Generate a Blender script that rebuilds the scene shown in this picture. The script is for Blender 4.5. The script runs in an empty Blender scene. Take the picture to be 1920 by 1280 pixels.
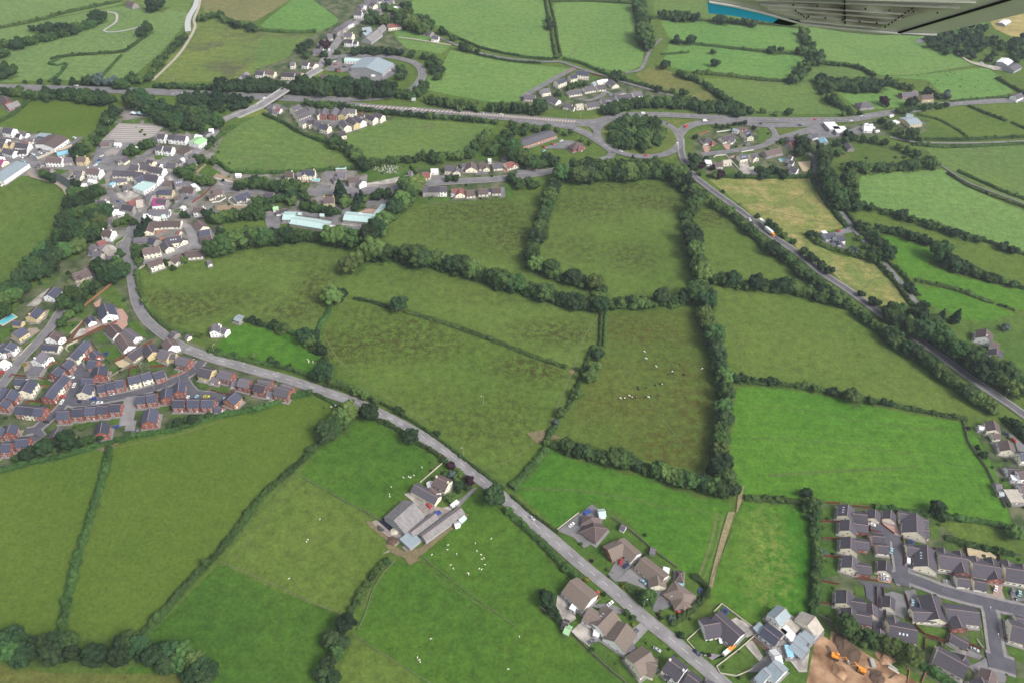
import bpy, math, random, re
import numpy as np
from mathutils import Vector, Matrix
from mathutils.geometry import tessellate_polygon
from mathutils import noise as mnoise
R = math.radians
random.seed(7)
SC = bpy.context.scene
COL = SC.collection
D = bpy.data
# ------------------------------------------------------------------ camera
H_CAM = 400.0
PITCH = R(42.5)
ROLL = R(3.0)
F_PX = 1493.0            # for a 1920 px wide picture
cam_d = D.cameras.new("camera")
cam_d.sensor_width = 36.0
cam_d.lens = F_PX / 1920.0 * 36.0
cam_d.clip_start = 0.1
cam_d.clip_end = 12000
cam = D.objects.new("camera", cam_d)
COL.objects.link(cam)
CM = Matrix.Translation((0, 0, H_CAM)) @ Matrix.Rotation(math.pi / 2 - PITCH, 4, 'X') @ Matrix.Rotation(ROLL, 4, 'Z')
cam.matrix_world = CM
SC.camera = cam
CROT = CM.to_3x3()
# ------------------------------------------------------------------ world, sun
SUN_AZ, SUN_EL = R(122), R(46)       # azimuth clockwise from +Y
w = D.worlds.new("World"); SC.world = w; w.use_nodes = True
nt = w.node_tree; nt.nodes.clear()
sky = nt.nodes.new("ShaderNodeTexSky"); sky.sky_type = 'NISHITA'; sky.sun_disc = False
sky.sun_elevation = SUN_EL; sky.sun_rotation = SUN_AZ; sky.dust_density = 4.0; sky.air_density = 1.0; sky.ozone_density = 1.0
hsv = nt.nodes.new("ShaderNodeHueSaturation"); hsv.inputs['Saturation'].default_value = 0.35
bg = nt.nodes.new("ShaderNodeBackground"); bg.inputs['Strength'].default_value = 0.118
wo = nt.nodes.new("ShaderNodeOutputWorld")
nt.links.new(sky.outputs[0], hsv.inputs['Color']); nt.links.new(hsv.outputs[0], bg.inputs[0]); nt.links.new(bg.outputs[0], wo.inputs[0])
sun_d = D.lights.new("sun", 'SUN'); sun_d.energy = 1.75; sun_d.angle = R(20); sun_d.color = (1.0, 0.97, 0.92)
sun = D.objects.new("sun", sun_d); COL.objects.link(sun)
sdir = Vector((math.sin(SUN_AZ) * math.cos(SUN_EL), math.cos(SUN_AZ) * math.cos(SUN_EL), math.sin(SUN_EL)))
sun.rotation_euler = sdir.to_track_quat('Z', 'Y').to_euler()
sun.location = (0, 0, 400)
SC.view_settings.view_transform = 'Standard'; SC.view_settings.look = 'None'
SC.view_settings.exposure = 0.78; SC.view_settings.gamma = 1.0
SC.cycles.max_bounces = 4; SC.cycles.diffuse_bounces = 2; SC.cycles.volume_bounces = 0
# ------------------------------------------------------------------ pixel of the survey photo -> point on level z
def P(x, y, z=0.0):
    d = CROT @ Vector(((x - 960) / F_PX, -(y - 640) / F_PX, -1.0))
    t = (z - H_CAM) / d.z
    return Vector((d.x * t, d.y * t, z))
def PX(p):
    q = CM.inverted() @ Vector(p)
    return (960 + F_PX * q.x / -q.z, 640 - F_PX * q.y / -q.z)
class View:
    def __init__(s, ox, oy, k): s.ox, s.oy, s.k = ox, oy, k
    def __call__(s, x, y): return (s.ox + x / s.k, s.oy + y / s.k)
def pts(s, v=None):
    """'x,y x,y ...' in view units -> photo pixels"""
    out = []
    for t in s.split():
        a, b = t.split(','); a = float(a); b = float(b)
        out.append(v(a, b) if v else (a, b))
    return out
# ------------------------------------------------------------------ object helpers
def link(o, parent=None):
    COL.objects.link(o)
    if parent is not None: o.parent = parent
    return o
def mesh(name, verts, faces, mats, fm=None, smooth=False):
    me = D.meshes.new(name)
    me.from_pydata([tuple(v) for v in verts], [], faces)
    for m in mats: me.materials.append(m)
    if fm is not None: me.polygons.foreach_set('material_index', fm)
    if smooth: me.polygons.foreach_set('use_smooth', [True] * len(me.polygons))
    me.update()
    return me
def obj(name, me, parent=None, loc=None, rz=0.0):
    o = D.objects.new(name, me)
    if loc is not None: o.location = loc
    if rz: o.rotation_euler = (0, 0, rz)
    return link(o, parent)
def tag(o, label=None, cat=None, group=None, kind=None):
    if label: o['label'] = label
    if cat: o['category'] = cat
    if group: o['group'] = group
    if kind: o['kind'] = kind
    return o
def empty(name, loc, rz=0.0):
    o = D.objects.new(name, None); o.location = loc; o.rotation_euler = (0, 0, rz); o.empty_display_size = 1
    return link(o)
def ordn(i, n, a='left', b='right'):
    """i from 0"""
    W = ['first', 'second', 'third', 'fourth', 'fifth', 'sixth', 'seventh', 'eighth', 'ninth', 'tenth']
    if n == 1: return ''
    if i == 0: return a + 'most'
    if i == n - 1: return b + 'most'
    if i <= n // 2: return (W[i] if i < 10 else f'{i+1}th') + ' from ' + a
    j = n - 1 - i
    return (W[j] if j < 10 else f'{j+1}th') + ' from ' + b
class MB:
    """collects boxes and prisms of one part"""
    def __init__(s): s.v = []; s.f = []; s.m = []
    def add(s, vs, fs, m=0):
        b = len(s.v); s.v += [tuple(q) for q in vs]
        for f in fs: s.f.append([b + i for i in f]); s.m.append(m)
    def box(s, x0, x1, y0, y1, z0, z1, m=0):
        s.add([(x0, y0, z0), (x1, y0, z0), (x1, y1, z0), (x0, y1, z0), (x0, y0, z1), (x1, y0, z1), (x1, y1, z1), (x0, y1, z1)],
              [[0, 3, 2, 1], [4, 5, 6, 7], [0, 1, 5, 4], [1, 2, 6, 5], [2, 3, 7, 6], [3, 0, 4, 7]], m)
    def cyl(s, p, q, r0, r1=None, n=8, m=0):
        p, q = Vector(p), Vector(q); r1 = r0 if r1 is None else r1
        d = (q - p).normalized(); u = d.orthogonal().normalized(); w_ = d.cross(u)
        vs = []
        for c, r in ((p, r0), (q, r1)):
            for i in range(n):
                a = 2 * math.pi * i / n; vs.append(c + (u * math.cos(a) + w_ * math.sin(a)) * r)
        fs = [[i, (i + 1) % n, n + (i + 1) % n, n + i] for i in range(n)] + [list(range(n))[::-1], list(range(n, 2 * n))]
        s.add(vs, fs, m)
    def ell(s, c, r, nu=10, nv=6, m=0):
        vs = [(c[0], c[1], c[2] - r[2])]; fs = []
        for j in range(1, nv):
            t = math.pi * j / nv
            for i in range(nu):
                a = 2 * math.pi * i / nu
                vs.append((c[0] + r[0] * math.sin(t) * math.cos(a), c[1] + r[1] * math.sin(t) * math.sin(a), c[2] - r[2] * math.cos(t)))
        vs.append((c[0], c[1], c[2] + r[2])); L = len(vs) - 1
        for i in range(nu):
            fs.append([0, 1 + (i + 1) % nu, 1 + i]); b = 1 + (nv - 2) * nu; fs.append([L, b + i, b + (i + 1) % nu])
        for j in range(nv - 2):
            for i in range(nu):
                a = 1 + j * nu; fs.append([a + i, a + (i + 1) % nu, a + nu + (i + 1) % nu, a + nu + i])
        s.add(vs, fs, m)
    def build(s, name, mats, parent=None, loc=None, rz=0.0, smooth=False):
        return obj(name, mesh(name, s.v, s.f, mats, s.m, smooth), parent, loc, rz)
    def me(s, name, mats, smooth=False): return mesh(name, s.v, s.f, mats, s.m, smooth)
# ------------------------------------------------------------------ materials
def new_mat(name):
    m = D.materials.new(name); m.use_nodes = True
    b = m.node_tree.nodes['Principled BSDF']
    return m, m.node_tree, b
MC = {}
def mat(name, c, rough=0.85, var=0.12, scale=1.2, c2=None, detail=4, metal=0.0, spec=0.3, objvar=0.0, stretch=None, fac=(0.35, 0.65)):
    if name in MC: return MC[name]
    m, t, b = new_mat(name); N = t.nodes.new; L = t.links.new
    b.inputs['Roughness'].default_value = rough; b.inputs['Metallic'].default_value = metal
    b.inputs['Specular IOR Level'].default_value = spec
    tc = N('ShaderNodeTexCoord'); src = tc.outputs['Object']
    if stretch:
        mp = N('ShaderNodeMapping'); mp.inputs['Scale'].default_value = stretch; L(src, mp.inputs[0]); src = mp.outputs[0]
    n = N('ShaderNodeTexNoise'); n.inputs['Scale'].default_value = scale; n.inputs['Detail'].default_value = detail; L(src, n.inputs['Vector'])
    mr = N('ShaderNodeMapRange'); mr.inputs[1].default_value = fac[0]; mr.inputs[2].default_value = fac[1]; L(n.outputs['Fac'], mr.inputs[0])
    mx = N('ShaderNodeMix'); mx.data_type = 'RGBA'
    ca = [x * (1 - var) for x in c]; cb = [min(1, x * (1 + var)) for x in (c2 or c)]
    mx.inputs[6].default_value = (*ca, 1); mx.inputs[7].default_value = (*cb, 1)
    L(mr.outputs[0], mx.inputs[0]); out = mx.outputs[2]
    if objvar:
        oi = N('ShaderNodeObjectInfo'); m2 = N('ShaderNodeMapRange'); m2.inputs[3].default_value = 1 - objvar; m2.inputs[4].default_value = 1 + objvar
        L(oi.outputs['Random'], m2.inputs[0])
        hs = N('ShaderNodeHueSaturation'); L(m2.outputs[0], hs.inputs['Value']); L(out, hs.inputs['Color']); out = hs.outputs[0]
    L(out, b.inputs['Base Color'])
    MC[name] = m
    return m
def grass(name, A, B, C=None, cth=0.55, cs=0.03, blobs=(), streak=None, mott=0.30, fine=0.34):
    """field turf: A/B in broad drifts, C in ragged patches (everywhere above cth, and inside the blobs)"""
    m, t, b = new_mat(name); N = t.nodes.new; L = t.links.new
    b.inputs['Roughness'].default_value = 0.95; b.inputs['Specular IOR Level'].default_value = 0.1
    tc = N('ShaderNodeTexCoord'); P0 = tc.outputs['Object']
    def nz(sc, det, rough=0.55, vec=P0, dist=0.0):
        n = N('ShaderNodeTexNoise'); n.inputs['Scale'].default_value = sc; n.inputs['Detail'].default_value = det
        n.inputs['Roughness'].default_value = rough; n.inputs['Distortion'].default_value = dist; L(vec, n.inputs['Vector']); return n.outputs['Fac']
    def rng(v, a, b_, c=0.0, d=1.0):
        q = N('ShaderNodeMapRange'); q.inputs[1].default_value = a; q.inputs[2].default_value = b_; q.inputs[3].default_value = c; q.inputs[4].default_value = d
        L(v, q.inputs[0]); return q.outputs[0]
    def mix(f, a, b_):
        q = N('ShaderNodeMix'); q.data_type = 'RGBA'; L(f, q.inputs[0])
        for i, v in ((6, a), (7, b_)):
            if isinstance(v, tuple): q.inputs[i].default_value = (*v, 1)
            else: L(v, q.inputs[i])
        return q.outputs[2]
    def mth(op, a, b_=None):
        q = N('ShaderNodeMath'); q.operation = op
        for i, v in ((0, a), (1, b_)):
            if v is None: continue
            if isinstance(v, (int, float)): q.inputs[i].default_value = v
            else: L(v, q.inputs[i])
        return q.outputs[0]
    gr = lambda q: (q[0] * .745, q[1] * .86, q[2] * .56)
    A, B = gr(A), gr(B)
    if C is not None: C = gr(C)
    col = mix(rng(nz(0.014, 5, 0.6), 0.36, 0.64), A, B)
    if C is not None:
        pn = nz(cs, 9, 0.68, dist=0.4)
        f = rng(pn, cth, cth + 0.12)
        pn2 = nz(0.22, 9, 0.78)
        for (bx, by, rx, ry, st) in blobs:
            c = P(bx, by); mp = N('ShaderNodeMapping'); mp.vector_type = 'POINT'
            mp.inputs['Location'].default_value = (-c.x / rx / 1.2, -c.y / ry / 1.2, 0); mp.inputs['Scale'].default_value = (1 / rx / 1.2, 1 / ry / 1.2, 0)
            L(P0, mp.inputs[0])
            ln = N('ShaderNodeVectorMath'); ln.operation = 'LENGTH'; L(mp.outputs[0], ln.inputs[0])
            g = rng(ln.outputs['Value'], 1.3, 0.35)
            g = mth('MULTIPLY', g, rng(pn2, 0.44, 0.56)); g = mth('MULTIPLY', g, min(1.0, st * 1.35))
            f = mth('MAXIMUM', f, g)
        col = mix(f, col, C)
    v1 = rng(nz(0.16, 6, 0.7), 0.3, 0.7, 1 - mott, 1 + mott)
    v2 = rng(nz(0.5, 7, 0.8), 0.32, 0.68, 1 - fine, 1 + fine)
    v = mth('MULTIPLY', v1, v2)
    if streak:
        ang, amt, freq = streak
        mp = N('ShaderNodeMapping'); mp.inputs['Rotation'].default_value = (0, 0, R(ang)); mp.inputs['Scale'].default_value = (0.012, freq, 1); L(P0, mp.inputs[0])
        v = mth('MULTIPLY', v, rng(nz(1.0, 4, 0.6, mp.outputs[0]), 0.3, 0.7, 1 - amt, 1 + amt))
    hs = N('ShaderNodeHueSaturation'); L(v, hs.inputs['Value']); L(col, hs.inputs['Color'])
    L(hs.outputs[0], b.inputs['Base Color'])
    return m
# walls / roofs
WALL = {
 'R': ('brick', mat('brick', (0.27, 0.092, 0.066), var=.18, scale=3)),
 'O': ('tan brick', mat('orange_brick', (0.42, 0.20, 0.11), var=.15, scale=3)),
 'C': ('cream', mat('cream_render', (0.86, 0.80, 0.62), var=.07, scale=.8, objvar=.08)),
 'W': ('white', mat('white_render', (0.90, 0.90, 0.88), var=.03, scale=.8, objvar=.06)),
 'G': ('grey', mat('stone_wall', (0.30, 0.27, 0.25), var=.2, scale=2, objvar=.1)),
 'Y': ('yellow', mat('yellow_render', (0.62, 0.50, 0.27), var=.07, scale=.8)),
 'M': ('grey-clad', mat('grey_cladding', (0.34, 0.34, 0.36), var=.08)),
}
ROOF = {
 's': ('slate', mat('slate_tile', (0.052, 0.056, 0.085), .7, .16, 1.5, objvar=.26)),
 'b': ('brown', mat('brown_tile', (0.105, 0.076, 0.074), .8, .16, 1.5, objvar=.26)),
 'k': ('tan-brown', mat('tan_tile', (0.165, 0.130, 0.108), .8, .14, 1.5, objvar=.15)),
 'g': ('grey', mat('grey_tile', (0.108, 0.100, 0.118), .8, .14, 1.5, objvar=.26)),
 'd': ('dark', mat('dark_tile', (0.068, 0.060, 0.074), .8, .14, 1.5, objvar=.26)),
 'r': ('red', mat('red_tile', (0.20, 0.075, 0.07), .8, .15, 1.5)),
 't': ('turquoise', mat('pale_green_sheet', (0.40, 0.54, 0.52), .5, .06, .5)),
 'n': ('green', mat('green_sheet', (0.30, 0.52, 0.26), .5, .06, .5)),
 'p': ('magenta', mat('magenta_sheet', (0.30, 0.05, 0.17), .6, .08, .5)),
 'u': ('blue-grey', mat('blue_grey_sheet', (0.25, 0.30, 0.33), .45, .07, .4)),
 'a': ('weathered', mat('fibre_cement', (0.205, 0.19, 0.19), .8, .16, .5)),
 'w': ('white', mat('white_sheet', (0.72, 0.72, 0.72), .5, .05, .5)),
 'e': ('beige', mat('beige_sheet', (0.40, 0.36, 0.31), .8, .12, .5)),
 'l': ('pale-blue', mat('light_blue_sheet', (0.25, 0.50, 0.62), .5, .06, .5)),
}
RIDGE = mat('ridge_tile', (0.26, 0.19, 0.18), .8, .1)
UPVC = mat('white_frame', (0.80, 0.80, 0.78), .4, .02)
m_, t_, b_ = new_mat('window_glass'); b_.inputs['Base Color'].default_value = (0.03, 0.035, 0.045, 1); b_.inputs['Roughness'].default_value = .12
GLASS = m_
DOORM = [mat('door_brown', (0.12, 0.06, 0.035), .5, .05), mat('door_white', (0.7, 0.7, 0.68), .5, .03), mat('door_green', (0.05, 0.12, 0.07), .5, .05)]
ASPH = mat('asphalt', (0.155, 0.15, 0.155), .9, .18, .12, detail=8)
ASPH_D = mat('dark_asphalt', (0.085, 0.082, 0.098), .9, .12, .25, detail=8)
ASPH_P = mat('pale_asphalt', (0.215, 0.205, 0.208), .9, .20, .10, detail=8)
PAVE = mat('pavement', (0.215, 0.20, 0.20), .9, .12, .4, detail=6)
PAINT = mat('road_paint', (0.62, 0.61, 0.58), .7, .1, .8)
# ------------------------------------------------------------------ GROUND: one sheet, fields, yards, roads, water
def poly_mesh(name, pl, z, m, kind='structure'):
    ps = [Vector((p.x, p.y, z)) for p in pl]
    tris = tessellate_polygon([ps])
    fs = []
    for t in tris:
        a, b, c = [ps[i] for i in t]
        fs.append(t if (b - a).cross(c - a).z > 0 else (t[0], t[2], t[1]))
    o = obj(name, mesh(name, ps, fs, [m])); tag(o, kind=kind)
    return o
GB = grass('ground_turf', (0.085, 0.125, 0.035), (0.115, 0.150, 0.045), (0.10, 0.085, 0.04), .60, .02)
me = mesh('ground', [(-6000, -900, 0), (6000, -900, 0), (6000, 9000, 0), (-6000, 9000, 0)], [(0, 1, 2, 3)], [GB])
tag(obj('ground', me), kind='structure')
def smooth_poly(p, n=3):
    """round the corners a little"""
    out = []
    L = len(p)
    for i in range(L):
        a, b, c = p[i - 1], p[i], p[(i + 1) % L]
        k = .12
        out += [b + (a - b) * k, b + (a - b) * k * .3 + (c - b) * k * .3, b + (c - b) * k]
    return out
FZ = [0.02]
def field(name, s, m, v=None, rnd=True, bump=True):
    p = [P(*q) for q in pts(s, v)]
    if rnd: p = smooth_poly(p)
    if bump: FZ[0] += 0.002
    return poly_mesh(name, p, FZ[0], m)
g = grass
G_RUSH = (0.100, 0.138, 0.040); G_RUSH2 = (0.125, 0.160, 0.052); RUSH = (0.064, 0.060, 0.024)
m_pale = g('pale_pasture', (0.145, 0.200, 0.095), (0.168, 0.222, 0.105), (0.12, 0.16, 0.08), .58, .02, streak=(-20, .07, .2))
m_pale2 = g('far_lush_pasture', (0.138, 0.215, 0.085), (0.165, 0.238, 0.095), (0.15, 0.18, 0.09), .60, .03, streak=(20, .07, .25))
m_pale3 = g('far_grey_pasture', (0.115, 0.165, 0.065), (0.145, 0.190, 0.070), (0.135, 0.145, 0.08), .56, .02, streak=(5, .08, .2))
m_far = g('far_bright_pasture', (0.122, 0.215, 0.078), (0.150, 0.238, 0.088), None, streak=(10, .08, .25))
m_lush = g('lush_pasture', (0.070, 0.165, 0.024), (0.102, 0.190, 0.032), (0.050, 0.120, 0.026), .60, .03, streak=(8, .10, .35))
m_lush2 = g('lush_grass', (0.055, 0.145, 0.020), (0.085, 0.165, 0.028), (0.04, 0.11, 0.02), .6, .04, streak=(25, .06, .3))
m_lite = g('worn_lush_grass', (0.048, 0.145, 0.016), (0.120, 0.175, 0.040), (0.20, 0.22, 0.075), .66, .02, blobs=[(1440, 1030, 12, 34, .65), (1425, 1085, 10, 22, .6)])
m_past = g('close_grazed_pasture', (0.092, 0.132, 0.028), (0.112, 0.148, 0.036), None, mott=.12)
m_green = g('green_pasture', (0.058, 0.120, 0.022), (0.088, 0.148, 0.028), (0.12, 0.145, 0.045), .62, .04)
m_green2 = g('dark_green_pasture', (0.050, 0.105, 0.022), (0.074, 0.130, 0.026), None)
m_oliv = g('olive_pasture', (0.098, 0.138, 0.036), (0.125, 0.158, 0.045), (0.15, 0.15, 0.055), .62, .05)
m_hay = g('cut_hay_field', (0.240, 0.215, 0.095), (0.165, 0.195, 0.075), (0.33, 0.25, 0.15), .47, .05, streak=(-60, .12, .3))
m_brown = g('bare_brown_field', (0.23, 0.18, 0.12), (0.17, 0.16, 0.09), None)
m_bp = g('thin_brown_pasture', (0.135, 0.165, 0.065), (0.175, 0.195, 0.070), (0.115, 0.11, 0.075), .50, .02, streak=(65, .12, .2))
m_scrub = g('rough_scrub', (0.075, 0.115, 0.035), (0.110, 0.140, 0.050), (0.16, 0.13, 0.06), .58, .06)
m_heath = g('dry_heath', (0.19, 0.165, 0.075), (0.13, 0.14, 0.06), (0.25, 0.19, 0.10), .55, .05)
m_lawn = g('garden_lawn', (0.066, 0.118, 0.030), (0.098, 0.140, 0.042), (0.12, 0.14, 0.05), .6, .1)
m_verge = g('road_verge', (0.115, 0.140, 0.045), (0.145, 0.155, 0.055), (0.16, 0.13, 0.07), .6, .1)
m_garden = mat('garden_soil', (0.045, 0.075, 0.022), .95, .2, .10, c2=(0.105, 0.11, 0.06), detail=10, fac=(.40, .66))
m_yard = mat('concrete_yard', (0.27, 0.245, 0.225), .9, .18, .15, c2=(0.38, 0.35, 0.31), detail=8)
m_grav = mat('buff_gravel', (0.42, 0.34, 0.22), .95, .1, .6, detail=8)
m_pink = mat('pink_paving', (0.36, 0.22, 0.18), .9, .1, .6, detail=6)
m_terr = mat('terracotta_paving', (0.36, 0.16, 0.09), .9, .1, .6, detail=6)
m_earth = mat('bare_earth', (0.17, 0.085, 0.042), .95, .25, .10, c2=(0.34, 0.215, 0.13), detail=9)
m_soil = mat('dug_soil', (0.10, 0.065, 0.045), .95, .15, 1)
m_mud = mat('trodden_mud', (0.17, 0.12, 0.08), .95, .2, .5, c2=(0.14, 0.13, 0.06), detail=8)
m_ww = mat('river_bank_gravel', (0.36, 0.34, 0.33), .9, .1, .5)
def rushy(name, A, B, C, th, blobs): return g(name, A, B, C, th, .045, blobs=blobs, mott=.3)
F = field
# far top
F('field', '-400,-200 60,-60 240,-4 225,10 0,52 -400,120', m_pale)
F('field', '0,54 225,12 300,12 350,20 352,40 300,100 240,152 90,150 20,155 -300,150 -300,100', m_pale)
F('field', '-200,-160 300,-160 372,-60 362,0 350,25 240,5', m_pale3)
F('field', '372,20 400,38 470,52 570,60 560,85 450,150 300,156 290,152 350,60', m_bp)
F('field', '378,-80 560,-60 545,0 480,40 440,38 378,22', m_brown)
F('field', '482,52 548,0 580,-60 720,-60 690,5 640,62', m_far)
F('field', '488,72 560,68 600,70 590,110 540,115 480,150 470,140', m_pale3)
F('field', '768,10 820,-60 1020,-60 1034,5 1043,110 960,104 900,92 830,52 780,40', m_pale2)
F('field', '1036,5 1100,2 1192,10 1206,90 1206,122 1175,136 1120,128 1052,112', m_pale2)
F('field', '845,92 960,118 1076,130 1030,160 975,190 920,192 800,170 800,150 830,125', m_pale2)
F('field', '700,80 780,60 845,88 826,102 800,96 720,88', m_pale2)
F('field', '740,50 790,62 820,80 740,68', m_far)
F('field', '1225,-60 1330,-60 1440,20 1540,48 1550,55 1400,42 1225,36', m_pale3)
F('field', '1236,38 1330,42 1500,54 1514,92 1500,96 1380,88 1256,74', m_far)
F('field', '1256,80 1380,92 1500,104 1508,120 1490,152 1330,140 1254,126 1244,110', m_far)
F('field', '1515,52 1640,50 1735,62 1735,80 1820,112 1840,120 1720,140 1650,142 1610,120 1540,112 1510,70', m_pale2)
F('field', '1700,80 1735,40 1860,40 1735,90', m_far)
F('field', '1650,144 1720,142 1850,126 1880,150 1900,172 1860,186 1780,190 1740,150', m_far)
F('field', '1300,146 1500,156 1516,120 1600,124 1640,144 1560,146 1540,162 1580,196 1590,214 1480,214 1380,216 1330,176', m_pale3)
F('field', '1560,166 1660,162 1700,176 1700,200 1640,205 1600,198', m_far)
F('field', '1718,212 1800,200 1840,214 1990,262 1990,264 1810,262 1780,250', m_oliv)
F('field', '1826,196 2100,180 2100,270 1930,240 1880,226', m_oliv)
F('field', '1722,272 1850,276 2100,268 2100,460 1900,378 1790,325 1740,292', m_pale3)
F('field', '1612,330 1700,318 1772,318 1850,368 1990,425 1990,500 1900,468 1760,428 1660,396 1610,386', m_pale2)
F('field', '1850,30 1990,20 1990,70 1900,70 1865,55', g('ploughed_strip', (0.42, 0.29, 0.18), (0.35, 0.26, 0.15), None, streak=(70, .25, .15)))
F('field', '1590,390 1640,392 1760,432 1900,472 1990,500 1990,545 1900,528 1800,500 1740,470 1660,440 1600,410', m_oliv)
F('field', '1658,440 1700,452 1750,468 1752,500 1735,520 1700,520 1672,480', m_lush)
F('field', '1752,490 1800,510 1860,525 1990,560 1990,600 1900,578 1720,526 1735,522', m_lush)
F('field', '1716,534 1780,545 1900,582 1906,600 1860,606 1810,600 1750,575 1724,562', m_lush)
F('field', '1190,140 1230,122 1262,138 1300,150 1400,205 1350,200 1290,190 1230,170', m_heath)
F('field', '1545,285 1600,262 1740,282 1750,300 1610,322 1600,380 1560,340', m_scrub)
F('field', '15,240 40,200 62,184 130,188 200,196 210,205 190,235 172,262 120,258 40,248', m_past)
F('field', '388,282 440,240 492,212 560,250 625,285 668,306 620,318 520,322 432,324 405,305', m_pale3)
F('field', '636,256 690,235 745,222 820,228 930,235 890,262 870,285 800,290 720,300 690,298', m_pale3)
F('hay_field', '1325,334 1420,336 1515,334 1530,350 1560,395 1585,425 1560,432 1500,448 1440,440 1402,395 1360,362', m_hay)
F('hay_field', '1482,440 1520,452 1570,480 1655,492 1680,540 1706,580 1660,580 1610,560 1560,510 1500,480', m_hay)
F('field', '780,300 860,290 890,300 860,300 790,316', m_lawn)
F('field', '685,318 740,304 782,302 775,322 740,335 690,344', m_lawn)
F('field', '425,410 490,404 498,430 470,440 420,440', m_oliv)
F('field', '0,385 45,334 60,336 122,362 120,400 105,440 70,500 30,535 -60,560 -60,400', rushy('riverside_meadow', (0.095, 0.135, 0.040), (0.120, 0.155, 0.048), (0.075, 0.10, 0.035), .66, [(55, 345, 14, 10, .6), (20, 520, 20, 25, .35)]))
# middle
F('field', '262,505 290,500 400,478 480,458 560,450 620,456 665,470 650,500 640,520 612,560 602,610 585,645 555,622 480,600 440,588 395,628 345,618 305,602 280,565', rushy('oval_meadow', G_RUSH, G_RUSH2, RUSH, .68, [(320, 565, 40, 14, .9), (370, 580, 22, 12, .8), (590, 545, 16, 30, .9), (430, 560, 30, 16, .55), (560, 480, 30, 10, .4), (545, 585, 22, 14, .7), (330, 600, 12, 8, .7)]))
F('field', '708,448 745,405 790,385 900,375 1018,368 1010,420 990,470 990,500 1050,525 1112,552 1050,548 1000,535 900,505 800,482 720,468', rushy('upper_meadow', G_RUSH, G_RUSH2, RUSH, .66, [(900, 400, 60, 22, .8), (960, 440, 36, 30, .85), (830, 425, 40, 25, .45), (935, 390, 24, 16, .7)]))
F('field', '1050,342 1150,338 1272,326 1285,390 1290,470 1300,530 1290,566 1200,560 1140,565 1125,535 1060,512 1025,495 1020,450 1032,390', rushy('hilltop_meadow', G_RUSH, G_RUSH2, RUSH, .68, [(1165, 352, 60, 14, .7), (1100, 385, 45, 22, .6), (1225, 378, 40, 16, .75), (1185, 480, 22, 20, .6), (1075, 462, 24, 18, .5), (1060, 410, 18, 20, .35)]))
F('field', '1298,362 1330,372 1400,432 1480,500 1545,545 1500,550 1440,532 1340,512 1315,470 1305,420', rushy('roadside_meadow', G_RUSH, G_RUSH2, RUSH, .72, [(1330, 408, 22, 16, 1.0), (1315, 380, 12, 14, .5)]))
F('field', '645,530 690,488 760,492 850,505 950,540 1050,572 1130,592 1118,650 1104,690 1062,690 960,648 870,612 760,578 690,562 650,556', rushy('long_meadow', (0.102, 0.142, 0.042), (0.126, 0.160, 0.050), RUSH, .72, [(1045, 625, 34, 14, .75), (900, 555, 40, 12, .3), (800, 520, 30, 12, .25), (1095, 605, 10, 14, .4)]))
F('field', '606,600 622,566 690,562 760,585 860,622 960,658 1070,695 1088,700 1060,760 1020,825 985,880 950,898 890,860 830,815 745,768 650,715 612,690', rushy('long_rushy_meadow', (0.098, 0.145, 0.036), (0.120, 0.160, 0.045), (0.062, 0.055, 0.020), .64, [(650, 650, 34, 22, .9), (740, 640, 60, 22, .7), (790, 610, 40, 14, .6), (900, 800, 50, 22, .5), (1000, 690, 34, 16, .8), (850, 760, 60, 20, .35), (960, 780, 22, 34, .45), (690, 590, 30, 12, .5)]))
F('field', '1136,590 1200,580 1308,572 1328,640 1340,740 1336,880 1300,880 1180,855 1040,825 1090,740 1116,690 1130,640', rushy('cattle_pasture', (0.092, 0.128, 0.036), (0.118, 0.142, 0.042), (0.092, 0.076, 0.024), .56, [(1200, 620, 40, 22, .9), (1270, 840, 34, 26, .95), (1180, 760, 50, 20, .6), (1290, 760, 20, 30, .8), (1150, 700, 18, 24, .4), (1260, 690, 34, 16, .6), (1230, 870, 30, 8, .9)]))
F('field', '1336,536 1400,545 1480,556 1575,578 1640,630 1710,688 1790,745 1835,775 1810,788 1700,768 1600,745 1480,722 1382,715 1352,650', rushy('slope_meadow', (0.104, 0.142, 0.040), (0.130, 0.160, 0.048), (0.15, 0.15, 0.05), .64, []))
F('lush_field', '1382,722 1480,730 1600,752 1700,775 1812,792 1850,850 1880,920 1898,985 1780,975 1640,945 1540,935 1440,932 1392,934 1366,880 1372,790', m_lush)
F('lush_field', '1030,842 1100,858 1200,885 1300,918 1368,935 1366,965 1345,1040 1320,1104 1290,1110 1240,1060 1180,1010 1110,942 1050,992 1000,950 966,918', m_lush2)
F('lush_field', '1395,936 1450,938 1510,945 1525,1000 1528,1080 1525,1145 1490,1150 1468,1182 1410,1172 1360,1130 1320,1130 1290,1160 1340,1080 1370,1000', m_lite)
F('field', '205,836 300,812 420,775 520,752 588,738 618,748 640,768 605,820 560,862 480,940 400,1040 330,1130 275,1195 200,1190 118,1185 140,1060 185,920', m_past)
F('field', '-40,888 100,860 196,838 190,900 160,1000 125,1110 108,1190 -40,1185', m_past)
F('field', '610,830 640,790 690,782 760,815 820,850 800,885 760,925 715,972 680,958 620,925 558,890', m_green)
F('field', '556,892 620,928 690,965 715,1000 735,1030 715,1060 680,1090 645,1155 600,1142 520,1105 415,1052 480,965', m_oliv)
F('field', '412,1054 520,1108 640,1152 628,1185 615,1230 640,1300 200,1330 270,1200 340,1130', m_green2)
F('field', '742,1048 800,1060 880,1115 968,1176 1020,1148 1090,1215 1180,1300 820,1300 740,1235 665,1190 688,1110', m_green)
F('field', '880,925 910,925 960,975 1040,1050 1074,1082 1035,1140 972,1176 900,1130 805,1060 790,1040 840,1000', m_green)
F('field', '662,1196 740,1240 830,1310 600,1330', m_oliv)
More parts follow.
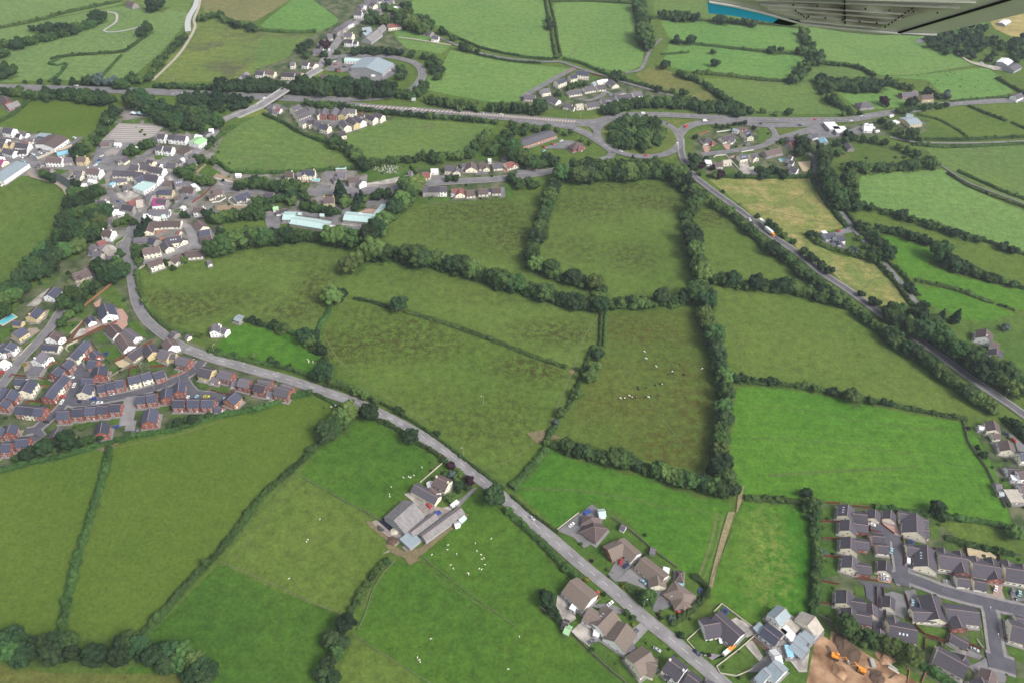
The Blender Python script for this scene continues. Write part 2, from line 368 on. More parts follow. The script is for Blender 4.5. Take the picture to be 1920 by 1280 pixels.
F('field', '-60,1236 100,1262 350,1262 340,1330 -60,1330', g('brown_pasture', (0.145, 0.125, 0.05), (0.115, 0.13, 0.045), None))
F('lush_field', '402,655 440,612 470,604 560,635 600,660 612,690 605,712 560,700 480,685 420,668', m_lush2)
F('field', '1780,975 1898,992 1890,1010 1860,1030 1800,1010 1775,1000', m_oliv)
F('lawn', '70,535 105,515 155,480 168,470 172,484 130,520 100,540 75,545', m_lawn)
# settlement ground
F('garden_ground', '300,600 335,628 400,660 480,690 560,725 585,738 500,758 400,782 320,802 205,832 100,855 0,885 -80,900 -80,560 0,560 60,500 150,480 200,440 240,470 250,560', m_garden)
F('garden_ground', '-60,330 -60,230 40,245 110,262 165,268 210,205 240,200 300,210 360,255 400,235 420,255 400,290 430,325 560,325 680,320 700,340 760,345 770,360 700,420 640,440 520,405 430,410 380,470 260,500 215,480 190,440 140,360 60,330', mat('village_ground', (0.075, 0.085, 0.045), .95, .2, .07, c2=(0.185, 0.17, 0.16), detail=10, fac=(.38, .60)))
F('garden_ground', '780,312 880,298 1000,300 1010,325 945,335 950,372 785,385', m_garden)
F('garden_ground', '475,205 530,192 720,212 740,222 700,235 625,262 560,245', m_garden)
F('garden_ground', '560,-20 730,-30 770,10 720,50 760,90 780,100 640,110 600,130 560,150 470,150 480,130 540,110 560,80 640,40', m_garden)
F('garden_ground', '972,188 1072,136 1130,148 1250,178 1240,190 1180,200 1060,208 990,200', m_garden)
F('garden_ground', '1300,300 1300,245 1420,235 1450,260 1640,225 1740,225 1735,250 1560,262 1515,330 1330,332', m_garden)
F('garden_ground', '1818,790 1900,800 2000,860 2000,1020 1900,985 1880,920 1850,850', m_garden)
F('garden_ground', '1528,945 1640,948 1750,975 1800,1010 1900,1035 2000,1050 2000,1400 1760,1280 1560,1190 1528,1140', m_garden)
F('garden_ground', '1045,995 1110,940 1170,965 1240,1050 1325,1110 1300,1150 1400,1180 1500,1160 1560,1180 1520,1300 1180,1300 1030,1150 1075,1085', m_lawn)
F('building_site', '1530,1190 1560,1182 1640,1235 1760,1300 1800,1340 1500,1340', m_earth)
F('garden_ground', '1820,610 1900,590 1990,600 1990,740 1850,690 1810,650', m_lawn)
# patches
def patch(name, s, m, v=None, rnd=False): FZ[0] += .0015; return field(name, s, m, v, rnd, False)
AV = View(0, 600, 8); BV = View(0, 740, 8); CV = View(200, 640, 8); DV = View(380, 620, 8); EV = View(0, 500, 8)
FV = View(0, 220, 8); GV = View(200, 220, 8); HV = View(160, 360, 8); IV = View(360, 300, 8); JV = View(560, 290, 8)
KV = View(780, 260, 8); LV = View(480, 160, 7.385); MV = View(560, 0, 8); NV = View(960, 120, 8); OV = View(1300, 200, 8)
PV = View(680, 840, 8); QV = View(1360, 1100, 8); RV = View(1520, 920, 8); WV = View(1720, 940, 9.6); UV = View(1520, 1060, 8)
VV = View(1680, 1080, 6.4); SV = View(1780, 580, 13.71); XV = View(1800, 760, 6.4)
def T(c, r): return View(c * 480, r * 320, 4)
p = patch
for nm, v, m, ls in (
 ('lawn', CV, m_lawn, ['0,120 200,100 230,200 60,260 0,330', '0,400 200,380 180,470 20,550', '350,430 470,390 470,490 350,530', '660,420 840,390 840,430 690,480', '620,270 860,280 870,370 640,370', '300,720 420,710 410,760 310,780', '30,1120 220,1080 230,1220 60,1250', '760,970 930,960 940,1010 760,1050', '960,1060 1140,1090 1080,1160 950,1140', '1590,690 1860,670 1860,740 1600,740', '1000,420 1100,400 1080,470 1000,490', '450,1020 560,1010 550,1090 440,1110', '1170,1080 1350,1080 1300,1130 1160,1150', '1380,620 1560,610 1560,680 1400,690', '230,900 320,900 280,1100 230,1040']),
 ('lawn', AV, m_lawn, ['870,130 1050,30 1230,20 1120,190 1020,210', '1400,240 1620,170 1640,320 1450,340', '1500,400 1800,370 1820,530 1700,640 1520,480', '0,150 200,110 180,200 20,350', '420,300 600,190 620,220 480,340', '310,440 440,350 470,400 330,510', '1000,430 1150,330 1140,360 1050,480', '660,900 800,900 760,990 640,1000', '600,1010 740,1010 700,1100 560,1110', '1040,930 1110,930 1100,970 1010,970', '950,1010 1050,1000 1020,1060 930,1060', '1070,720 1170,700 1160,790 1060,780', '1360,1080 1440,1050 1460,1100 1360,1130', '1640,750 1800,740 1640,880', '20,1000 60,960 130,960 60,1020', '1500,620 1660,660 1580,700 1560,640', '560,900 690,890 560,1010 500,1090 420,1100']),
 ('lawn', EV, m_lawn, ['1460,420 1700,310 1800,380 1840,520 1900,560 1900,720 1780,600 1640,520', '700,700 890,650 870,740 740,790', '870,910 1190,830 1110,940 1020,1010', '1110,760 1400,640 1280,780', '880,160 1090,10 1060,40 700,330 620,300']),
 ('lawn', BV, m_lawn, ['1640,380 1820,330 1820,420 1660,450', '1080,440 1220,430 1210,520 1080,510', '1250,420 1420,390 1400,440 1260,500', '730,520 880,400 1000,430 960,450 760,550', '400,170 450,110 560,110 530,180', '690,200 830,120 800,190 730,230', '270,510 360,510 300,590 250,590', '0,960 80,950 50,1000 0,1040']),
 ('lawn', PV, m_lawn, ['1080,330 1240,270 1280,330 1200,400 1090,400', '560,650 720,600 620,690', '960,420 1060,400 1000,560 960,560']),
 ('lawn', T(2, 3), m_lawn, ['470,230 590,260 700,260 750,400 720,470 580,350', '680,100 760,60 820,120 750,140', '700,170 800,140 1000,270 960,300 860,200', '1090,400 1180,380 1230,430 1180,450', '1270,520 1380,490 1440,590 1370,620', '1100,720 1200,710 1220,780 1150,800 1090,760', '860,580 980,560 1060,620 1050,700 940,640', '1340,940 1410,890 1500,960 1500,1070 1440,1070', '1560,1180 1680,1040 1820,1150 1700,1220 1580,1210', '1530,720 1570,700 1650,770 1610,810', '620,1000 700,960 820,1090 760,1170 620,1060', '830,790 930,840 900,880 820,830', '790,1180 870,1200 970,1260 830,1280', '1780,1020 1900,1080 1870,1110 1780,1050', '1180,1090 1240,1080 1310,1150 1290,1160']),
 ('lawn', RV, m_lawn, ['110,250 400,230 400,430 110,430', '130,490 400,490 410,700 140,700', '160,750 430,760 440,930 140,920', '150,1000 430,1020 430,1280 130,1280', '1370,680 1720,770 1600,820 1380,760', '1790,470 1920,480 1920,720 1780,700', '880,820 960,820 950,930 880,900', '910,1110 1000,1120 990,1280 900,1270', '1590,1230 1860,1240 1920,1280 1600,1280']),
 ('lawn', UV, m_lawn, ['170,260 380,290 360,560 160,540', '120,590 420,620 410,860 110,740', '660,300 780,310 820,460 650,430', '1090,350 1170,360 1100,400', '1250,430 1300,430 1300,600 1260,590', '1320,790 1370,790 1370,890 1320,880', '1430,800 1500,820 1500,900 1420,890', '1560,360 1800,420 1620,480', '200,920 300,940 290,1120 200,1060']),
 ('lawn', VV, m_lawn, ['560,240 940,360 900,380 610,370', '240,580 590,580 620,700 560,760 350,710', '350,760 530,800 470,940 330,880', '530,820 740,880 640,920 520,870', '880,660 970,660 1010,820 890,800', '1240,460 1440,490 1330,560 1330,720 1290,740', '1300,790 1536,860 1536,1040 1380,980', '900,990 1010,1020 890,1070', '1010,640 1060,620 1110,870 1060,910', '1290,90 1480,110 1500,160 1340,180 1330,290', '1340,1180 1530,1230 1536,1280 1330,1280', '680,130 870,180 860,190 700,150', '250,680 340,710 330,870 250,820']),
 ('lawn', WV, m_lawn, ['230,360 410,370 400,600 290,700 230,660', '470,760 640,760 740,830 560,900', '1460,970 1920,980 1920,1120 1600,1080', '0,700 180,740 100,780 0,790']),
 ('lawn', XV, m_lawn, ['50,200 240,220 260,350 200,390 90,300', '240,450 350,460 400,580 330,540', '380,690 520,690 490,740 390,740', '470,850 560,880 640,1000 540,1020']),
 ('lawn', T(0, 1), m_lawn, ['1660,1140 1730,1090 1770,1120 1720,1170', '950,1150 1030,1130 1120,1250 1050,1240', '860,530 950,480 920,540 850,570', '1300,300 1420,280 1400,310 1310,320', '350,1060 440,1040 420,1100 350,1110']),
 ('lawn', OV, m_lawn, ['290,610 380,590 470,630 260,660', '310,770 480,750 510,800 350,840', '960,350 1050,340 1150,480 1000,560 960,500', '0,350 240,320 300,370 60,400', '750,700 900,680 830,740 760,740', '470,950 620,940 640,1020 480,1010', '1560,740 1720,730 1730,810 1570,830', '870,880 1000,860 960,940', '120,470 300,460 290,480 130,490']),
 ('lawn', FV, m_lawn, ['1440,980 1560,900 1590,1000 1250,1080', '800,790 1040,800 900,870 760,850']),
 ('lawn', GV, m_lawn, ['230,60 520,20 500,100 220,100', '560,20 800,10 830,100 560,100', '950,160 1090,160 1040,240 940,240', '1120,190 1230,190 1170,260 1080,250', '720,590 1030,560 900,640 720,640', '1300,830 1500,720 1700,830 1750,900 1560,890', '1380,1070 1460,1060 1440,1160 1340,1160']),
 ('lawn', JV, m_lawn, ['620,1110 900,1130 880,1180 560,1180', '880,260 1000,250 1000,300 880,300', '1030,350 1060,280 1500,190 1700,150 1770,250 1600,310 1200,420 1020,440']),
 ('lawn', KV, m_lawn, ['890,230 1060,240 1080,340 900,330', '60,430 300,400 290,460 80,480', '1330,700 1420,720 1480,880 1360,900', '300,590 660,600 1300,560 1300,580 700,620', '1140,860 1250,850 1240,890 1150,900', '30,900 520,880 520,960 60,970']),
 ('lawn', LV, m_lawn, ['480,510 590,530 560,590', '830,690 950,700 880,730', '1400,370 1480,360 1440,400']),
 ('lawn', NV, m_lawn, ['690,500 780,460 900,540 780,550', '1290,430 1400,400 1390,470 1310,470', '1160,210 1250,190 1290,230 1180,260', '1150,550 1220,560 1170,600']),
 ('verge', NV, m_verge, ['640,880 830,900 1130,910 1200,1040 1190,1050 900,970', '760,900 800,900 900,950', '1000,800 1400,790 1560,760 1200,850 1020,840']),
 ('verge', T(2, 0), m_verge, ['1140,900 1390,900 1420,910 1300,940 1260,980', '1320,1040 1360,990 1500,960 1510,975 1400,1000 1330,1060', '1170,1180 1230,1150 1240,1190 1180,1200']),
 ('verge', T(3, 0), m_verge, ['60,970 200,960 320,965 180,1010 90,1015', '70,930 240,920 330,925 230,935 70,938']),
 ('pink_yard', AV, m_pink, ['1440,0 1900,0 1920,80 1780,210 1640,90 1400,60 1300,130']),
 ('pink_yard', EV, m_pink, ['1760,640 1840,640 1920,760 1920,800 1560,870 1300,1000 1280,880 1440,830 1540,820 1780,780', '1400,560 1520,480 1500,600 1440,620']),
 ('paved_yard', EV, m_yard, ['1100,1080 1200,940 1280,930 1300,1010 1100,1090', '400,600 560,460 740,330 620,540 560,600', '1160,270 1400,120 1420,180 1240,400 1150,340']),
 ('gravel_drive', CV, m_grav, ['120,320 280,250 360,340 220,410']),
 ('gravel_drive', AV, mat('brown_drive', (0.27, 0.22, 0.18), .95, .1, .6), ['430,130 560,120 600,170 330,350 320,280', '230,400 330,400 300,560 180,620 200,500', '350,640 470,600 500,700 370,790']),
 ('gravel_drive', EV, MC['brown_drive'], ['620,680 750,650 690,790 560,860 440,880', '1150,350 1250,330 1200,400']),
 ('car_park', GV, mat('worn_tarmac', (0.27, 0.24, 0.225), .9, .12, .2, stretch=(.15, 1, 1), detail=8), ['190,95 870,140 700,300 350,400 -60,400 -60,340', '-60,450 340,400 60,670 -60,600']),
 ('yard', FV, ASPH, ['1450,750 1200,740 1700,560 1740,640 1560,740', '440,480 600,430 760,520 560,640 380,660 400,560', '860,520 1100,380 1140,300 1260,300 1060,440', '0,1060 400,820 320,780 10,1030', '1480,370 1700,330 1760,420 1560,540 1640,640 1380,700']),
 ('paved_yard', FV, m_yard, ['1000,940 1080,840 1240,840 1240,900 1100,950']),
 ('yard', GV, ASPH, ['60,940 330,1000 200,1160 130,1050 40,960', '1110,1150 1380,1090 1360,1240 1100,1280', '1300,480 1500,370 1640,240 1680,200 1620,320 1360,520']),
 ('paved_yard', GV, m_yard, ['150,1150 420,1100 500,1180 300,1280 180,1220', '900,900 1000,860 1020,920 900,1080 840,1080', '1600,900 1900,960 1900,1040 1700,1020']),
 ('brown_patch', GV, mat('dry_soil', (0.26, 0.19, 0.13), .95, .15, .4), ['1650,850 1880,920 1900,960 1600,900', '1340,820 1480,700 1500,720 1360,850']),
 ('gravel_patch', IV, MC['dry_soil'], ['370,700 560,660 820,690 800,720 500,780 370,760', '380,230 600,260 630,340 400,260']),
 ('yard', IV, ASPH, ['1070,790 1120,790 1200,850 1700,830 1700,880 1370,870 1290,1060 1130,1060', '270,270 430,310 620,350 600,400 480,380']),
 ('yard', JV, ASPH, ['1000,740 1390,680 1300,740 1050,780 900,800 560,960 520,930 760,800', '290,470 460,470 450,540 200,540', '620,1060 940,1100 900,1130 600,1110', '380,260 550,230 470,330 430,440 380,360']),
 ('paved_yard', JV, m_yard, ['660,1010 980,1040 920,1090 640,1060', '240,960 350,980 330,1020 230,1020', '1000,440 1240,400 1640,310 1740,300 1760,370 1600,420 1320,460 1020,500']),
 ('pink_yard', JV, m_pink, ['1040,820 1200,830 1180,890 900,870', '40,370 160,360 150,430 40,420']),
 ('yard', KV, ASPH, ['80,600 240,560 430,560 430,640 100,680', '680,480 760,480 740,540 680,540', '890,480 1070,490 1080,550 1000,540 900,560', '1500,480 1640,480 1900,440 1900,520 1540,540', '1270,740 1330,730 1340,880 1250,900']),
 ('terracotta_drive', KV, m_terr, ['1310,400 1370,390 1380,510 1320,510', '440,490 540,490 540,550 440,550']),
 ('terracotta_drive', HV, m_terr, ['1050,560 1130,550 1130,630 1080,640', '1160,550 1220,540 1220,620 1170,620', '1080,690 1200,680 1120,750']),
 ('yard', HV, ASPH, ['930,290 1090,240 1100,260 960,330 890,340', '980,740 1250,640 1240,600 1100,700', '740,1070 900,1040 800,1180 760,1220']),
 ('yard', MV, ASPH, ['380,1060 520,920 640,880 660,960 880,960 820,1060 900,1060 1240,1130 1400,980 1340,940 1460,1000 1480,1100 1300,1200 1200,1240 800,1180 740,1080 640,1090', '1090,130 1240,130 1240,190 1100,190']),
 ('yard', NV, ASPH, ['450,1280 740,1160 900,1150 1080,1280']),
 ('yard', OV, ASPH, ['1580,370 1740,330 1920,280 1920,420 1740,440 1660,400', '730,480 800,500 860,590 800,600']),
 ('yard', T(3, 0), ASPH, ['400,960 600,980 680,950 730,960 700,1000 600,1030 400,1040 300,1020', '1130,290 1160,290 1180,320 1100,330']),
 ('yard', T(3, 0), m_yard, ['1500,460 1700,500 1860,480 1870,540 1700,530 1520,480']),
 ('pink_drive', OV, m_pink, ['130,600 280,570 220,700 170,690', '420,560 560,560 540,650 490,650', '530,760 620,740 600,790']),
 ('gravel_drive', OV, m_grav, ['1560,840 1760,820 1740,980 1640,980']),
 ('paved_yard', OV, m_yard, ['680,830 800,820 840,920 900,900 1000,1050 780,1050 700,960']),
 ('yard', T(3, 1), ASPH, ['400,500 600,430 650,460 560,480 560,580 480,570 410,540']),
 ('yard', PV, m_yard, ['620,690 760,650 1000,800 1120,920 1300,870 1340,920 1200,1080 1060,1200 900,1280 800,1280 930,960 740,790']),
 ('yard', PV, ASPH, ['1370,850 1680,580 1720,600 1530,800 1440,890', '1150,720 1320,560 1380,600 1200,760']),
 ('farm_yard', T(1, 3), mat('muddy_yard', (0.25, 0.21, 0.19), .95, .2, .4, detail=8), ['850,80 900,60 1000,120 1100,130 1100,180 1080,230 1000,300 940,320 1040,260 960,190', '1090,260 1140,240 1230,310 1170,340', '1000,100 1150,150 1240,230 1560,20 1300,-60']),
 ('muddy_apron', T(1, 3), m_mud, ['960,240 1010,300 1060,330 1200,350 1260,310 1330,250 1600,20 1570,10 1240,260 1120,300 1040,250', '820,60 850,110 960,200 1000,190 900,110 870,70', '1100,330 1150,400 1230,360 1180,330']),
 ('wheel_ruts', T(3, 3), m_soil, ['430,1000 450,1000 520,1120 500,1130', '600,1010 640,1000 700,1060 690,1075 640,1030', '720,1180 760,1170 860,1200 850,1210', '560,1110 640,1120 640,1128 560,1120', '900,1240 960,1200 970,1208 915,1250']),
 ('silage_clamp', T(1, 3), mat('black_sheet', (0.015, 0.017, 0.035), .4, .2, .5), ['920,70 960,40 1060,120 1010,150']),
 ('yard', T(2, 3), ASPH, ['340,140 520,0 600,-60 700,20 600,240 540,270 460,190', '720,470 770,380 780,340 880,390 900,400 770,520', '590,700 720,680 900,760 780,760 640,720', '1050,740 1090,600 1140,570 1180,640 1190,710 1080,750']),
 ('yard', T(2, 3), ASPH_P, ['770,520 910,400 1000,500 1060,570 1100,570 1080,610 980,570 900,540 850,520', '1500,930 1540,920 1660,1010 1600,1080 1510,1060 1440,1070 1500,1110 1660,1020', '880,890 960,830 1020,880 930,980 850,1020']),
 ('paved_yard', T(2, 3), m_yard, ['1580,830 1680,790 1840,910 1760,940 1640,850', '480,860 560,780 640,900 580,1010 440,900', '340,620 460,740 480,800 400,850 330,700', '1740,990 1800,960 1880,1080 1860,1130']),
 ('flower_bed', T(2, 3), m_soil, ['1780,950 1810,940 1920,1020 1920,1060']),
 ('paved_yard', QV, m_yard, ['20,490 260,500 440,650 380,720 250,760 100,560', '680,500 940,400 1280,560 1380,720 1270,860 1220,1280 1100,1280 880,1000 820,900 860,740 620,560', '900,720 1000,800 900,900 720,880']),
 ('yard', QV, ASPH_P, ['300,1280 740,930 900,860 980,980 560,1280']),
 ('yard', RV, ASPH_D, ['860,450 1010,480 1250,650 1340,680 1360,1160 1290,1120 1240,940 1160,860 1100,780 1110,680 900,620', '1380,1160 1440,1080 1540,960 1590,1200 1600,1280 1440,1280']),
 ('pink_drive', RV, m_pink, ['1060,500 1150,470 1270,470 1340,680 1240,650 1050,500', '1020,1220 1200,1260 1190,1280 1000,1280']),
 ('pink_drive', UV, m_pink, ['1010,130 1220,150 1190,270 990,230']),
 ('yard', UV, ASPH_D, ['690,220 1190,290 1180,340 960,320 970,600 830,480 810,310', '970,320 1080,330 1130,1020 940,1040 920,790']),
 ('yard', UV, ASPH, ['1100,420 1220,390 1400,440 1460,720 1380,790 1240,740 1110,740', '1400,380 1560,360 1680,640 1480,680']),
 ('gravel_drive', UV, MC['brown_drive'], ['690,830 880,830 930,1020 800,1020 680,960']),
 ('gravel_patio', WV, m_grav, ['870,780 1000,790 1240,870 1420,1000 1400,1030 1250,1050 900,980']),
 ('gravel_drive', WV, m_pink, ['1000,1215 1080,1215 1100,1277 1010,1277']),
 ('pink_drive', VV, m_pink, ['1100,60 1280,90 1250,280 1150,260 1170,160']),
 ('gravel_drive', VV, MC['brown_drive'], ['920,190 1150,260 1310,300 1240,90 1200,220']),
 ('yard', VV, ASPH, ['550,30 700,60 690,120 880,200 560,90', '860,1080 1010,1020 1060,980 1440,1130 1330,1150 1300,1280 960,1280 970,1200', '1340,150 1500,170 1536,300 1400,310', '640,900 1000,1000 1040,960 860,870']),
 ('yard', XV, ASPH, ['520,330 620,350 768,480 768,560 690,560 660,450', '350,440 460,440 480,560 440,590', '690,1060 768,1060 768,1170 720,1160']),
 ('yard', SV, ASPH, ['700,1160 950,1040 980,1160 940,1270 760,1270']),
 ('yard', LV, ASPH, ['100,330 260,250 450,330 340,380 200,400', '970,500 1150,470 1200,540 1160,600 1000,560']),
 ('muddy_gateway', T(2, 2), m_mud, ['110,690 250,660 240,740 190,770', '290,710 330,700 370,730 290,740', '420,230 460,190 470,240 440,250']),
 ('muddy_gateway', T(0, 2), m_mud, ['700,800 820,740 900,760 840,800 770,830']),
 ('gateway_track', T(2, 2), mat('worn_track', (0.22, 0.18, 0.10), .95, .2, .4), ['1700,1100 1740,1080 1720,1200 1690,1280 1680,1280']),
 ('worn_track', T(2, 3), MC['worn_track'], ['1620,0 1670,0 1590,250 1530,440 1500,570 1470,560 1510,400 1560,200']),
 ('gravel_plot', VV, m_earth, []),
):
    for s in ls: patch(nm, s, m, v)
# river water
def ribbon(name, path, wd, z, m, kind='structure', smooth=True):
    pp = [P(*q) for q in path]
    if smooth: pp = catmull(pp)
    vs = []; fs = []
    for i, q in enumerate(pp):
        a = pp[max(0, i - 1)]; b = pp[min(len(pp) - 1, i + 1)]; d = (b - a); d.z = 0; d.normalize(); n = Vector((-d.y, d.x, 0))
        ww = wd if not callable(wd) else wd(i / (len(pp) - 1))
        vs += [Vector((q.x, q.y, z)) + n * ww / 2, Vector((q.x, q.y, z)) - n * ww / 2]
    for i in range(len(pp) - 1): fs.append([2 * i, 2 * i + 1, 2 * i + 3, 2 * i + 2])
    me = mesh(name, vs, fs, [m])
    return tag(obj(name, me), kind=kind)
def catmull(p, step=6.0):
    if len(p) < 3:
        n = max(1, int((p[1] - p[0]).length / step)); return [p[0].lerp(p[1], i / n) for i in range(n + 1)]
    out = []
    q = [p[0] * 2 - p[1]] + list(p) + [p[-1] * 2 - p[-2]]
    for i in range(1, len(q) - 2):
        a, b, c, d = q[i - 1:i + 3]
        n = max(1, int((c - b).length / step))
        for k in range(n):
            t = k / n
            out.append(0.5 * ((2 * b) + (c - a) * t + (2 * a - 5 * b + 4 * c - d) * t * t + (3 * b - a - 3 * c + d) * t ** 3))
    out.append(p[-1]); return out
m_, t_, b_ = new_mat('river_water'); b_.inputs['Base Color'].default_value = (0.03, 0.035, 0.03, 1); b_.inputs['Roughness'].default_value = .06
WATER = m_
FZ[0] = max(FZ[0], 1.2) if False else FZ[0]
ZR = FZ[0] + .01
ribbon('river', [FV(*q) for q in ((740, 850), (860, 900), (960, 960), (1080, 1050), (1180, 1120), (1240, 1170), (1180, 1300), (1080, 1450))], 7, ZR, WATER)
ribbon('river', [(372, -20), (368, 8), (356, 30), (352, 45), (353, 60)], 7, ZR, mat('bright_water', (0.42, 0.42, 0.42), .3, .05))
ribbon('stream', [T(0, 0)(*q) for q in ((800, 95), (870, 105), (870, 170), (780, 235), (860, 245), (1000, 220), (1100, 190))], 3, ZR, m_ww)
# roads : (name, path, carriageway m, pavement m each side, surface, dashes)
ZC = [ZR + .01]
DASH = MB()
ROADS = []
def road(path, wd, pv=0.0, m=ASPH, dash=False, edge=False, name='road', v=None, dw=.16, dl=(4, 4)):
    wd *= .98; pv *= .95
    if v: path = [v(*q) for q in path]
    if pv:
        ZC[0] += .003; ribbon('pavement', path, wd + 2 * pv, ZC[0], PAVE)
    ROADS.append((path, wd, m, dash, edge, name, dl, dw))
def flush_roads():
    z0 = ZC[0] + .02
    for i, (path, wd, m, dash, edge, name, dl, dw) in enumerate(ROADS):
        z = z0 + i * .003
        ribbon(name, path, wd, z, m)
    zd = z0 + len(ROADS) * .003 + .01
    for (path, wd, m, dash, edge, name, dl, dw) in ROADS:
        if not (dash or edge): continue
        pp = catmull([P(*q) for q in path], 2.0)
        mb = MB()
        def strip(off, on, gap):
            s = 0.0; i = 0
            run = []
            for a, b in zip(pp, pp[1:]):
                d = (b - a); L = d.length; 
                if L < 1e-5: continue
                d = d / L; n = Vector((-d.y, d.x, 0))
                if gap == 0 or (s % (on + gap)) < on:
                    w2 = .1 if dw < .2 else dw
                    a_ = a + n * (off - w2); b_ = b + n * (off - w2); c_ = b + n * (off + w2); e_ = a + n * (off + w2)
                    mb.add([(q.x, q.y, zd) for q in (a_, b_, c_, e_)], [[0, 1, 2, 3]])
                s += L
        if dash: strip(0, *dl)
        if edge: strip(wd / 2 - .5, 1, 0); strip(-wd / 2 + .5, 1, 0)
        tag(mb.build('road_marking', [PAINT]), kind='structure')
main = [(310, 335), (295, 357), (275, 382), (260, 405), (247, 430), (240, 450), (232, 467), (237, 485), (245, 507), (250, 537), (257, 570), (272, 597), (295, 619), (322, 639), (350, 655), (400, 673), (450, 687), (495, 700), (530, 709), (562, 719), (595, 730), (642, 746), (675, 758), (717, 778), (752, 796), (797, 822), (822, 838), (855, 862), (880, 882), (905, 902), (930, 922), (965, 952), (1007, 987), (1037, 1012), (1070, 1041), (1110, 1075), (1151, 1108), (1185, 1139), (1222, 1170), (1260, 1200), (1297, 1232), (1345, 1272), (1400, 1322)]
road(main[14:], 6.0, 1.1, ASPH_P, True, dl=(4, 5)); road(main[:15], 6.0, 1.0, ASPH, False)
road([(322, 322), (340, 338), (360, 345), (410, 354), (472, 359), (522, 360), (597, 362), (685, 357), (747, 353), (805, 345), (867, 341), (930, 337), (1000, 328), (1075, 314), (1142, 298)], 7.5, 1.5, ASPH, False)
road([(316, 330), (300, 300), (340, 300), (362, 290), (387, 272), (400, 252), (410, 232), (450, 212), (482, 199), (520, 172), (556, 151), (580, 140), (600, 125), (612, 108), (630, 84), (645, 60), (670, 42), (697, 20), (710, -10)][2:], 7, 1.5, ASPH_P, False)
road([(300, 318), (310, 300), (330, 296), (350, 292)], 7, 1, ASPH)
road([(-60, 288), (0, 296), (37, 305), (87, 311), (150, 316), (212, 317), (262, 322), (316, 330)], 7, 1.5, ASPH)
road([(206, 316), (222, 298), (245, 270)], 9, 0, ASPH); road([(250, 310), (290, 278), (297, 262), (310, 258)], 7, 0, ASPH)
# trunk road
road([(-120, 163), (0, 165), (100, 167), (225, 171), (325, 175), (480, 182), (580, 188), (670, 200), (755, 207), (855, 214), (960, 222), (1080, 231), (1120, 234)], 13, 1.0, ASPH)
road([(580, 184), (650, 187), (695, 186), (735, 181), (770, 170), (786, 155), (792, 142), (788, 128), (775, 118), (745, 110), (715, 107), (660, 106), (612, 110)], 7.5, 1.2, ASPH, True)
road([(955, 226), (992, 230), (1060, 238), (1100, 252), (1135, 274), (1150, 285)], 9, 1, ASPH, True)
road([(1080, 231), (1120, 229), (1150, 221), (1185, 216), (1260, 217), (1335, 221), (1435, 226), (1527, 226), (1595, 225), (1640, 217), (1680, 211), (1720, 206), (1782, 196), (1840, 192), (1960, 186)], 9, 1.2, ASPH, True)
road([(1105, 240), (1130, 236), (1150, 232)], 14, 0, ASPH)
road([(1268, 262), (1285, 241), (1320, 231), (1380, 231), (1440, 236), (1500, 235), (1560, 230)], 8.5, 1, ASPH, False)
road([(1266, 252), (1276, 262), (1277, 285), (1285, 308), (1298, 328), (1322, 348), (1360, 376), (1397, 403), (1427, 429), (1452, 447), (1490, 472), (1540, 512), (1580, 538), (1615, 563), (1665, 600), (1710, 631), (1740, 651), (1777, 678), (1815, 706), (1865, 740), (1902, 765), (1960, 808)], 6.4, 1.0, mat('mid_asphalt', (0.105, 0.10, 0.108), .9, .16, .12, detail=8), False, True)
road([(1315, 291), (1375, 284), (1425, 276), (1447, 266), (1454, 254), (1445, 240), (1432, 234)], 5.5, .8, ASPH)
road([(1440, 268), (1466, 260), (1500, 250), (1530, 241), (1560, 238)], 7.5, 1, ASPH)
road([(1500, 272), (1512, 284), (1525, 298), (1529, 312), (1526, 330), (1540, 355), (1570, 390), (1600, 430), (1625, 460), (1655, 492), (1685, 527), (1710, 560), (1728, 585)], 5, 0, ASPH)
road([(1668, 258), (1690, 264), (1740, 269), (1840, 269), (1980, 263)], 2.6, 0, ASPH_P)
road([(1765, 312), (1785, 325), (1815, 343), (1865, 363), (1980, 405)], 2.2, 0, ASPH)
road([(790, 58), (825, 72), (862, 88), (905, 102), (960, 112), (1017, 117), (1050, 117), (1080, 127), (1135, 145), (1185, 160), (1262, 181)], 4.5, 0, ASPH)
road([(1172, 138), (1200, 132), (1212, 110), (1222, 90), (1240, 74)], 4.5, 0, ASPH); road([(1077, 129), (1035, 151), (978, 184)], 6, .5, ASPH)
road([(286, 153), (330, 110), (352, 80), (366, 52), (364, 38), (374, 10), (378, -30)], 3.5, 0, mat('sandy_track', (0.36, 0.33, 0.26), .95, .1, .5))
road([(747, 71), (790, 77), (845, 86)], 3, 0, MC['sandy_track'])
road([(1790, 98), (1820, 118), (1860, 130)], 4, 0, MC['sandy_track'])
# red-brick estate
road([(378, 678), (370, 690), (355, 701), (335, 711), (287, 729), (237, 742), (200, 749), (162, 756), (140, 757), (125, 752)], 5.6, 1.8, ASPH_D)
road([(162, 756), (128, 748), (110, 771), (87, 790), (68, 806), (50, 810)], 5.6, 1.6, ASPH_D); road([(128, 752), (141, 727), (146, 710), (150, 694), (145, 684)], 6.5, 1.5, ASPH_D)
road([(68, 806), (78, 818), (70, 822), (20, 826)], 5, .8, ASPH_D)
road([(150, 700), (170, 704), (176, 710)], 8, .5, ASPH_D)
road([(247, 744), (242, 770), (236, 798)], 7, 1, ASPH_P); road([(236, 800), (255, 798)], 9, 0, ASPH_P)
road([(340, 710), (352, 728), (364, 740), (400, 744), (420, 748)], 8, .8, ASPH_D)
road([(-60, 790), (0, 727), (37, 678), (75, 638), (97, 612), (110, 590), (122, 575), (150, 547), (175, 519), (178, 505)], 5.5, 1.2, ASPH)
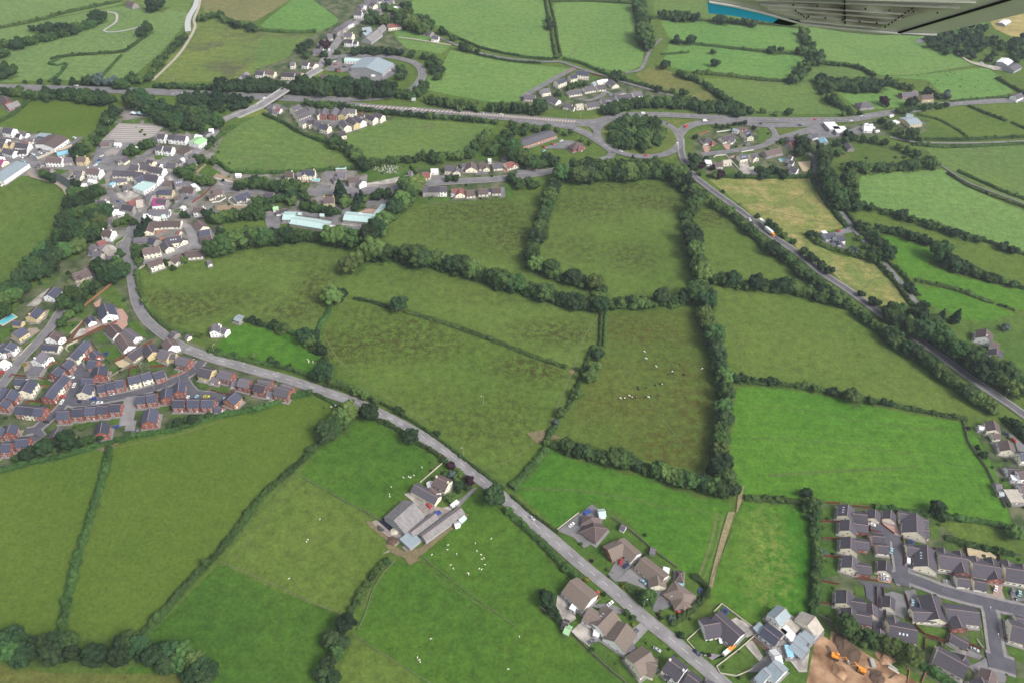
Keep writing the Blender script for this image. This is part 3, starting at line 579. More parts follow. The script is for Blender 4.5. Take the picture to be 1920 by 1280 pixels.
road([(235, 462), (222, 472), (205, 484)], 5, .6, ASPH); road([(205, 358), (214, 372), (222, 381), (235, 392), (246, 397)], 4.5, .5, ASPH)
road([(250, 496), (282, 489), (310, 480), (347, 469), (362, 461), (362, 445), (356, 430), (346, 424), (329, 431)], 6, 1.3, ASPH_P); road([(362, 461), (384, 468)], 6, 1, ASPH_P)
road([(735, 366), (712, 376), (685, 382), (660, 391), (647, 398), (628, 410), (628, 420), (640, 428), (675, 429)], 6, 0, ASPH); road([(628, 410), (597, 406), (560, 402), (497, 406)], 6, 0, ASPH)
road([(325, 392), (345, 370), (360, 350)], 4, 0, ASPH)
road([LV(*q) for q in ((690, 260), (770, 330), (800, 430), (880, 500), (1000, 530), (1120, 520))], 6, .5, ASPH)
road([(1148, 288), (1140, 300)], 8, 0, ASPH)
# right estate
road([(1681, 1012), (1683, 1039), (1687, 1062), (1690, 1082)], 5.5, 1.6, ASPH_D); road([(1640, 984), (1662, 1000), (1678, 1012)], 6, .3, ASPH_D)
road([(1672, 1084), (1690, 1080), (1704, 1084), (1732, 1094), (1764, 1107), (1800, 1117), (1836, 1126), (1875, 1136), (1925, 1147), (2000, 1162)], 6.6, 2.0, ASPH_D); road([(1690, 1060), (1692, 1098)], 7, 1.0, ASPH_D)
road([(1850, 1132), (1857, 1150), (1861, 1175), (1866, 1213), (1872, 1240)], 6.4, 2.0, ASPH_D); road([(1850, 1237), (1872, 1242), (1902, 1252)], 8.5, 1.8, ASPH_D)
road([NV(*q) for q in ((1200, 480), (1000, 540), (1150, 560), (1290, 510), (1430, 430), (1500, 500))][1:], 5, .3, ASPH)
# faint wheel tracks and trodden lines across the fields
m_trk = mat('wheel_track', (0.060, 0.095, 0.022), .95, .2, .3, c2=(0.085, 0.11, 0.035)); m_trd = mat('trodden_line', (0.13, 0.125, 0.055), .95, .25, .3, c2=(0.10, 0.12, 0.04))
tz = .1551
for k_, (pth, wd_, m__) in enumerate((('1440,890 1520,884 1600,880 1700,874 1722,872', .7, m_trk), ('1440,893 1520,887 1600,883 1700,877', .7, m_trk), ('1400,760 1500,768 1620,790 1800,810', .6, m_trk), ('1400,820 1520,826 1680,846 1840,880', .6, m_trk),
   ('970,914 1085,918 1180,932 1250,950 1340,962', .6, m_trk), ('972,917 1085,921 1180,936 1250,954', .6, m_trk), ('1345,962 1335,1010 1318,1060 1305,1095', 1.6, m_trd), ('1355,965 1345,1015 1328,1065 1312,1100', 1.0, m_trd),
   ('1128,585 1112,605 1092,640 1076,690', 1.0, m_trd), ('1074,694 1050,750 1030,800 1008,826', .9, m_trd), ('600,612 640,680 720,740 800,790', .7, m_trd), ('1000,828 960,860 900,880', .6, m_trd), ('208,840 260,830 330,815 420,788', .9, m_trd), ('196,900 184,960 160,1020 142,1080', .8, m_trk), ('420,1046 470,980 530,912 590,850', .9, m_trk), ('560,905 500,970 440,1050', .6, m_trd),
   ('620,610 650,600 700,590 760,600', .6, m_trk), ('730,1048 700,1090 682,1140', .9, m_trd), ('800,1066 860,1110 930,1150', .7, m_trk), ('1130,640 1180,700 1240,780 1300,860', .7, m_trk), ('1345,560 1380,640 1390,700', .9, m_trk), ('1060,500 1150,470 1240,430 1280,380', .7, m_trk), ('1050,440 1120,400 1200,360', .6, m_trk), ('720,470 800,440 900,410 1000,390', .7, m_trk), ('290,520 400,500 520,480 640,480', .7, m_trk),
   ('800,640 880,690 960,720 1040,740', .6, m_trk), ('700,600 760,680 860,760 960,840', .6, m_trk), ('1640,150 1720,130 1800,128', .9, m_trd), ('1100,60 1080,90 1060,120', .9, m_trd), ('430,300 500,270 600,290', .8, m_trk), ('510,322 505,300 500,270', .7, m_trd), ('1530,350 1480,380 1430,400', .9, m_trd), ('1395,380 1460,400 1560,420', .9, m_trd), ('1600,560 1650,520 1690,560', .9, m_trd), ('1560,500 1600,540 1680,575', .9, m_trd))):
    ribbon('field_track', pts(pth), wd_, tz + k_ * .0006, m__)
# ring of the roundabout
C0 = P(1197, 256); R0 = 39.0
def ring(r0, r1, z, m, name):
    vs = []; fs = []; n = 72
    for i in range(n):
        a = 2 * math.pi * i / n; vs += [(C0.x + r0 * math.cos(a), C0.y + r0 * math.sin(a), z), (C0.x + r1 * math.cos(a), C0.y + r1 * math.sin(a), z)]
    for i in range(n): j = (i + 1) % n; fs.append([2 * i, 2 * i + 1, 2 * j + 1, 2 * j])
    tag(obj(name, mesh(name, vs, fs, [m])), kind='structure')
road([FV(*q) for q in ((420, 830), (480, 900), (700, 960), (860, 1010), (960, 1080), (1010, 1170))], 3, 0, MC['brown_drive'])
flush_roads()
ZTOP = ZC[0] + .02 + len(ROADS) * .003
ring(R0, R0 + 8.4, ZTOP + .002, ASPH, 'roundabout_carriageway')
n = 64; vs = [(C0.x, C0.y, ZTOP + .12)] + [(C0.x + R0 * math.cos(2 * math.pi * i / n), C0.y + R0 * math.sin(2 * math.pi * i / n), ZTOP + .12) for i in range(n)]
vs += [(v[0], v[1], 0) for v in vs[1:]]
tag(obj('roundabout_island', mesh('roundabout_island', vs, [[0, 1 + i, 1 + (i + 1) % n] for i in range(n)] + [[1 + i, 1 + n + i, 1 + n + (i + 1) % n, 1 + (i + 1) % n] for i in range(n)], [m_verge])), kind='structure')
# hatching on the trunk road
mb = MB(); A_ = P(855, 212.5); B_ = P(1078, 230)
def hatch(a, b, wd, n):
    d = (b - a).normalized(); nn = Vector((-d.y, d.x, 0)); L = (b - a).length
    for i in range(n):
        c = a + d * (L * (i + .5) / n); k = L / n * .25
        q = [c - nn * wd / 2 - d * k, c - nn * wd / 2 + d * k, c + nn * wd / 2 + d * (3 * k), c + nn * wd / 2 + d * k]
        mb.add([(t.x, t.y, ZTOP + .02) for t in q], [[0, 1, 2, 3]])
hatch(A_, B_, 5, 42); hatch(P(670, 199), P(855, 212.5), 4, 24)
tag(mb.build('road_marking', [mat('buff_hatching', (0.50, 0.42, 0.35), .8, .1, 1)]), kind='structure')
# car-park bay lines, zebra dashes at village
mb = MB()
for k in range(8):
    a = GV(170 - k * 22, 130 + k * 30); b = GV(840 - k * 30, 165 + k * 26); a = P(*a); b = P(*b); d = (b - a).normalized(); nn = Vector((-d.y, d.x, 0)) * .25
    mb.add([(t.x, t.y, FZ[0] + .02) for t in (a - nn, b - nn, b + nn, a + nn)], [[0, 1, 2, 3]])
tag(mb.build('bay_marking', [PAINT]), kind='structure')
# ------------------------------------------------------------------ BUILDINGS
def win_mesh(w_, h_, two=True):
    mb = MB()
    mb.box(-w_ / 2, w_ / 2, -.02, .06, 0, h_, 0)
    if two and w_ > 1.3:
        mb.box(-w_ / 2 + .2, -.09, .06, .075, .2, h_ - .2, 1); mb.box(.09, w_ / 2 - .2, .06, .075, .2, h_ - .2, 1)
    else: mb.box(-w_ / 2 + .12, w_ / 2 - .12, .06, .075, .12, h_ - .12, 1)
    return mb.me('window', [UPVC, GLASS])
WINM = {k: win_mesh(*k) for k in ((1.9, 1.45), (1.5, 1.4), (2.3, 1.4), (1.0, 1.1))}
def door_mesh(i):
    mb = MB(); mb.box(-.55, .55, -.02, .05, 0, 2.15, 0); mb.box(-.44, .44, .05, .09, 0, 2.05, 1); return mb.me('door', [UPVC, DOORM[i]])
DOOR = [door_mesh(i) for i in range(3)]
def garage_door_mesh():
    mb = MB(); mb.box(-1.25, 1.25, -.02, .05, 0, 2.2, 0)
    for k in range(4): mb.box(-1.15, 1.15, .05, .075, .08 + k * .52, .55 + k * .52, 0)
    return mb.me('garage_door', [UPVC])
GDOOR = garage_door_mesh()
SKYL = MB(); SKYL.box(-.4, .4, -.6, .6, 0, .07, 0); SKYL.box(-.33, .33, -.52, .52, .07, .08, 1); SKYL = SKYL.me('roof_window', [mat('skylight_frame', (.45, .47, .5), .4, .02), mat('skylight_glass', (.55, .6, .66), .15, .02)])
CAMP = Vector((0, 0, H_CAM))
def gable_walls(L, W, e, rh, m):
    """pentagonal prism along x, walls from 0 to e, gable up to e+rh"""
    x, y = L / 2, W / 2
    v = [(-x, -y, 0), (-x, y, 0), (-x, y, e), (-x, 0, e + rh), (-x, -y, e), (x, -y, 0), (x, y, 0), (x, y, e), (x, 0, e + rh), (x, -y, e)]
    f = [[0, 4, 3, 2, 1], [5, 6, 7, 8, 9], [0, 5, 9, 4], [1, 2, 7, 6], [4, 9, 8, 3], [2, 3, 8, 7]]
    if rh == 0: v = [(-x, -y, 0), (-x, y, 0), (-x, y, e), (-x, -y, e), (x, -y, 0), (x, y, 0), (x, y, e), (x, -y, e)]; f = [[0, 3, 2, 1], [4, 5, 6, 7], [0, 4, 7, 3], [1, 2, 6, 5], [3, 7, 6, 2]]
    return mesh('wall', v, f, [m])
def roof_mesh(L, W, e, rh, m, hip=0, oe=.4, og=.2, th=.16, ridge=True, hip2=0):
    x, y = L / 2 + og, W / 2; k = rh / y; yo = y + oe; zo = e - oe * k
    z = lambda q: q + .02
    xh1 = x - (yo * .9 if hip & 1 else 0); xh2 = x - (yo * .9 if hip & 2 else 0)
    if xh1 + xh2 < .4: s_ = (.4 - xh1 - xh2) / 2; xh1 += s_; xh2 += s_
    up = [(-x, -yo, z(zo) + th), (x, -yo, z(zo) + th), (x, yo, z(zo) + th), (-x, yo, z(zo) + th), (-xh1, 0, z(e + rh) + th), (xh2, 0, z(e + rh) + th)]
    lo = [(a, b, c - th) for a, b, c in up]
    v = up + lo
    f = [[0, 1, 5, 4], [2, 3, 4, 5], [1, 2, 5], [3, 0, 4], [7, 6, 10, 11], [9, 8, 11, 10], [0, 6, 7, 1], [2, 8, 9, 3]]
    if hip & 2: f += [[8, 7, 11], [1, 7, 8, 2]]
    else: f[2] = None; f += [[1, 7, 11, 5], [2, 5, 11, 8]]
    if hip & 1: f += [[6, 9, 10], [3, 9, 6, 0]]
    else: f[3] = None; f += [[0, 4, 10, 6], [3, 9, 10, 4]]
    f = [q for q in f if q]; fm = [0] * len(f)
    mb = MB(); mb.v = list(v); mb.f = f; mb.m = fm
    if ridge:
        zt = e + rh + th + .02; mb.box(-xh1, xh2, -.17, .17, zt - .06, zt + .09, 1)
        if hip:
            for sx, xr, bit in ((-1, -xh1, 1), (1, xh2, 2)):
                if hip & bit:
                    for sy in (-1, 1): mb.cyl((xr, 0, zt), (sx * x, sy * yo, zo + th + .05), .14, n=4, m=1)
    return mb.me('roof', [m, RIDGE])
def mono_roof(L, W, e, m):
    mb = MB(); x, y = L / 2 + .25, W / 2 + .25
    mb.box(-x, x, -y, y, e + .02, e + .2, 0); mb.box(-x, x, -y, -y + .2, e + .2, e + .3, 0); mb.box(-x, x, y - .2, y, e + .2, e + .3, 0)
    return mb.me('roof', [m])
def body(root, a, b, W, e, rh, wm, rm, hip, nm_w='wall', nm_r='roof', win=1, st=1.0, chim=0, gar=0, sky=0, z0=0):
    """one roofed block from ridge end a to ridge end b, in world xy; root: parent"""
    d = b - a; L = max(3.0, d.length); mid = (a + b) / 2; rz = math.atan2(d.y, d.x)
    inv = root.matrix_basis.inverted() if root else Matrix()
    rloc = root.location; rr = root.rotation_euler.z
    q = Vector((mid.x - rloc.x, mid.y - rloc.y, 0)); q.rotate(Matrix.Rotation(-rr, 3, 'Z')); lr = rz - rr
    wl = obj(nm_w, gable_walls(L, W, e, 0 if hip else rh, wm), root, (q.x, q.y, z0), lr)
    if rh > 0: rf = obj(nm_r, roof_mesh(L, W, e, rh, rm, hip, ridge=(W < 14)), root, (q.x, q.y, z0), lr)
    else: rf = obj(nm_r, mono_roof(L, W, e, rm), root, (q.x, q.y, z0), lr)
    for c in range(chim):
        mb = MB(); xc = (L / 2 - .6) * (1 if c == 0 else -1); zt = e + rh
        mb.box(xc - .4, xc + .4, -.5, .5, zt - .9, zt + 1.1, 0); mb.box(xc - .46, xc + .46, -.56, .56, zt + 1.1, zt + 1.25, 0)
        mb.cyl((xc, -.2, zt + 1.25), (xc, -.2, zt + 1.6), .12, n=6, m=1); mb.cyl((xc, .22, zt + 1.25), (xc, .22, zt + 1.6), .12, n=6, m=1)
        mb.build('chimney', [wm if wm is not WALL['C'][1] else WALL['C'][1], MC['terracotta_paving']], rf)
    if sky:
        k = rh / (W / 2)
        for i in range(sky):
            o = obj('roof_window', SKYL, rf, ((i - (sky - 1) / 2) * 1.9, -W / 4 if sky > 0 else W / 4, e + rh / 2 + .19)); o.rotation_euler = (math.atan(k), 0, 0)
    if win:
        u = Vector((math.cos(rz), math.sin(rz), 0)); n = Vector((-u.y, u.x, 0)); view = (CAMP - Vector((mid.x, mid.y, 0)))
        for side in (-1, 1):
            if (n * side).dot(view) < 0: continue
            k = max(2, int(L / 2.9)); k = min(k, 12); done = False
            for fl in range(2 if st >= 2 else 1):
                zz = .95 + fl * 2.55
                if zz + 1.3 > e: continue
                for i in range(k):
                    xx = (-L / 2) + L * (i + .5) / k
                    rot = 0 if side > 0 else math.pi
                    if fl == 0 and i == k // 2 and not gar: o = obj('door', DOOR[int(abs(mid.x)) % 3], root)
                    elif fl == 0 and gar and i == 0: o = obj('garage_door', GDOOR, root)
                    else: o = obj('window', WINM[(1.9, 1.45)] if L / k > 2.6 else WINM[(1.5, 1.4)], root)
                    loc = Vector((xx, side * W / 2, zz if o.name.startswith('window') else z0 + .05)); loc.rotate(Matrix.Rotation(lr, 3, 'Z'))
                    o.location = (q.x + loc.x, q.y + loc.y, loc.z + z0); o.rotation_euler = (0, 0, lr + rot)
        for side in (-1, 1):
            if (u * side).dot(view) < 0 or hip: continue
            for fl, xs in ((0, (-W / 5, W / 5)), (1, (-W / 5, W / 5) if st >= 2 else (0,))):
                zz = .95 + fl * 2.55
                if st < 1.4 and fl: continue
                if zz + 1.2 > e + rh * (1 - 2 * (max(map(abs, xs)) + .5) / W): continue
                for yy in xs:
                    if gar and fl == 0:
                        if yy > 0: continue
                        o = obj('garage_door', GDOOR, root); zz = .05; yy = 0
                    else: o = obj('window', WINM[(1.0, 1.1)], root)
                    loc = Vector((side * L / 2, yy, zz)); loc.rotate(Matrix.Rotation(lr, 3, 'Z'))
                    o.location = (q.x + loc.x, q.y + loc.y, loc.z + z0); o.rotation_euler = (0, 0, lr - math.pi / 2 * side)
    return wl, rf
NB = [0]
def clip(d, o_, place):
    s_ = f"{d}, {o_ + ' ' if o_ else ''}{place}"
    if len(s_.replace('-', ' ').split()) > 16: s_ = s_.replace(' with ', ', ').replace(' roof,', ' roof,').replace(' of the row of ', ' of the ').replace('terraced house', 'terraced house')
    return s_
def buildings(v, place, data, axis='x', ws=1.0):
    """rows 'x1,y1 x2,y2 width storeys WALLroof flags [+x,y x,y width ...]'; place: what they stand by, for the labels"""
    recs = []
    for row in data.strip().split('\n'):
        row = row.split('#')[0].strip()
        if not row: continue
        seg = row.split('+'); t = seg[0].split()
        a, b = pts(t[0] + ' ' + t[1], v); Wd = float(t[2]) * ws; st = float(t[3]); wc, rc = t[4][0], t[4][1]; fl = t[5] if len(t) > 5 else ''
        pk = .62 if not ('f' in fl) else 0
        if 'l' in fl: pk = .25
        if Wd > 17: pk = .2 if pk else 0
        e = .3 + 2.55 * st; rh = pk * Wd / 2
        A = P(*a, z=e + rh); B = P(*b, z=e + rh)
        recs.append(dict(A=A, B=B, W=Wd, st=st, wc=wc, rc=rc, fl=fl, e=e, rh=rh, wings=seg[1:], pk=pk, px=((a[0] + b[0]) / 2, (a[1] + b[1]) / 2)))
    groups = {}
    for r in recs:
        fl = r['fl']
        kind = ('garage', 'garage') if 'g' in fl else ('shed', 'shed') if 'S' in fl else ('barn', 'barn') if 'B' in fl else ('hall', 'hall') if 'H' in fl else ('bungalow', 'bungalow') if r['st'] < 1.8 else ('house', 'house')
        nm = {'garage': 'garage', 'shed': 'garden_shed', 'barn': 'barn', 'hall': 'hall_building', 'bungalow': 'bungalow', 'house': 'house'}[kind[0]]
        if 'T' in fl: nm = 'terraced_house'; kind = ('terraced house', 'house')
        r['nm'] = nm; r['cat'] = kind[1]; r['desc'] = f"{WALL[r['wc']][0]} {kind[0]} with {ROOF[r['rc']][0]} roof"
        groups.setdefault(r['desc'], []).append(r)
    ax = 0 if axis == 'x' else 1; ab = ('left', 'right') if axis == 'x' else ('back', 'front')
    for d, rs in groups.items():
        rs.sort(key=lambda r: r['px'][ax])
        for i, r in enumerate(rs):
            o_ = ordn(i, len(rs), *ab); r['label'] = clip(d, o_, place)
    for r in recs:
        A, B = r['A'], r['B']; A2 = Vector((A.x, A.y, 0)); B2 = Vector((B.x, B.y, 0)); d = B2 - A2
        if 'T' in r['fl']: cut = .02
        else: cut = 0
        mid = (A2 + B2) / 2; rz = math.atan2(d.y, d.x)
        root = empty(r['nm'], (mid.x, mid.y, .25), rz)
        tag(root, r['label'], r['cat'])
        un = d.normalized()
        hip = 3 if 'h' in r['fl'] else 0
        if 'T' not in r['fl'] and 'S' not in r['fl'] and 'B' not in r['fl']:
            mb = MB(); hl = d.length / 2 + 1.1; hw = r['W'] / 2 + 1.3; mb.box(-hl, hl, -hw, hw, -.2, .46 + (NB[0] % 7) * .003); mb.build('patio', [PAVE], root)
        body(root, A2 + un * cut, B2 - un * cut, r['W'], r['e'], r['rh'], WALL[r['wc']][1], ROOF[r['rc']][1], hip, st=r['st'], win=0 if ('S' in r['fl'] or 'B' in r['fl']) else 1,
             chim=(2 if 'C' in r['fl'] else 1 if 'c' in r['fl'] else 0), gar=('g' in r['fl']), sky=(3 if 'v' in r['fl'] else 0))
        for wg in r['wings']:
            t = wg.split(); a, b = pts(t[0] + ' ' + t[1], v); Wd = float(t[2]) * ws; st = float(t[3]) if len(t) > 3 else r['st']; wc = t[4][0] if len(t) > 4 else r['wc']; rc = t[4][1] if len(t) > 4 else r['rc']
            e = .27 + 2.5 * st; rh = (r['pk'] or .3) * Wd / 2
            if len(t) > 5 and t[5] == 'f': rh = 0
            a = P(*a, z=e + rh); b = P(*b, z=e + rh)
            body(root, Vector((a.x, a.y, 0)), Vector((b.x, b.y, 0)), Wd, e, rh, WALL[wc][1], ROOF[rc][1], hip, nm_w='wing_wall', nm_r='wing_roof', st=st, win=1)
        NB[0] += 1
Bd = buildings
Bd(AV, 'atop the red-brick estate', '''
1275,310 1168,425 8 2 Rs T
1166,427 1045,550 8 2 Cs T''')
Bd(AV, 'by the courtyard of the red-brick estate', '''
1040,588 930,690 8 2 Rs
880,695 775,795 8 2 Rs
1390,462 1455,535 6 1 Rs g
1320,605 1450,615 8 2 Rs
1490,680 1470,805 9 2 Rs
1225,882 1400,882 8 1.5 Rs
1335,962 1440,968 7 1 Rs g
1295,955 1225,1075 9 2 Cs''')
Bd(AV, 'in the middle brick terrace', '''
955,820 852,930 8 2 Rs T
850,932 762,1028 8 2 Cs T
760,1030 680,1145 8 2 Rs T''')
Bd(AV, 'beside the straight street at far left', '''
445,880 330,1050 9 2 Cs +225,880 385,890 7 1.5
175,1030 85,1165 9 2 Rs
640,472 515,590 9 2 Wg c +660,530 730,560 6 1.5
430,760 620,770 8 1 Gg f
825,165 740,262 9 1.5 Wb +845,230 910,265 6 1.5
640,368 880,392 6 1 Cs
350,108 195,205 9 1.5 Ys +265,195 330,160 5 1
165,330 85,420 8 2 Ws +60,430 100,410 6 2 Rs
10,375 -60,450 8 2 Ws''')
Bd(T(0, 2), 'in the street at the left edge of the red-brick estate', '''
30,10 -20,60 8 2 Ws
0,190 60,150 7 1 Ww f
20,340 -30,410 8 2 Rs''')
Bd(BV, 'above the turning head', '''
240,168 372,182 8 2 Rs T
374,184 512,198 8 2 Cs T
514,200 655,212 8 2 Rs T''')
Bd(BV, 'of the red row above the big lower field', '''
850,258 1035,250 8 2 Rs
1075,218 1245,210 8 2 Rs
1268,196 1435,190 8 2 Rs
1455,176 1612,170 8 2 Rs
1635,150 1800,140 8 2 Rs''')
Bd(BV, 'at the bottom left estate corner', '''
1530,412 1500,560 8 2 Rs
880,480 800,630 9 1 Rg
150,442 108,560 8 2 Rs
230,678 420,662 8 2 Rs
20,738 165,738 8 2 Rs
65,60 -10,150 8 2 Rs
-60,560 20,480 8 2 Rs
-160,770 -20,765 8 2 Rs''')
Bd(CV, 'above the curved estate road', '''
-150,665 -30,645 8 2 Rs
-15,630 105,612 8 2 Rs
120,590 258,575 8 2 Rs
315,545 487,508 8 2 Cs
503,500 655,452 8 2 Cs
690,480 845,430 8 2 Rs''')
Bd(CV, 'just below the curved estate road', '''
440,830 572,818 8 2 Rs
590,812 738,792 8 2 Rs
897,680 880,830 7 2 Rs
1088,602 1070,740 7 2 Rs
650,1000 612,1190 9 2 Rs''')
Bd(CV, 'in the row above the lower field', '''
990,882 1162,880 8 2 Rs
1208,882 1392,880 8 2 Rs
1418,882 1605,880 8 2 Rs
1622,990 1722,1000 5 1 Rs g''')
Bd(DV, 'by the green corner between estate and main road', '''
500,915 372,1035 9 2 Os''')
Bd(CV, 'between the estate and the main road bend', '''
530,60 312,215 9 1 Yd v +612,48 690,160 9 1.5
800,122 948,182 9 1.5 Yg +950,190 1030,190 6 1.5
1060,235 1235,282 8 2 Rg
900,-40 985,60 9 2 Wb''')
Bd(DV, 'on the estate side of the main road', '''
-40,560 140,600 9 2 Yd
250,598 440,650 8 2 Rg
130,700 240,720 5 1 Rg g
545,722 700,762 8 2 Rg
440,760 512,772 5 1 Rg g
830,742 1022,770 8 2 Rg
780,792 940,832 8 2 Rd +700,790 740,800 5 1.5
965,908 1062,925 5 1 Rg g
1095,842 1300,892 9 2 Rg +1180,805 1340,850 6 2 Rg''')
Bd(EV, 'on the wooded slope by the river', '''
1330,40 1085,115 10 1 Yb +1140,150 1220,100 7 1
825,305 712,428 9 1.5 Ws +840,470 900,400 5 1
560,612 435,735 9 1.5 Ys c
190,818 325,832 5 1 Ys S''')
Bd(EV, 'in the walled plots west of the bend', '''
1562,560 1622,715 11 1.5 Ws c
1325,752 1372,822 6 1 Ws g
1640,872 1765,1000 9 1 Wb
1800,1010 1930,1190 9 1 Wb
1860,940 2040,1060 8 1 Wg''')
Bd(FV, 'in the far left village street', '''
60,155 195,178 9 2 Wd
-60,310 95,335 9 2 Wd
235,388 430,408 8 1.5 Wd
-40,385 60,395 8 2 Yd
55,470 215,512 8 1.5 Wd
235,500 400,490 7 1 Wd
-60,560 -10,590 8 2 Wd
690,608 932,618 8 2 Wb c
1150,598 1290,604 8 2 Yb C
960,620 1075,612 7 1.5 Gg
860,560 1030,530 7 1 Gl f
1315,768 1500,790 9 2 Wb C
1110,808 1235,812 7 1.5 Cg +1150,860 1220,880 5 1
1500,385 1640,375 6 1 Gb
1720,385 1800,390 5 1 Ww
1740,630 1900,590 7 1 Cg''')
Bd(FV, 'at the edge of the far left village', '''
655,412 872,268 22 1.6 Wb H
560,275 735,290 9 1 Mu f
530,330 640,345 9 1 Mg f
60,790 250,830 32 1.6 Wu fH
0,640 60,660 8 1 Cp''')
Bd(GV, 'by the worn car park', '''
768,252 878,262 8 2 Wd T
930,264 1032,274 8 2 Wd T
1034,276 1190,290 8 2 Wd T
742,424 842,440 8 2 Wd T
862,440 985,455 8 2 Wd T''')
Bd(GV, 'at the top of the village street', '''
1300,382 1430,300 13 1.6 Wn lH
1330,262 1400,272 7 1 Ww
1530,180 1600,172 6 1 Ww
1450,250 1540,205 8 1 Md f
1100,540 1220,470 10 1 Gb f
1200,650 1320,622 10 1.5 Gg
1240,560 1330,540 6 1 Cg
900,690 1035,690 9 2 Gg''')
Bd(GV, 'round the village crossroads', '''
355,712 490,724 9 2 Cd c
492,700 660,722 9 2 Cd c
662,742 850,772 9 2 Wd c
620,640 700,668 7 1.5 Cd
200,640 280,590 8 1 Cd S
98,800 212,806 9 2 Cd T
214,807 432,812 9 2 Cd T
440,824 560,838 10 2 Rd T
560,850 782,884 11 2 Wd CH
420,930 540,880 8 2 Ws
150,960 300,940 8 1 Cg f
470,1092 655,978 13 1.5 Wt fH
780,1092 985,1098 8 1.5 Ys
1000,955 1140,930 10 1.5 Gg v
880,950 980,960 8 1 Gb
1140,1045 1310,1065 9 1 Gb
1290,1010 1370,1080 4 .8 Ww f''')
Bd(HV, 'on the river side of the bend', '''
180,132 320,140 8 1.5 Wd c
262,200 375,235 7 1 Wg f
382,235 440,262 7 1.5 Wd
490,330 590,318 5 .9 Ww f
262,572 402,592 9 2 Wb C
170,762 285,720 8 1.5 Gr
90,790 160,850 7 1.5 Gg
320,800 385,870 9 2 Ge
190,850 300,790 8 1.5 Gg
340,975 480,960 9 1.5 Gg
100,900 250,900 7 1 Gg
0,1130 150,1050 8 1 Cb''')
Bd(HV, 'beside the narrow part of the village street', '''
640,150 790,105 9 2 Gr H
560,192 725,215 8 2 Gd
760,130 860,120 12 2 Ge H
930,40 1000,55 9 2 Gg
1010,165 1180,150 12 1.6 Wp f
1080,110 1212,120 9 1.5 Gd
1110,170 1220,180 7 1 Ww f
960,272 1250,270 9 1 Wg +1230,300 1260,300 4 1
870,372 985,362 6 1 Cw f
1040,370 1110,380 6 1 Cw
1140,350 1200,340 6 1 Wt''')
Bd(HV, 'around the cul-de-sac above the oval meadow', '''
962,462 1142,450 9 1 Cb +955,480 925,585 8 1
1150,442 1430,440 9 1 Cb
1200,690 1430,660 10 1.5 Cd v +1190,740 1255,830 7 1.5 +1400,680 1470,730 7 1
850,870 1108,822 8 2 Cb
940,1062 1130,992 8 2 Cb
1270,1030 1430,940 8 1 Cb +1280,1040 1330,990 7 1.5
1490,902 1750,880 9 1 Cb
722,700 932,688 7 1 Gg
965,680 1060,720 8 1 Gs
1680,432 1770,520 9 1 Cb
1700,590 1860,565 9 1 Cs
1720,690 1880,660 9 1 Cb +1800,680 1850,740 7 1
1622,240 1782,240 7 2 Wb c''')
Bd(IV, 'along the road between village and school', '''
310,450 435,430 10 1 Cb +240,530 330,510 6 1
632,545 840,482 10 1 Cs +770,560 815,560 6 1
1388,190 1512,182 9 2 Cb c
1660,158 1842,160 9 2 Cs c +1690,220 1690,180 5 2
1570,200 1650,190 7 1.5 Cg
1105,492 1222,500 8 1 Gd
1260,770 1320,765 5 1 Wd S
1330,750 1425,735 5 1 Wd S
1210,710 1290,700 5 .9 Wn S
650,208 730,208 4 .8 Ww S''')
Bd(JV, 'opposite the churchyard', '''
575,270 690,262 9 1 Gg +540,330 570,380 6 1
560,212 712,208 4 .8 Gt f
750,342 910,342 9 2 Gb C +930,380 960,400 8 2 Wg
375,642 532,642 9 2 Yb C
185,672 250,665 8 1 Yb
790,570 1020,560 8 1 Gg
1025,532 1130,530 7 1 Gg
1660,250 1690,255 5 1 Gg
600,450 690,440 6 1 Cg''')
Bd(JV, 'of the low school on its tarmac loop', '''
690,900 1170,945 13 1.2 Gt lH +1190,935 1345,750 13 1.2 Gt
-230,900 -50,905 12 1.2 Gt lH +-100,960 450,1050 12 1.2 Gt
465,1060 590,1100 7 1 Ww
320,890 385,895 4 .9 Gt S
0,870 40,875 4 .9 Gt S
920,872 940,880 3 1.3 Ww S''')
Bd(KV, 'in the upper roadside row', '''
90,512 215,520 8 1 Cr +100,540 110,580 7 1
225,490 332,488 7 1 Ww f
440,412 620,425 9 1.5 Cg +600,430 610,490 7 1.5
680,385 740,380 6 1 Gg
830,352 830,435 11 1 Cb
950,380 1078,378 9 1 Cb +1050,400 1060,440 6 1
1088,330 1120,330 5 1 Ww f
1160,380 1290,372 9 1 Cg
1340,372 1500,330 10 1 Cr +1440,360 1480,400 6 1
1300,300 1350,300 6 1 Gg f
1672,368 1822,364 9 1 Rb''')
Bd(KV, 'in the lower roadside row', '''
95,728 180,726 9 2 Gd T
182,726 265,725 9 2 Gd T
267,725 355,723 9 2 Gd T
357,723 460,722 9 2 Wd T
655,745 665,820 9 1 Cr +540,765 640,760 8 1
750,790 872,780 9 1 Cb
942,760 1075,760 9 1 Cb
1142,746 1270,745 9 1 Cb
1078,790 1122,790 5 1 Ws f
530,820 590,818 5 1 Wu f''')
Bd(LV, 'left in the cream cul-de-sac', '''
490,318 600,270 7 2 Cg +560,330 620,300 5 1.5
530,375 685,318 7 2 Cg
565,430 725,368 7 2 Cg
610,500 750,440 7 2 Cg
715,492 790,482 7 2 Cd T
800,505 905,520 7 2 Gd T
905,540 1010,570 8 2 Cs c
1000,680 1230,638 8 1.5 Cd''')
Bd(LV, 'in the middle of the cream cul-de-sac', '''
855,340 885,400 6 2 Cg
955,315 915,400 7 2 Rg
1100,310 1050,400 8 2 Rg
1230,318 1180,400 8 2 Yg
1265,332 1380,338 7 2 Cg''')
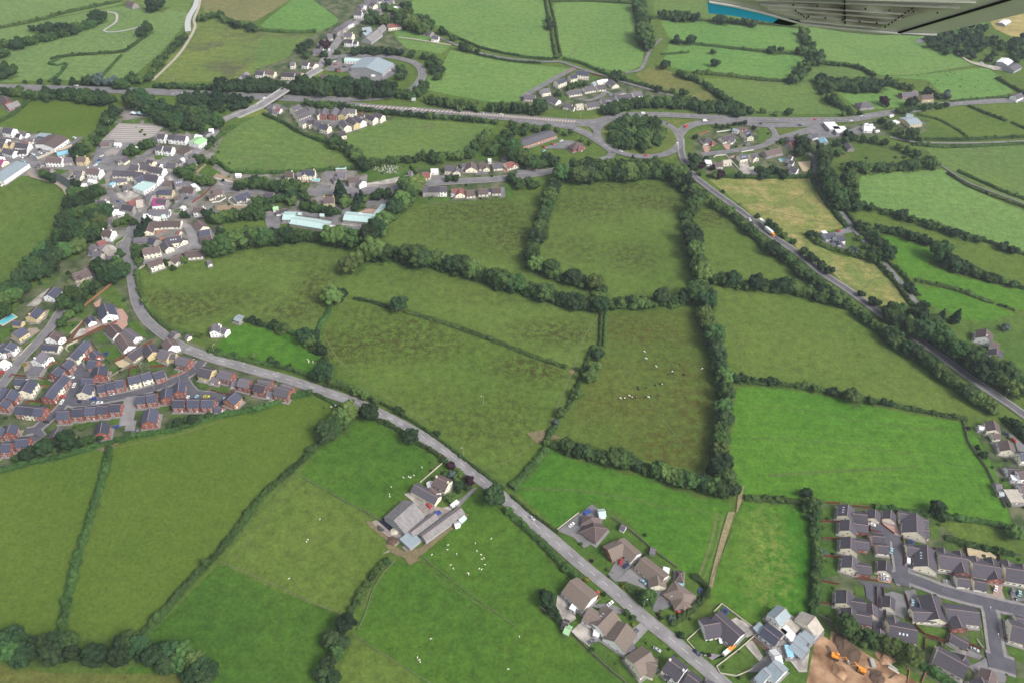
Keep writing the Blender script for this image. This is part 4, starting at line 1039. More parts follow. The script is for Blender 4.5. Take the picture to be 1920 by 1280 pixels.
Bd(LV, 'right in the cream cul-de-sac', '''
1190,480 1265,560 8 2 Cg
1290,440 1395,520 8 2 Yd
1375,425 1480,490 8 2 Wd
1540,405 1650,450 8 2 Cd
1655,385 1755,420 8 2 Cd
1455,395 1500,400 5 1 Rg g''')
Bd(LV, 'between the bridge and the big pale field', '''
150,270 240,280 9 1 Gg +225,330 235,390 7 1
290,320 340,330 6 1 Wr''')
Bd(MV, 'in the goods yard inside the slip-road loop', '''
1010,1020 1185,865 40 1.6 Mu lH
690,880 1010,892 9 1.3 Wt l
560,1030 610,1015 5 1 Rb S''')
Bd(MV, 'at the near end of the far village street', '''
215,742 350,742 9 1 Gg
300,630 400,600 8 1.5 Wg
330,700 380,690 6 1 Wg
690,592 810,602 8 2 Wd C
830,620 880,625 7 1.5 Wd
690,490 812,510 9 2 Cg C
530,460 600,400 8 2 Gg
610,410 690,350 8 2 Gg
690,345 790,300 8 2 Wg
420,520 500,510 9 1.5 Gg
320,1125 440,1130 8 1 Rb
60,930 150,945 8 1.5 Wd
170,930 250,960 9 1 Cb
-130,940 -60,940 8 1.5 Cg
0,1090 50,1100 7 1 Cd''')
Bd(MV, 'on the farm side of the far village street', '''
950,425 1080,410 12 1.6 Mu
960,500 1070,450 8 1 Mu
1010,570 1180,450 14 1.2 Ma B
1180,440 1270,375 9 1 Ma B
1335,370 1530,352 9 1.5 Cr
1350,216 1450,212 9 1.5 Cb
1425,102 1535,100 7 1 Mw B
1100,150 1235,140 9 1 Gg''')
Bd(MV, 'in the huddle at the top edge', '''
835,172 950,182 9 2 Wd c
960,90 1005,95 7 1 Ww
980,20 1080,20 9 2 Gg
1090,40 1150,70 8 2 Cg
1110,0 1180,10 9 2 Gg
1220,60 1290,40 8 2 Wg
1300,30 1390,15 8 2 Wg
1270,0 1340,-20 8 2 Ws
900,90 960,60 8 1.5 Gg
1010,-20 1090,-30 8 2 Gg
1180,-20 1250,-30 8 2 Wg
1360,-30 1420,-40 8 2 Gg''')
Bd(T(1, 0), 'left of the bridge over the trunk road', '''
0,535 60,540 8 1.5 Wd
70,530 140,540 8 1.5 Cb
190,545 290,550 9 1.5 Cd
300,545 340,550 6 1.5 Yd
-120,560 -30,570 9 1.2 Rg''')
Bd(T(1, 0), 'beside the lane through the far fields', '''
1270,225 1320,240 9 1 Gg
1320,270 1370,275 8 1.5 Wg''')
Bd(T(0, 0), 'under the hedge in the top left corner', '''
960,5 1010,25 9 1.5 Gb
20,720 60,760 10 1 Rb
40,790 130,760 10 1 Ra
1790,590 1850,540 7 1 Ra B''')
Bd(NV, 'of the pale estate above the roundabout', '''
960,108 1150,122 9 2 Cs
865,178 962,160 8 2 Cs
665,262 790,212 8 2 Cs
435,388 560,368 9 1.5 Cg
185,465 350,480 9 1 Cg
560,482 700,545 9 1 Wg
840,412 1030,385 9 1 Cg
1075,362 1230,335 9 1 Cg
1272,328 1400,322 9 1 Cg
1475,232 1560,305 9 1 Cg
1270,262 1370,235 6 1 Cw
1370,240 1430,230 6 1 Cw
1200,285 1240,270 6 1 Wu
790,592 900,612 8 1 Cg +900,640 940,650 6 1
960,610 1060,600 8 1 Ce
1112,600 1300,572 9 1 Cg
1335,528 1540,518 11 1 Cg v
1565,475 1790,455 9 1 Wg
1810,430 1940,415 9 1 Wg
2070,480 2210,490 9 1 Wg
1540,460 1690,430 4 .9 Cg f''')
Bd(NV, 'beside the parking left of the roundabout', '''
15,1212 610,1010 14 1.2 Og l
930,1150 1010,1200 15 1.2 Rb h +980,1230 1060,1225 8 1 Rr''')
Bd(OV, 'between the slip road and the short street', '''
140,488 290,468 9 1 Cd h +260,530 320,520 6 1 Rr
420,470 600,425 9 1 Cd +540,500 590,480 6 1 Wd
755,385 860,362 9 1.5 Cs v +850,400 870,440 7 1.5
600,330 680,350 5 1 Wu
650,340 800,330 5 1 Rb f''')
Bd(OV, 'below the short street right of the roundabout', '''
345,842 440,850 7 1 Cb
445,812 560,800 7 1 Ce
180,835 270,840 7 1 Ww f
690,738 800,720 8 1.5 Cs v
845,722 965,708 8 1.5 Cg +900,740 940,760 6 1.5
1070,682 1310,628 9 1 Gb
1430,730 1490,750 8 1.5 Wd
1450,810 1510,830 6 1.5 Wd
1470,900 1570,935 9 1.5 Wd
1440,462 1560,452 11 1 Gg
1440,560 1540,500 8 1 Gr
1770,420 1850,400 8 1 Wg
880,1020 990,1000 5 .9 Gg f''')
Bd(T(3, 0), 'of the filling station and yards beside the trunk road', '''
440,948 520,945 16 1.3 Mw fH
500,975 590,975 14 1.3 Mw fH
720,945 780,950 10 1 Ww
150,1030 230,1020 12 1 Gg
410,1030 430,1060 8 1 Ml S
600,1070 630,1110 7 1 Gg B
1030,905 1120,890 18 1.3 Yu +1040,860 1090,870 10 1.5''')
Bd(T(3, 0), 'beyond the trunk road in the far right fields', '''
680,775 780,765 11 1 Gg h
1150,718 1235,714 9 1.5 Yb c
1000,700 1110,695 9 1 Rg
1080,690 1120,685 7 1 Gg
1850,720 1900,700 9 1.5 Wg
1760,470 1800,440 14 1.6 Mw lB
1810,510 1870,480 14 1.4 Mg lB
1755,175 1800,150 10 1 Mw lB''')
Bd(T(3, 1), 'inside the hedged plot between the roads', '''
430,480 500,470 8 1 Ws
510,500 570,490 8 1.5 Ws +530,520 540,560 6 1
410,470 440,465 5 1 Ww f
480,560 580,580 6 1 Wg f''')
Bd(SV, 'half hidden by trees at the right edge', '''
958,505 948,705 12 1.6 Wb c +1080,850 1300,905 6 1.5
1225,1010 1215,1160 9 1.2 Wd +1310,1060 1390,1090 6 1''')
Bd(XV, 'down the right edge beyond the lush field', '''
400,178 430,290 10 1.6 Cb +392,345 480,342 6 1
232,250 290,255 4 1 Ww
570,418 605,530 11 1.5 Cb
712,582 768,572 9 1.5 Cs
572,762 740,775 7 1 Wd
700,800 780,790 9 1.5 Wb
612,850 690,860 6 1 Ww f
730,970 780,970 7 1 Wb
565,1085 730,1085 11 1 Ge f
430,950 500,950 5 1 Gg S
470,1040 520,1040 4 1 Gu S''', ws=.86)
Bd(PV, 'of the farm on the main road', '''
470,1080 768,812 17 1.3 Ma B
1095,432 1290,525 9 2 Cb C +1010,590 1110,680 7 1.2
770,552 1130,745 7 1.2 Cg S
1010,490 1030,570 4 1 Ww S
725,1265 1095,985 5 1 Ma B
900,1320 1480,900 6 1.1 Ma B
640,1300 790,1440 8 1 Mu fB
1400,1130 1430,1120 3 .8 Ww S
1440,1070 1520,1000 4 .7 Mt S''')
Bd(T(2, 3), 'on the field side of the main road', '''
560,70 680,150 12 1 Gb h +600,10 590,80 10 1
805,205 935,320 9 1 Wk +720,285 830,235 10 1 Rk
965,350 1145,490 10 1 Ck +1100,545 1090,480 9 1 Ck
1185,540 1345,655 11 1 Rk h +1290,700 1260,620 9 1
1235,460 1290,470 7 1 Gb h
650,-5 700,-10 5 1 Wt S
825,100 845,110 4 .8 Wg S
1040,275 1075,285 4 .8 Gg S
1135,445 1170,455 6 .9 Ww f
1525,765 1710,930 11 1 Wd +1440,850 1560,830 11 1
1240,540 1270,555 5 .7 Wl f''', ws=1.02)
Bd(T(2, 3), 'on the near side of the main road', '''
435,515 595,650 13 1.3 Wk
450,695 480,710 5 1 Ww f
760,735 645,855 12 1.3 Wk v +560,740 660,800 9 1.3
860,835 770,970 13 1.3 Wk +830,990 900,970 9 1 Wg f
915,1135 1040,1050 12 1.5 Ck +990,1115 1085,1150 10 1.3
1175,1105 1290,1195 10 2 Wd C +1170,1190 1200,1215 6 1
1315,1215 1400,1275 8 1 Gd
615,890 655,900 5 1 Ww f
400,860 440,880 5 .9 Gn S
385,820 420,835 5 .9 Gd S
1450,1290 1540,1340 9 1 Gg''', ws=1.02)
Bd(QV, 'of the workshop yard in the bottom right', '''
740,465 898,320 8 2 Wu
1225,575 1345,445 13 1.2 Ee
580,610 810,785 9 1.2 Ws l
640,545 880,730 6 1 Ge f
910,730 1000,665 8 1 Ww f
1190,640 1340,760 8 1.2 Mu l
1095,715 1235,830 8 1 Mu l
1010,835 1200,990 7 1 Mu l
915,960 1000,960 6 .9 Ml f
700,1130 870,1290 11 1.5 Wu
560,1230 660,1330 10 1.5 Wu
740,1040 830,1020 9 1 Ww
900,640 1010,520 9 .9 Ce f
560,580 460,660 4 .8 Gu f'''.replace('Ee', 'Ce'), ws=1.02)
Bd(RV, 'of the column beside the small lush field', '''
565,202 545,368 9 1.6 Cd v +620,342 850,368 7 1.5 Rd
587,432 580,590 9 1.6 Cd +640,492 862,520 7 1.5 Rd
602,690 598,858 9 1.6 Cd +645,752 880,782 7 1.5 Rd
625,972 615,1145 9 1.6 Cd +680,1112 910,1145 7 1.5 Rd
540,1490 535,1680 9 1.6 Cd +600,1655 830,1690 7 1.5 Rd
610,1755 615,1955 9 1.6 Cd +670,1850 920,1892 7 1.5 Rd''', 'y')
Bd(RV, 'around the drive of the cream estate', '''
970,278 962,405 7 1 Cd g
1205,292 1195,412 7 1 Cd g
925,680 1110,695 7 1 Cd g
1000,820 1170,835 7 1 Cd g
1135,1045 1128,1195 7 1 Cd g
920,1690 935,1850 6 1 Cd g
1195,1578 1188,1740 6 1 Cd g
1040,2070 1050,2210 8 1 Rd
1585,335 1592,612 13 1.3 Cd +1345,335 1540,372 8 1 +1640,430 1770,450 7 1 +1640,585 1780,605 7 1
1745,812 1760,1125 12 1.3 Cd v +1450,842 1700,882 8 1''')
Bd(UV, 'above the building site hedge', '''
1190,900 1595,975 11 1.3 Cd v +1250,760 1275,900 7 1''')
Bd(VV, 'inside the bends of the cream estate road', '''
420,212 515,505 11 1.3 Cd +212,428 470,440 8 1.2
620,392 1000,440 11 1.3 Cd +735,480 790,610 8 1.5 Rd
675,710 868,815 6 1 Cd g
510,892 865,1090 11 1.3 Cd +835,960 780,1040 7 1
1395,590 1560,640 13 1.3 Cd
1450,500 1560,530 7 1 Cd
1020,1215 1080,1330 10 1 Cd
1145,1130 1110,1250 8 1 Cb''')
Bd(WV, 'of the row above the cream estate road', '''
412,970 915,1045 12 1.3 Cd +475,835 480,980 7 1.3 +765,885 795,1010 7 1.3 +790,1080 850,1270 8 1.5 Rd
1005,1115 1510,1200 12 1.3 Cd +1045,975 1070,1110 7 1.3 +1335,1000 1375,1140 7 1.3 +1385,1220 1450,1380 8 1.5 Rd
1595,1195 2050,1270 12 1.3 Cd +1620,1050 1650,1180 7 1.3 +1890,1120 1910,1220 7 1.3''')
Bd(VV, 'in front of the cream estate row', '''
740,25 885,40 7 1 Cd g
945,60 1092,85 7 1 Cd g''')

Bd(T(0, 1), 'by the small lush field at the main road', '''
1585,1165 1650,1160 8 2 Wg c +1600,1200 1610,1150 6 2 +1660,1180 1700,1195 6 1.5
1770,1095 1810,1110 6 1 Gu l
1290,1205 1320,1225 6 1 Gg S
1400,1235 1415,1245 4 .8 Cg S''')

Bd(GV, 'in the backyards of the village', '''
420,445 465,440 5 1 Ww
565,645 610,635 6 1.5 Cg
770,695 805,705 5 1 Wg
1115,622 1150,612 5 1 Ww
1075,655 1110,650 5 1 Wd
60,1000 110,1010 5 .9 Wl f
90,930 130,925 5 1 Gg
240,1060 300,1050 5 .9 Gg
560,1190 610,1170 6 1.5 Gg
720,1130 760,1110 5 1 Wg
1010,1200 1060,1190 6 1 Gb''')
Bd(FV, 'in the backyards of the far left street', '''
300,350 360,345 6 1 Gg
370,375 430,372 6 1 Cr
440,330 500,335 5 1 Wg
250,250 310,262 6 1 Wd
330,230 400,245 6 1 Wg
130,370 180,385 6 1.5 Yd
560,700 610,705 5 1 Gg
640,760 760,775 6 1 Gb
1210,990 1270,1000 5 1 Ww
1330,930 1420,945 5 1 Ww
1400,1030 1440,1020 4 1 Cb''')
Bd(HV, 'in the plots below the village', '''
1440,232 1490,245 4 .9 Ww f
420,870 470,860 6 1 Gg
250,930 300,940 6 1 Ge
60,870 110,880 5 1 Wg
330,420 390,415 6 1 Gg
1380,590 1420,600 4 .8 Cr
1830,1040 1870,1030 5 1 Wg''')
# ------------------------------------------------------------------ VEGETATION
M_ROUGH_SHADE = grass('shaded_rough_margin', (0.060, 0.095, 0.030), (0.110, 0.140, 0.045), (0.15, 0.13, 0.06), .6, .1)  # rough grass kept darker, with hedge shadow painted into its colour
def leafmat(name, a, b):
    m, t, bs = new_mat(name); N = t.nodes.new; L = t.links.new
    bs.inputs['Roughness'].default_value = .8; bs.inputs['Specular IOR Level'].default_value = .15
    g_ = N('ShaderNodeNewGeometry'); n = N('ShaderNodeTexNoise'); n.inputs['Scale'].default_value = .45; n.inputs['Detail'].default_value = 5; n.inputs['Roughness'].default_value = .7
    L(g_.outputs['Position'], n.inputs['Vector'])
    mr = N('ShaderNodeMapRange'); mr.inputs[1].default_value = .35; mr.inputs[2].default_value = .65; L(n.outputs['Fac'], mr.inputs[0])
    mx = N('ShaderNodeMix'); mx.data_type = 'RGBA'; mx.inputs[6].default_value = (*a, 1); mx.inputs[7].default_value = (*b, 1); L(mr.outputs[0], mx.inputs[0])
    n2 = N('ShaderNodeTexNoise'); n2.inputs['Scale'].default_value = .035; n2.inputs['Detail'].default_value = 2; L(g_.outputs['Position'], n2.inputs['Vector'])
    m2 = N('ShaderNodeMapRange'); m2.inputs[1].default_value = .3; m2.inputs[2].default_value = .7; m2.inputs[3].default_value = .62; m2.inputs[4].default_value = 1.25; L(n2.outputs['Fac'], m2.inputs[0])
    oi = N('ShaderNodeObjectInfo'); m3 = N('ShaderNodeMapRange'); m3.inputs[3].default_value = .46; m3.inputs[4].default_value = .95; L(oi.outputs['Random'], m3.inputs[0])
    mm = N('ShaderNodeMath'); mm.operation = 'MULTIPLY'; L(m2.outputs[0], mm.inputs[0]); L(m3.outputs[0], mm.inputs[1])
    hs = N('ShaderNodeHueSaturation'); L(mx.outputs[2], hs.inputs['Color']); fr = N('ShaderNodeMath'); fr.operation = 'MULTIPLY'; fr.inputs[1].default_value = 7.31; L(oi.outputs['Random'], fr.inputs[0]); f2 = N('ShaderNodeMath'); f2.operation = 'FRACT'; L(fr.outputs[0], f2.inputs[0]); m4 = N('ShaderNodeMapRange'); m4.inputs[3].default_value = .475; m4.inputs[4].default_value = .525; L(f2.outputs[0], m4.inputs[0]); L(m4.outputs[0], hs.inputs['Hue']); L(mm.outputs[0], hs.inputs['Value']); L(hs.outputs[0], bs.inputs['Base Color'])
    return m
LEAF = {'g': leafmat('leaf_green', (0.041, 0.084, 0.024), (0.081, 0.142, 0.038)),
        'd': leafmat('leaf_dark', (0.024, 0.054, 0.022), (0.049, 0.089, 0.030)),
        'l': leafmat('leaf_light', (0.081, 0.142, 0.035), (0.142, 0.216, 0.057)),
        'y': leafmat('leaf_yellow', (0.20, 0.20, 0.03), (0.30, 0.27, 0.04)),
        'p': leafmat('leaf_purple', (0.030, 0.012, 0.020), (0.060, 0.022, 0.034)),
        'b': leafmat('leaf_blue', (0.081, 0.128, 0.115), (0.149, 0.203, 0.182)),
        'k': leafmat('needle_dark', (0.016, 0.043, 0.022), (0.035, 0.070, 0.032)),
        'h': leafmat('hedge_leaf', (0.034, 0.075, 0.018), (0.075, 0.130, 0.032))}
WORD = {'g': 'mid-green', 'd': 'dark green', 'l': 'light green', 'y': 'yellow', 'p': 'purple-leaved', 'b': 'blue-grey', 'k': 'dark'}
BARK = mat('bark', (0.11, 0.085, 0.065), .95, .2, 3)
def _ico():
    t = (1 + 5 ** .5) / 2
    v = [(-1, t, 0), (1, t, 0), (-1, -t, 0), (1, -t, 0), (0, -1, t), (0, 1, t), (0, -1, -t), (0, 1, -t), (t, 0, -1), (t, 0, 1), (-t, 0, -1), (-t, 0, 1)]
    f = [(0, 11, 5), (0, 5, 1), (0, 1, 7), (0, 7, 10), (0, 10, 11), (1, 5, 9), (5, 11, 4), (11, 10, 2), (10, 7, 6), (7, 1, 8), (3, 9, 4), (3, 4, 2), (3, 2, 6), (3, 6, 8), (3, 8, 9), (4, 9, 5), (2, 4, 11), (6, 2, 10), (8, 6, 7), (9, 8, 1)]
    v = [Vector(q).normalized() for q in v]
    return v, f
def _sub(v, f):
    v = list(v); c = {}; nf = []
    def m(a, b):
        k = (min(a, b), max(a, b))
        if k not in c: v.append(((v[a] + v[b]) / 2).normalized()); c[k] = len(v) - 1
        return c[k]
    for a, b, d in f:
        x, y, z = m(a, b), m(b, d), m(d, a); nf += [(a, x, z), (b, y, x), (d, z, y), (x, y, z)]
    return v, nf
I0 = _ico(); I1 = _sub(*I0); I2 = _sub(*I1)
def blob(vs, fs, c, r, ico, rng, amp=.28, sq=1.0):
    """one lumpy clump of foliage"""
    b = len(vs); off = Vector((rng.random() * 99, rng.random() * 99, rng.random() * 99))
    for q in ico[0]:
        k = 1 + amp * 1.6 * (mnoise.noise(q * 2.1 + off)) + rng.uniform(-amp, amp) * .5
        vs.append((c[0] + q.x * r * k, c[1] + q.y * r * k, c[2] + q.z * r * k * sq))
    fs += [tuple(b + i for i in f) for f in ico[1]]
def leaves(vs, fs, c, r, n, rng, size):
    """small tilted leaf sprays standing off a clump"""
    for _ in range(n):
        d = Vector((rng.gauss(0, 1), rng.gauss(0, 1), rng.gauss(.25, 1))).normalized()
        p = Vector(c) + d * r * rng.uniform(.85, 1.3)
        u = d.orthogonal().normalized(); w_ = d.cross(u); a = rng.random() * 6.28
        u, w_ = u * math.cos(a) + w_ * math.sin(a), w_ * math.cos(a) - u * math.sin(a)
        w_ = (w_ + d * rng.uniform(-.9, .9)).normalized(); s_ = size * rng.uniform(.6, 1.3)
        b = len(vs); vs += [tuple(p - u * s_ - w_ * s_ * .6), tuple(p + u * s_ * .8 - w_ * s_ * .5), tuple(p + u * s_ * .3 + w_ * s_), ]
        fs.append((b, b + 1, b + 2))
def crown_geo(seed, kind='round', lod=2):
    """unit crown: radius 1 in plan, base at z 0"""
    rng = random.Random(seed); vs, fs = [], []
    ico = (I0, I1, I2)[min(lod, 2)] if lod < 2 else I2
    nb = {0: 7, 1: 12, 2: 34}[lod]; ic = {0: I0, 1: I1, 2: I1}[lod]
    if kind == 'cone':
        for i in range(nb):
            t = i / (nb - 1); rr = (1 - t) ** .7 * .85
            for k in range(1 if t > .8 else 3):
                a = rng.random() * 6.28; blob(vs, fs, (math.cos(a) * rr * .7, math.sin(a) * rr * .7, .3 + t * 2.7), .2 + .32 * (1 - t), ic, rng, .3)
                leaves(vs, fs, (math.cos(a) * rr * .7, math.sin(a) * rr * .7, .3 + t * 2.7), .2 + .3 * (1 - t), 10 if lod == 2 else 3, rng, .07)
        return vs, fs
    blob(vs, fs, (0, 0, .72), .66, ic, rng, .2, .85)
    for i in range(nb):
        h = rng.uniform(.02, 1.0) ** .8; a = i * 2.39996 + rng.uniform(-.4, .4); rr = math.sqrt(max(0, 1 - (h - .25) ** 2 * 1.4)) * rng.uniform(.52, .78)
        c = (math.cos(a) * rr, math.sin(a) * rr, .34 + h * .92 * rng.uniform(.85, 1.1)); r = rng.uniform(.15, .32) if lod == 2 else rng.uniform(.2, .36)
        if rng.random() < .12: c = (c[0] * 1.15, c[1] * 1.15, c[2] * 1.06)
        blob(vs, fs, c, r, ic, rng)
        leaves(vs, fs, c, r, {0: 3, 1: 12, 2: 38}[lod], rng, {0: .15, 1: .10, 2: .055}[lod])
    return vs, fs
CROWN = {}
def crown_mesh(var, col, kind='round'):
    k = (var, col, kind)
    if k not in CROWN:
        vs, fs = crown_geo(100 + var, kind, 2); CROWN[k] = mesh('crown', vs, fs, [LEAF[col]])
    return CROWN[k]
TRUNK = {}
def trunk_mesh(var):
    if var not in TRUNK:
        rng = random.Random(var); mb = MB(); mb.cyl((0, 0, 0), (0.01, 0, .5), .075, .055, 7); 
        for k in range(5):
            a = k * 1.3 + rng.random(); mb.cyl((0, 0, .38 + .03 * k), (math.cos(a) * .45, math.sin(a) * .45, .85 + rng.random() * .2), .035, .012, 5)
        TRUNK[var] = mb.me('trunk', [BARK])
    return TRUNK[var]
TREES = []     # (px, py, r_px, col, kind, place, belt id)
def scale_at(y): return (y + 728) * .737 / H_CAM
NBELT = [0]
def trees(place, data, r=12, cols='gggdl', kind='round', path=False, axis='x', gap=1.25, jit=.25, rows=1, v=None):
    """data: 'x,y[,r[,col]]' crown centres in photo pixels; path: a line walked with trees"""
    NBELT[0] += 1; rng = random.Random(NBELT[0] * 17); L = []
    for t in data.split():
        q = t.split(','); a, b = float(q[0]), float(q[1])
        if v: a, b = v(a, b)
        L.append((a, b, float(q[2]) if len(q) > 2 and q[2] else r, q[3] if len(q) > 3 else None))
    if path:
        out = []
        for (a, b) in zip(L, L[1:]):
            d = math.hypot(b[0] - a[0], (b[1] - a[1]) / .6); n = max(1, round(d / (r * gap)))
            for i in range(n):
                t = i / n
                for k in range(rows): out.append((a[0] + (b[0] - a[0]) * t + rng.uniform(-jit, jit) * r, a[1] + (b[1] - a[1]) * t + rng.uniform(-jit, jit) * r * .6 + (k - (rows - 1) / 2) * r * .9, r * rng.uniform(.6, 1.28), None))
        L = out + [(L[-1][0], L[-1][1], r, None)]
    for a, b, rr, c in L: TREES.append([a, b, rr, c or rng.choice(cols), kind, place, NBELT[0], axis, path or axis == 'y'])
def wood(place, poly, n, r, cols='ggdd', kind='round'):
    NBELT[0] += 1; rng = random.Random(NBELT[0]); p = pts(poly); xs = [q[0] for q in p]; ys = [q[1] for q in p]
    def inside(x, y):
        c = False
        for i in range(len(p)):
            (x1, y1), (x2, y2) = p[i - 1], p[i]
            if (y1 > y) != (y2 > y) and x < (x2 - x1) * (y - y1) / (y2 - y1) + x1: c = not c
        return c
    pl = []; tries = 0
    while len(pl) < n and tries < 20000:
        tries += 1; x, y = rng.uniform(min(xs), max(xs)), rng.uniform(min(ys), max(ys))
        if inside(x, y) and all(math.hypot(x - a, (y - b) * 2) > r * 1.05 for a, b in pl): pl.append((x, y))
    for x, y in pl: TREES.append([x, y, r * rng.uniform(.8, 1.2), rng.choice(cols), kind, place, NBELT[0], 'x', False])
tr = trees
tr('in the long diagonal belt across the middle', '700,468 740,472 780,480 820,488 860,498 900,510 940,524 980,535 1010,545 1050,558 1090,565 1125,572', 15, path=True, gap=1.1)
tr('on the corner above the long meadow', '652,498,16,l 668,486,14 686,472,15,l 700,458,15 620,553,17 640,550,11,d')
tr('in the belt behind the oval meadow', '398,464 430,453 470,445 510,443 545,438 580,439 620,443 655,446 685,444', 13, path=True, gap=1.0)
tr('in the belt climbing from school to road', '690,440,16,d 705,428,16,d 718,412,14,l 728,400,11,l 738,388 752,376 765,362 775,350 785,342 762,345 748,372 741,392', 14)
tr('in the belt left of the hilltop meadow', '1040,338 1034,358 1027,378 1021,398 1017,415 1012,438 1002,455 993,475,15,l 1000,490', 12, path=True, axis='y')
tr('in the belt below the hilltop meadow', '1005,495,14,l 1032,500,16 1040,510 1075,518,16,d 1088,522,12,d 1118,530,15,l 1128,540,12 1122,562,15,l 1120,572,12,l 1142,568,9,l 1162,566,12,l 1185,563,12 1202,565,12 1215,570,9 1240,557,15,d 1262,565,9 1285,555,13,d')
tr('in the tall belt right of the hilltop meadow', '1272,325 1285,342 1298,355 1306,368', 15, path=True, axis='y')
tr('in the long upright belt in the centre right', '1300,386,16 1285,402,8,l 1292,420,13,l 1298,440,17,d 1302,456,15 1304,472,17 1312,495,16,g 1318,510,18,l 1314,530,13,l 1312,546,21 1325,562,17 1322,590,14,l 1330,608,15,l 1340,628,17,g 1337,640,16 1345,656,14,d 1348,670,14,d 1350,690,14,d 1357,705,16,l 1360,735,17,g 1358,765,17,g 1360,785,17,d 1352,805,14,g 1350,825,14,l 1350,845,14,l 1355,865,17,d 1345,880,18,d 1360,895,17 1375,915,15 1352,918,14', axis='y')
tr('in the hedge above the slope meadow', '1335,518,12 1355,520,12 1375,524,14,d 1395,532,9 1420,530,14,d 1442,532,9 1458,534,13,d 1475,534,14 1492,538,12 1515,545,11,l 1532,556,9,d 1546,556,10,l 1572,557,14')
tr('in the roadside belt left of the trunk lane', '1340,378 1365,395 1380,407 1395,420 1410,432 1427,445 1437,460 1450,466 1485,487 1497,500 1515,517 1532,528 1547,540 1570,557 1595,572 1615,587 1635,602 1655,615 1672,628 1690,645 1710,657 1735,672 1755,687 1772,702 1790,717 1807,730 1825,742 1845,750 1862,765', 11, path=True, gap=1.2, cols='ggdll')
tr('by the verge at the top of the trunk lane', '1295,352,9 1320,360,6 1327,367,6 1356,358,4 1386,383,3', 6)
tr('between the trunk lane and the hay field', '1420,405,6 1445,420,12,d 1458,430,9 1470,440,8 1488,452,7 1507,470,10 1522,482,12,d 1540,495,10 1556,506,11 1615,550,8,d 1640,565,12,d')
tr('in the dense wood beside the trunk lane', '1672,587 1695,596 1720,606 1745,620 1772,638 1800,655 1830,672 1860,690 1890,712 1915,732', 16, path=True, rows=2, gap=1.1)
tr('by the lane end below the bright paddocks', '1733,572,12,d 1745,600,12 1760,600,12 1705,535,11,d 1712,545,8 1775,630,12')
tr('of the two tall conifers by the paddock', '1768,588,7,k 1795,592,10,k', kind='cone')
tr('at the meeting of lane and hedges', '1612,420,10 1628,428,10 1640,440,12,g 1648,455,12,d 1640,477,13,g 1665,475,15,d 1655,455,10 1600,468,9,b 1612,446,6,l 1624,461,6,l 1530,440,7,d 1520,438,7')
tr('in the hedge between the upper paddocks', '1647,427 1685,432 1705,437 1740,452', 9, path=True, cols='gdd')
tr('in the hedge dividing the bright paddocks', '1765,470,19,g 1782,490,14 1797,495,13,d 1812,500,12,d 1830,508,10 1850,517,8 1866,520,8 1880,525,8 1902,532,8')
tr('along the hedge below the far pasture', '1615,382,8 1635,388,8 1660,397,6 1692,402,11,d 1712,410,8 1740,418,9 1758,422,9 1775,431,7 1792,436,9,d 1815,443,7 1835,448,7 1882,461,9 1902,468,9', 7)
tr('in the wild wood beside the winding lane', '1545,285 1548,305 1545,323 1555,345 1568,365 1580,384', 12, path=True, rows=2)
tr('in the scrub belt right of the winding lane', '1600,310 1592,330 1600,350 1603,368 1590,362 1575,375 1607,385', 11)
tr('in the hedge above the far pasture', '1616,310 1640,312 1661,311 1690,310 1707,306 1732,307 1752,303', 10, path=True)
tr('in the thicket behind the filling station', '1568,268 1585,262 1600,258 1620,260 1639,262 1658,266 1570,285 1590,250', 9)
tr('beside the new building at the far right', '1655,226 1668,235 1687,247 1710,252,14 1725,258,8 1687,274 1703,281 1720,288 1739,297', 9)
wood('in the round wood on the roundabout', '1145,262 1150,232 1175,216 1205,216 1235,228 1246,252 1235,268 1205,276 1170,278', 46, 10, 'gggdl')
tr('behind the trunk road at the roundabout', '1133,206 1170,196 1210,190 1250,188 1290,192 1330,198 1365,203 1392,208', 8, path=True, rows=2, cols='gdgl')
tr('in the wood south of the roundabout', '1075,312 1100,308 1120,308 1140,316 1158,310 1175,313 1210,311 1230,310 1246,314 1260,320', 10, path=True, rows=2, gap=1.0)
tr('in the wood behind the roadside houses', '965,285 985,292 1000,300 1022,300 1038,300', 12, path=True, rows=2)
tr('in the belt above the hilltop meadow', '1050,322 1075,328 1100,328 1130,326 1160,326 1190,322 1220,322 1250,322', 12, path=True)
tr('as the lone conifer by the roundabout', '1186,300,6,k', kind='cone')
tr('in the copse beside the small green', '958,332 975,346 990,338 1003,346 968,338', 10)
tr('in the copse left of the long brick lodge', '950,250 940,262 930,275 912,250 905,262 920,282 892,272 880,285 958,262', 12)
tr('between trunk road and long lodge', '962,232 985,236 1005,240 1025,240 985,246 965,244 1045,243,6 1060,250,6 1070,246,6 1090,262,5 1105,268,5', 9, cols='gl')
tr('in the hedge above the churchyard', '697,304 715,302 730,300 750,296 775,298 797,290 817,295 837,292 857,290 877,288', 9, path=True)
tr('in the belt between the two pale fields', '625,264 640,272 655,280 668,288 680,298 682,308', 12, path=True)
tr('in the thin hedge south of the trunk road', '575,192 600,194 630,196 660,200', 6, path=True); tr('in the hedge along the lower trunk road', '670,203 720,209 800,216 880,222 930,228', 5, path=True)
tr('in the belt north of the trunk road', '555,160 590,158 620,162 650,163 680,166 710,166 735,162', 11, path=True, rows=2, cols='gdd')
tr('in the belt below the far bright field', '742,172 765,176 782,172 795,158', 10, path=True); tr('on the far bank beside the hatched road', '800,185 835,190 875,196 895,200', 9, path=True); tr('below the pale estate', '925,200 960,200 985,202 1000,206', 9, path=True); tr('below the pale estate', '1012,200,16,d')
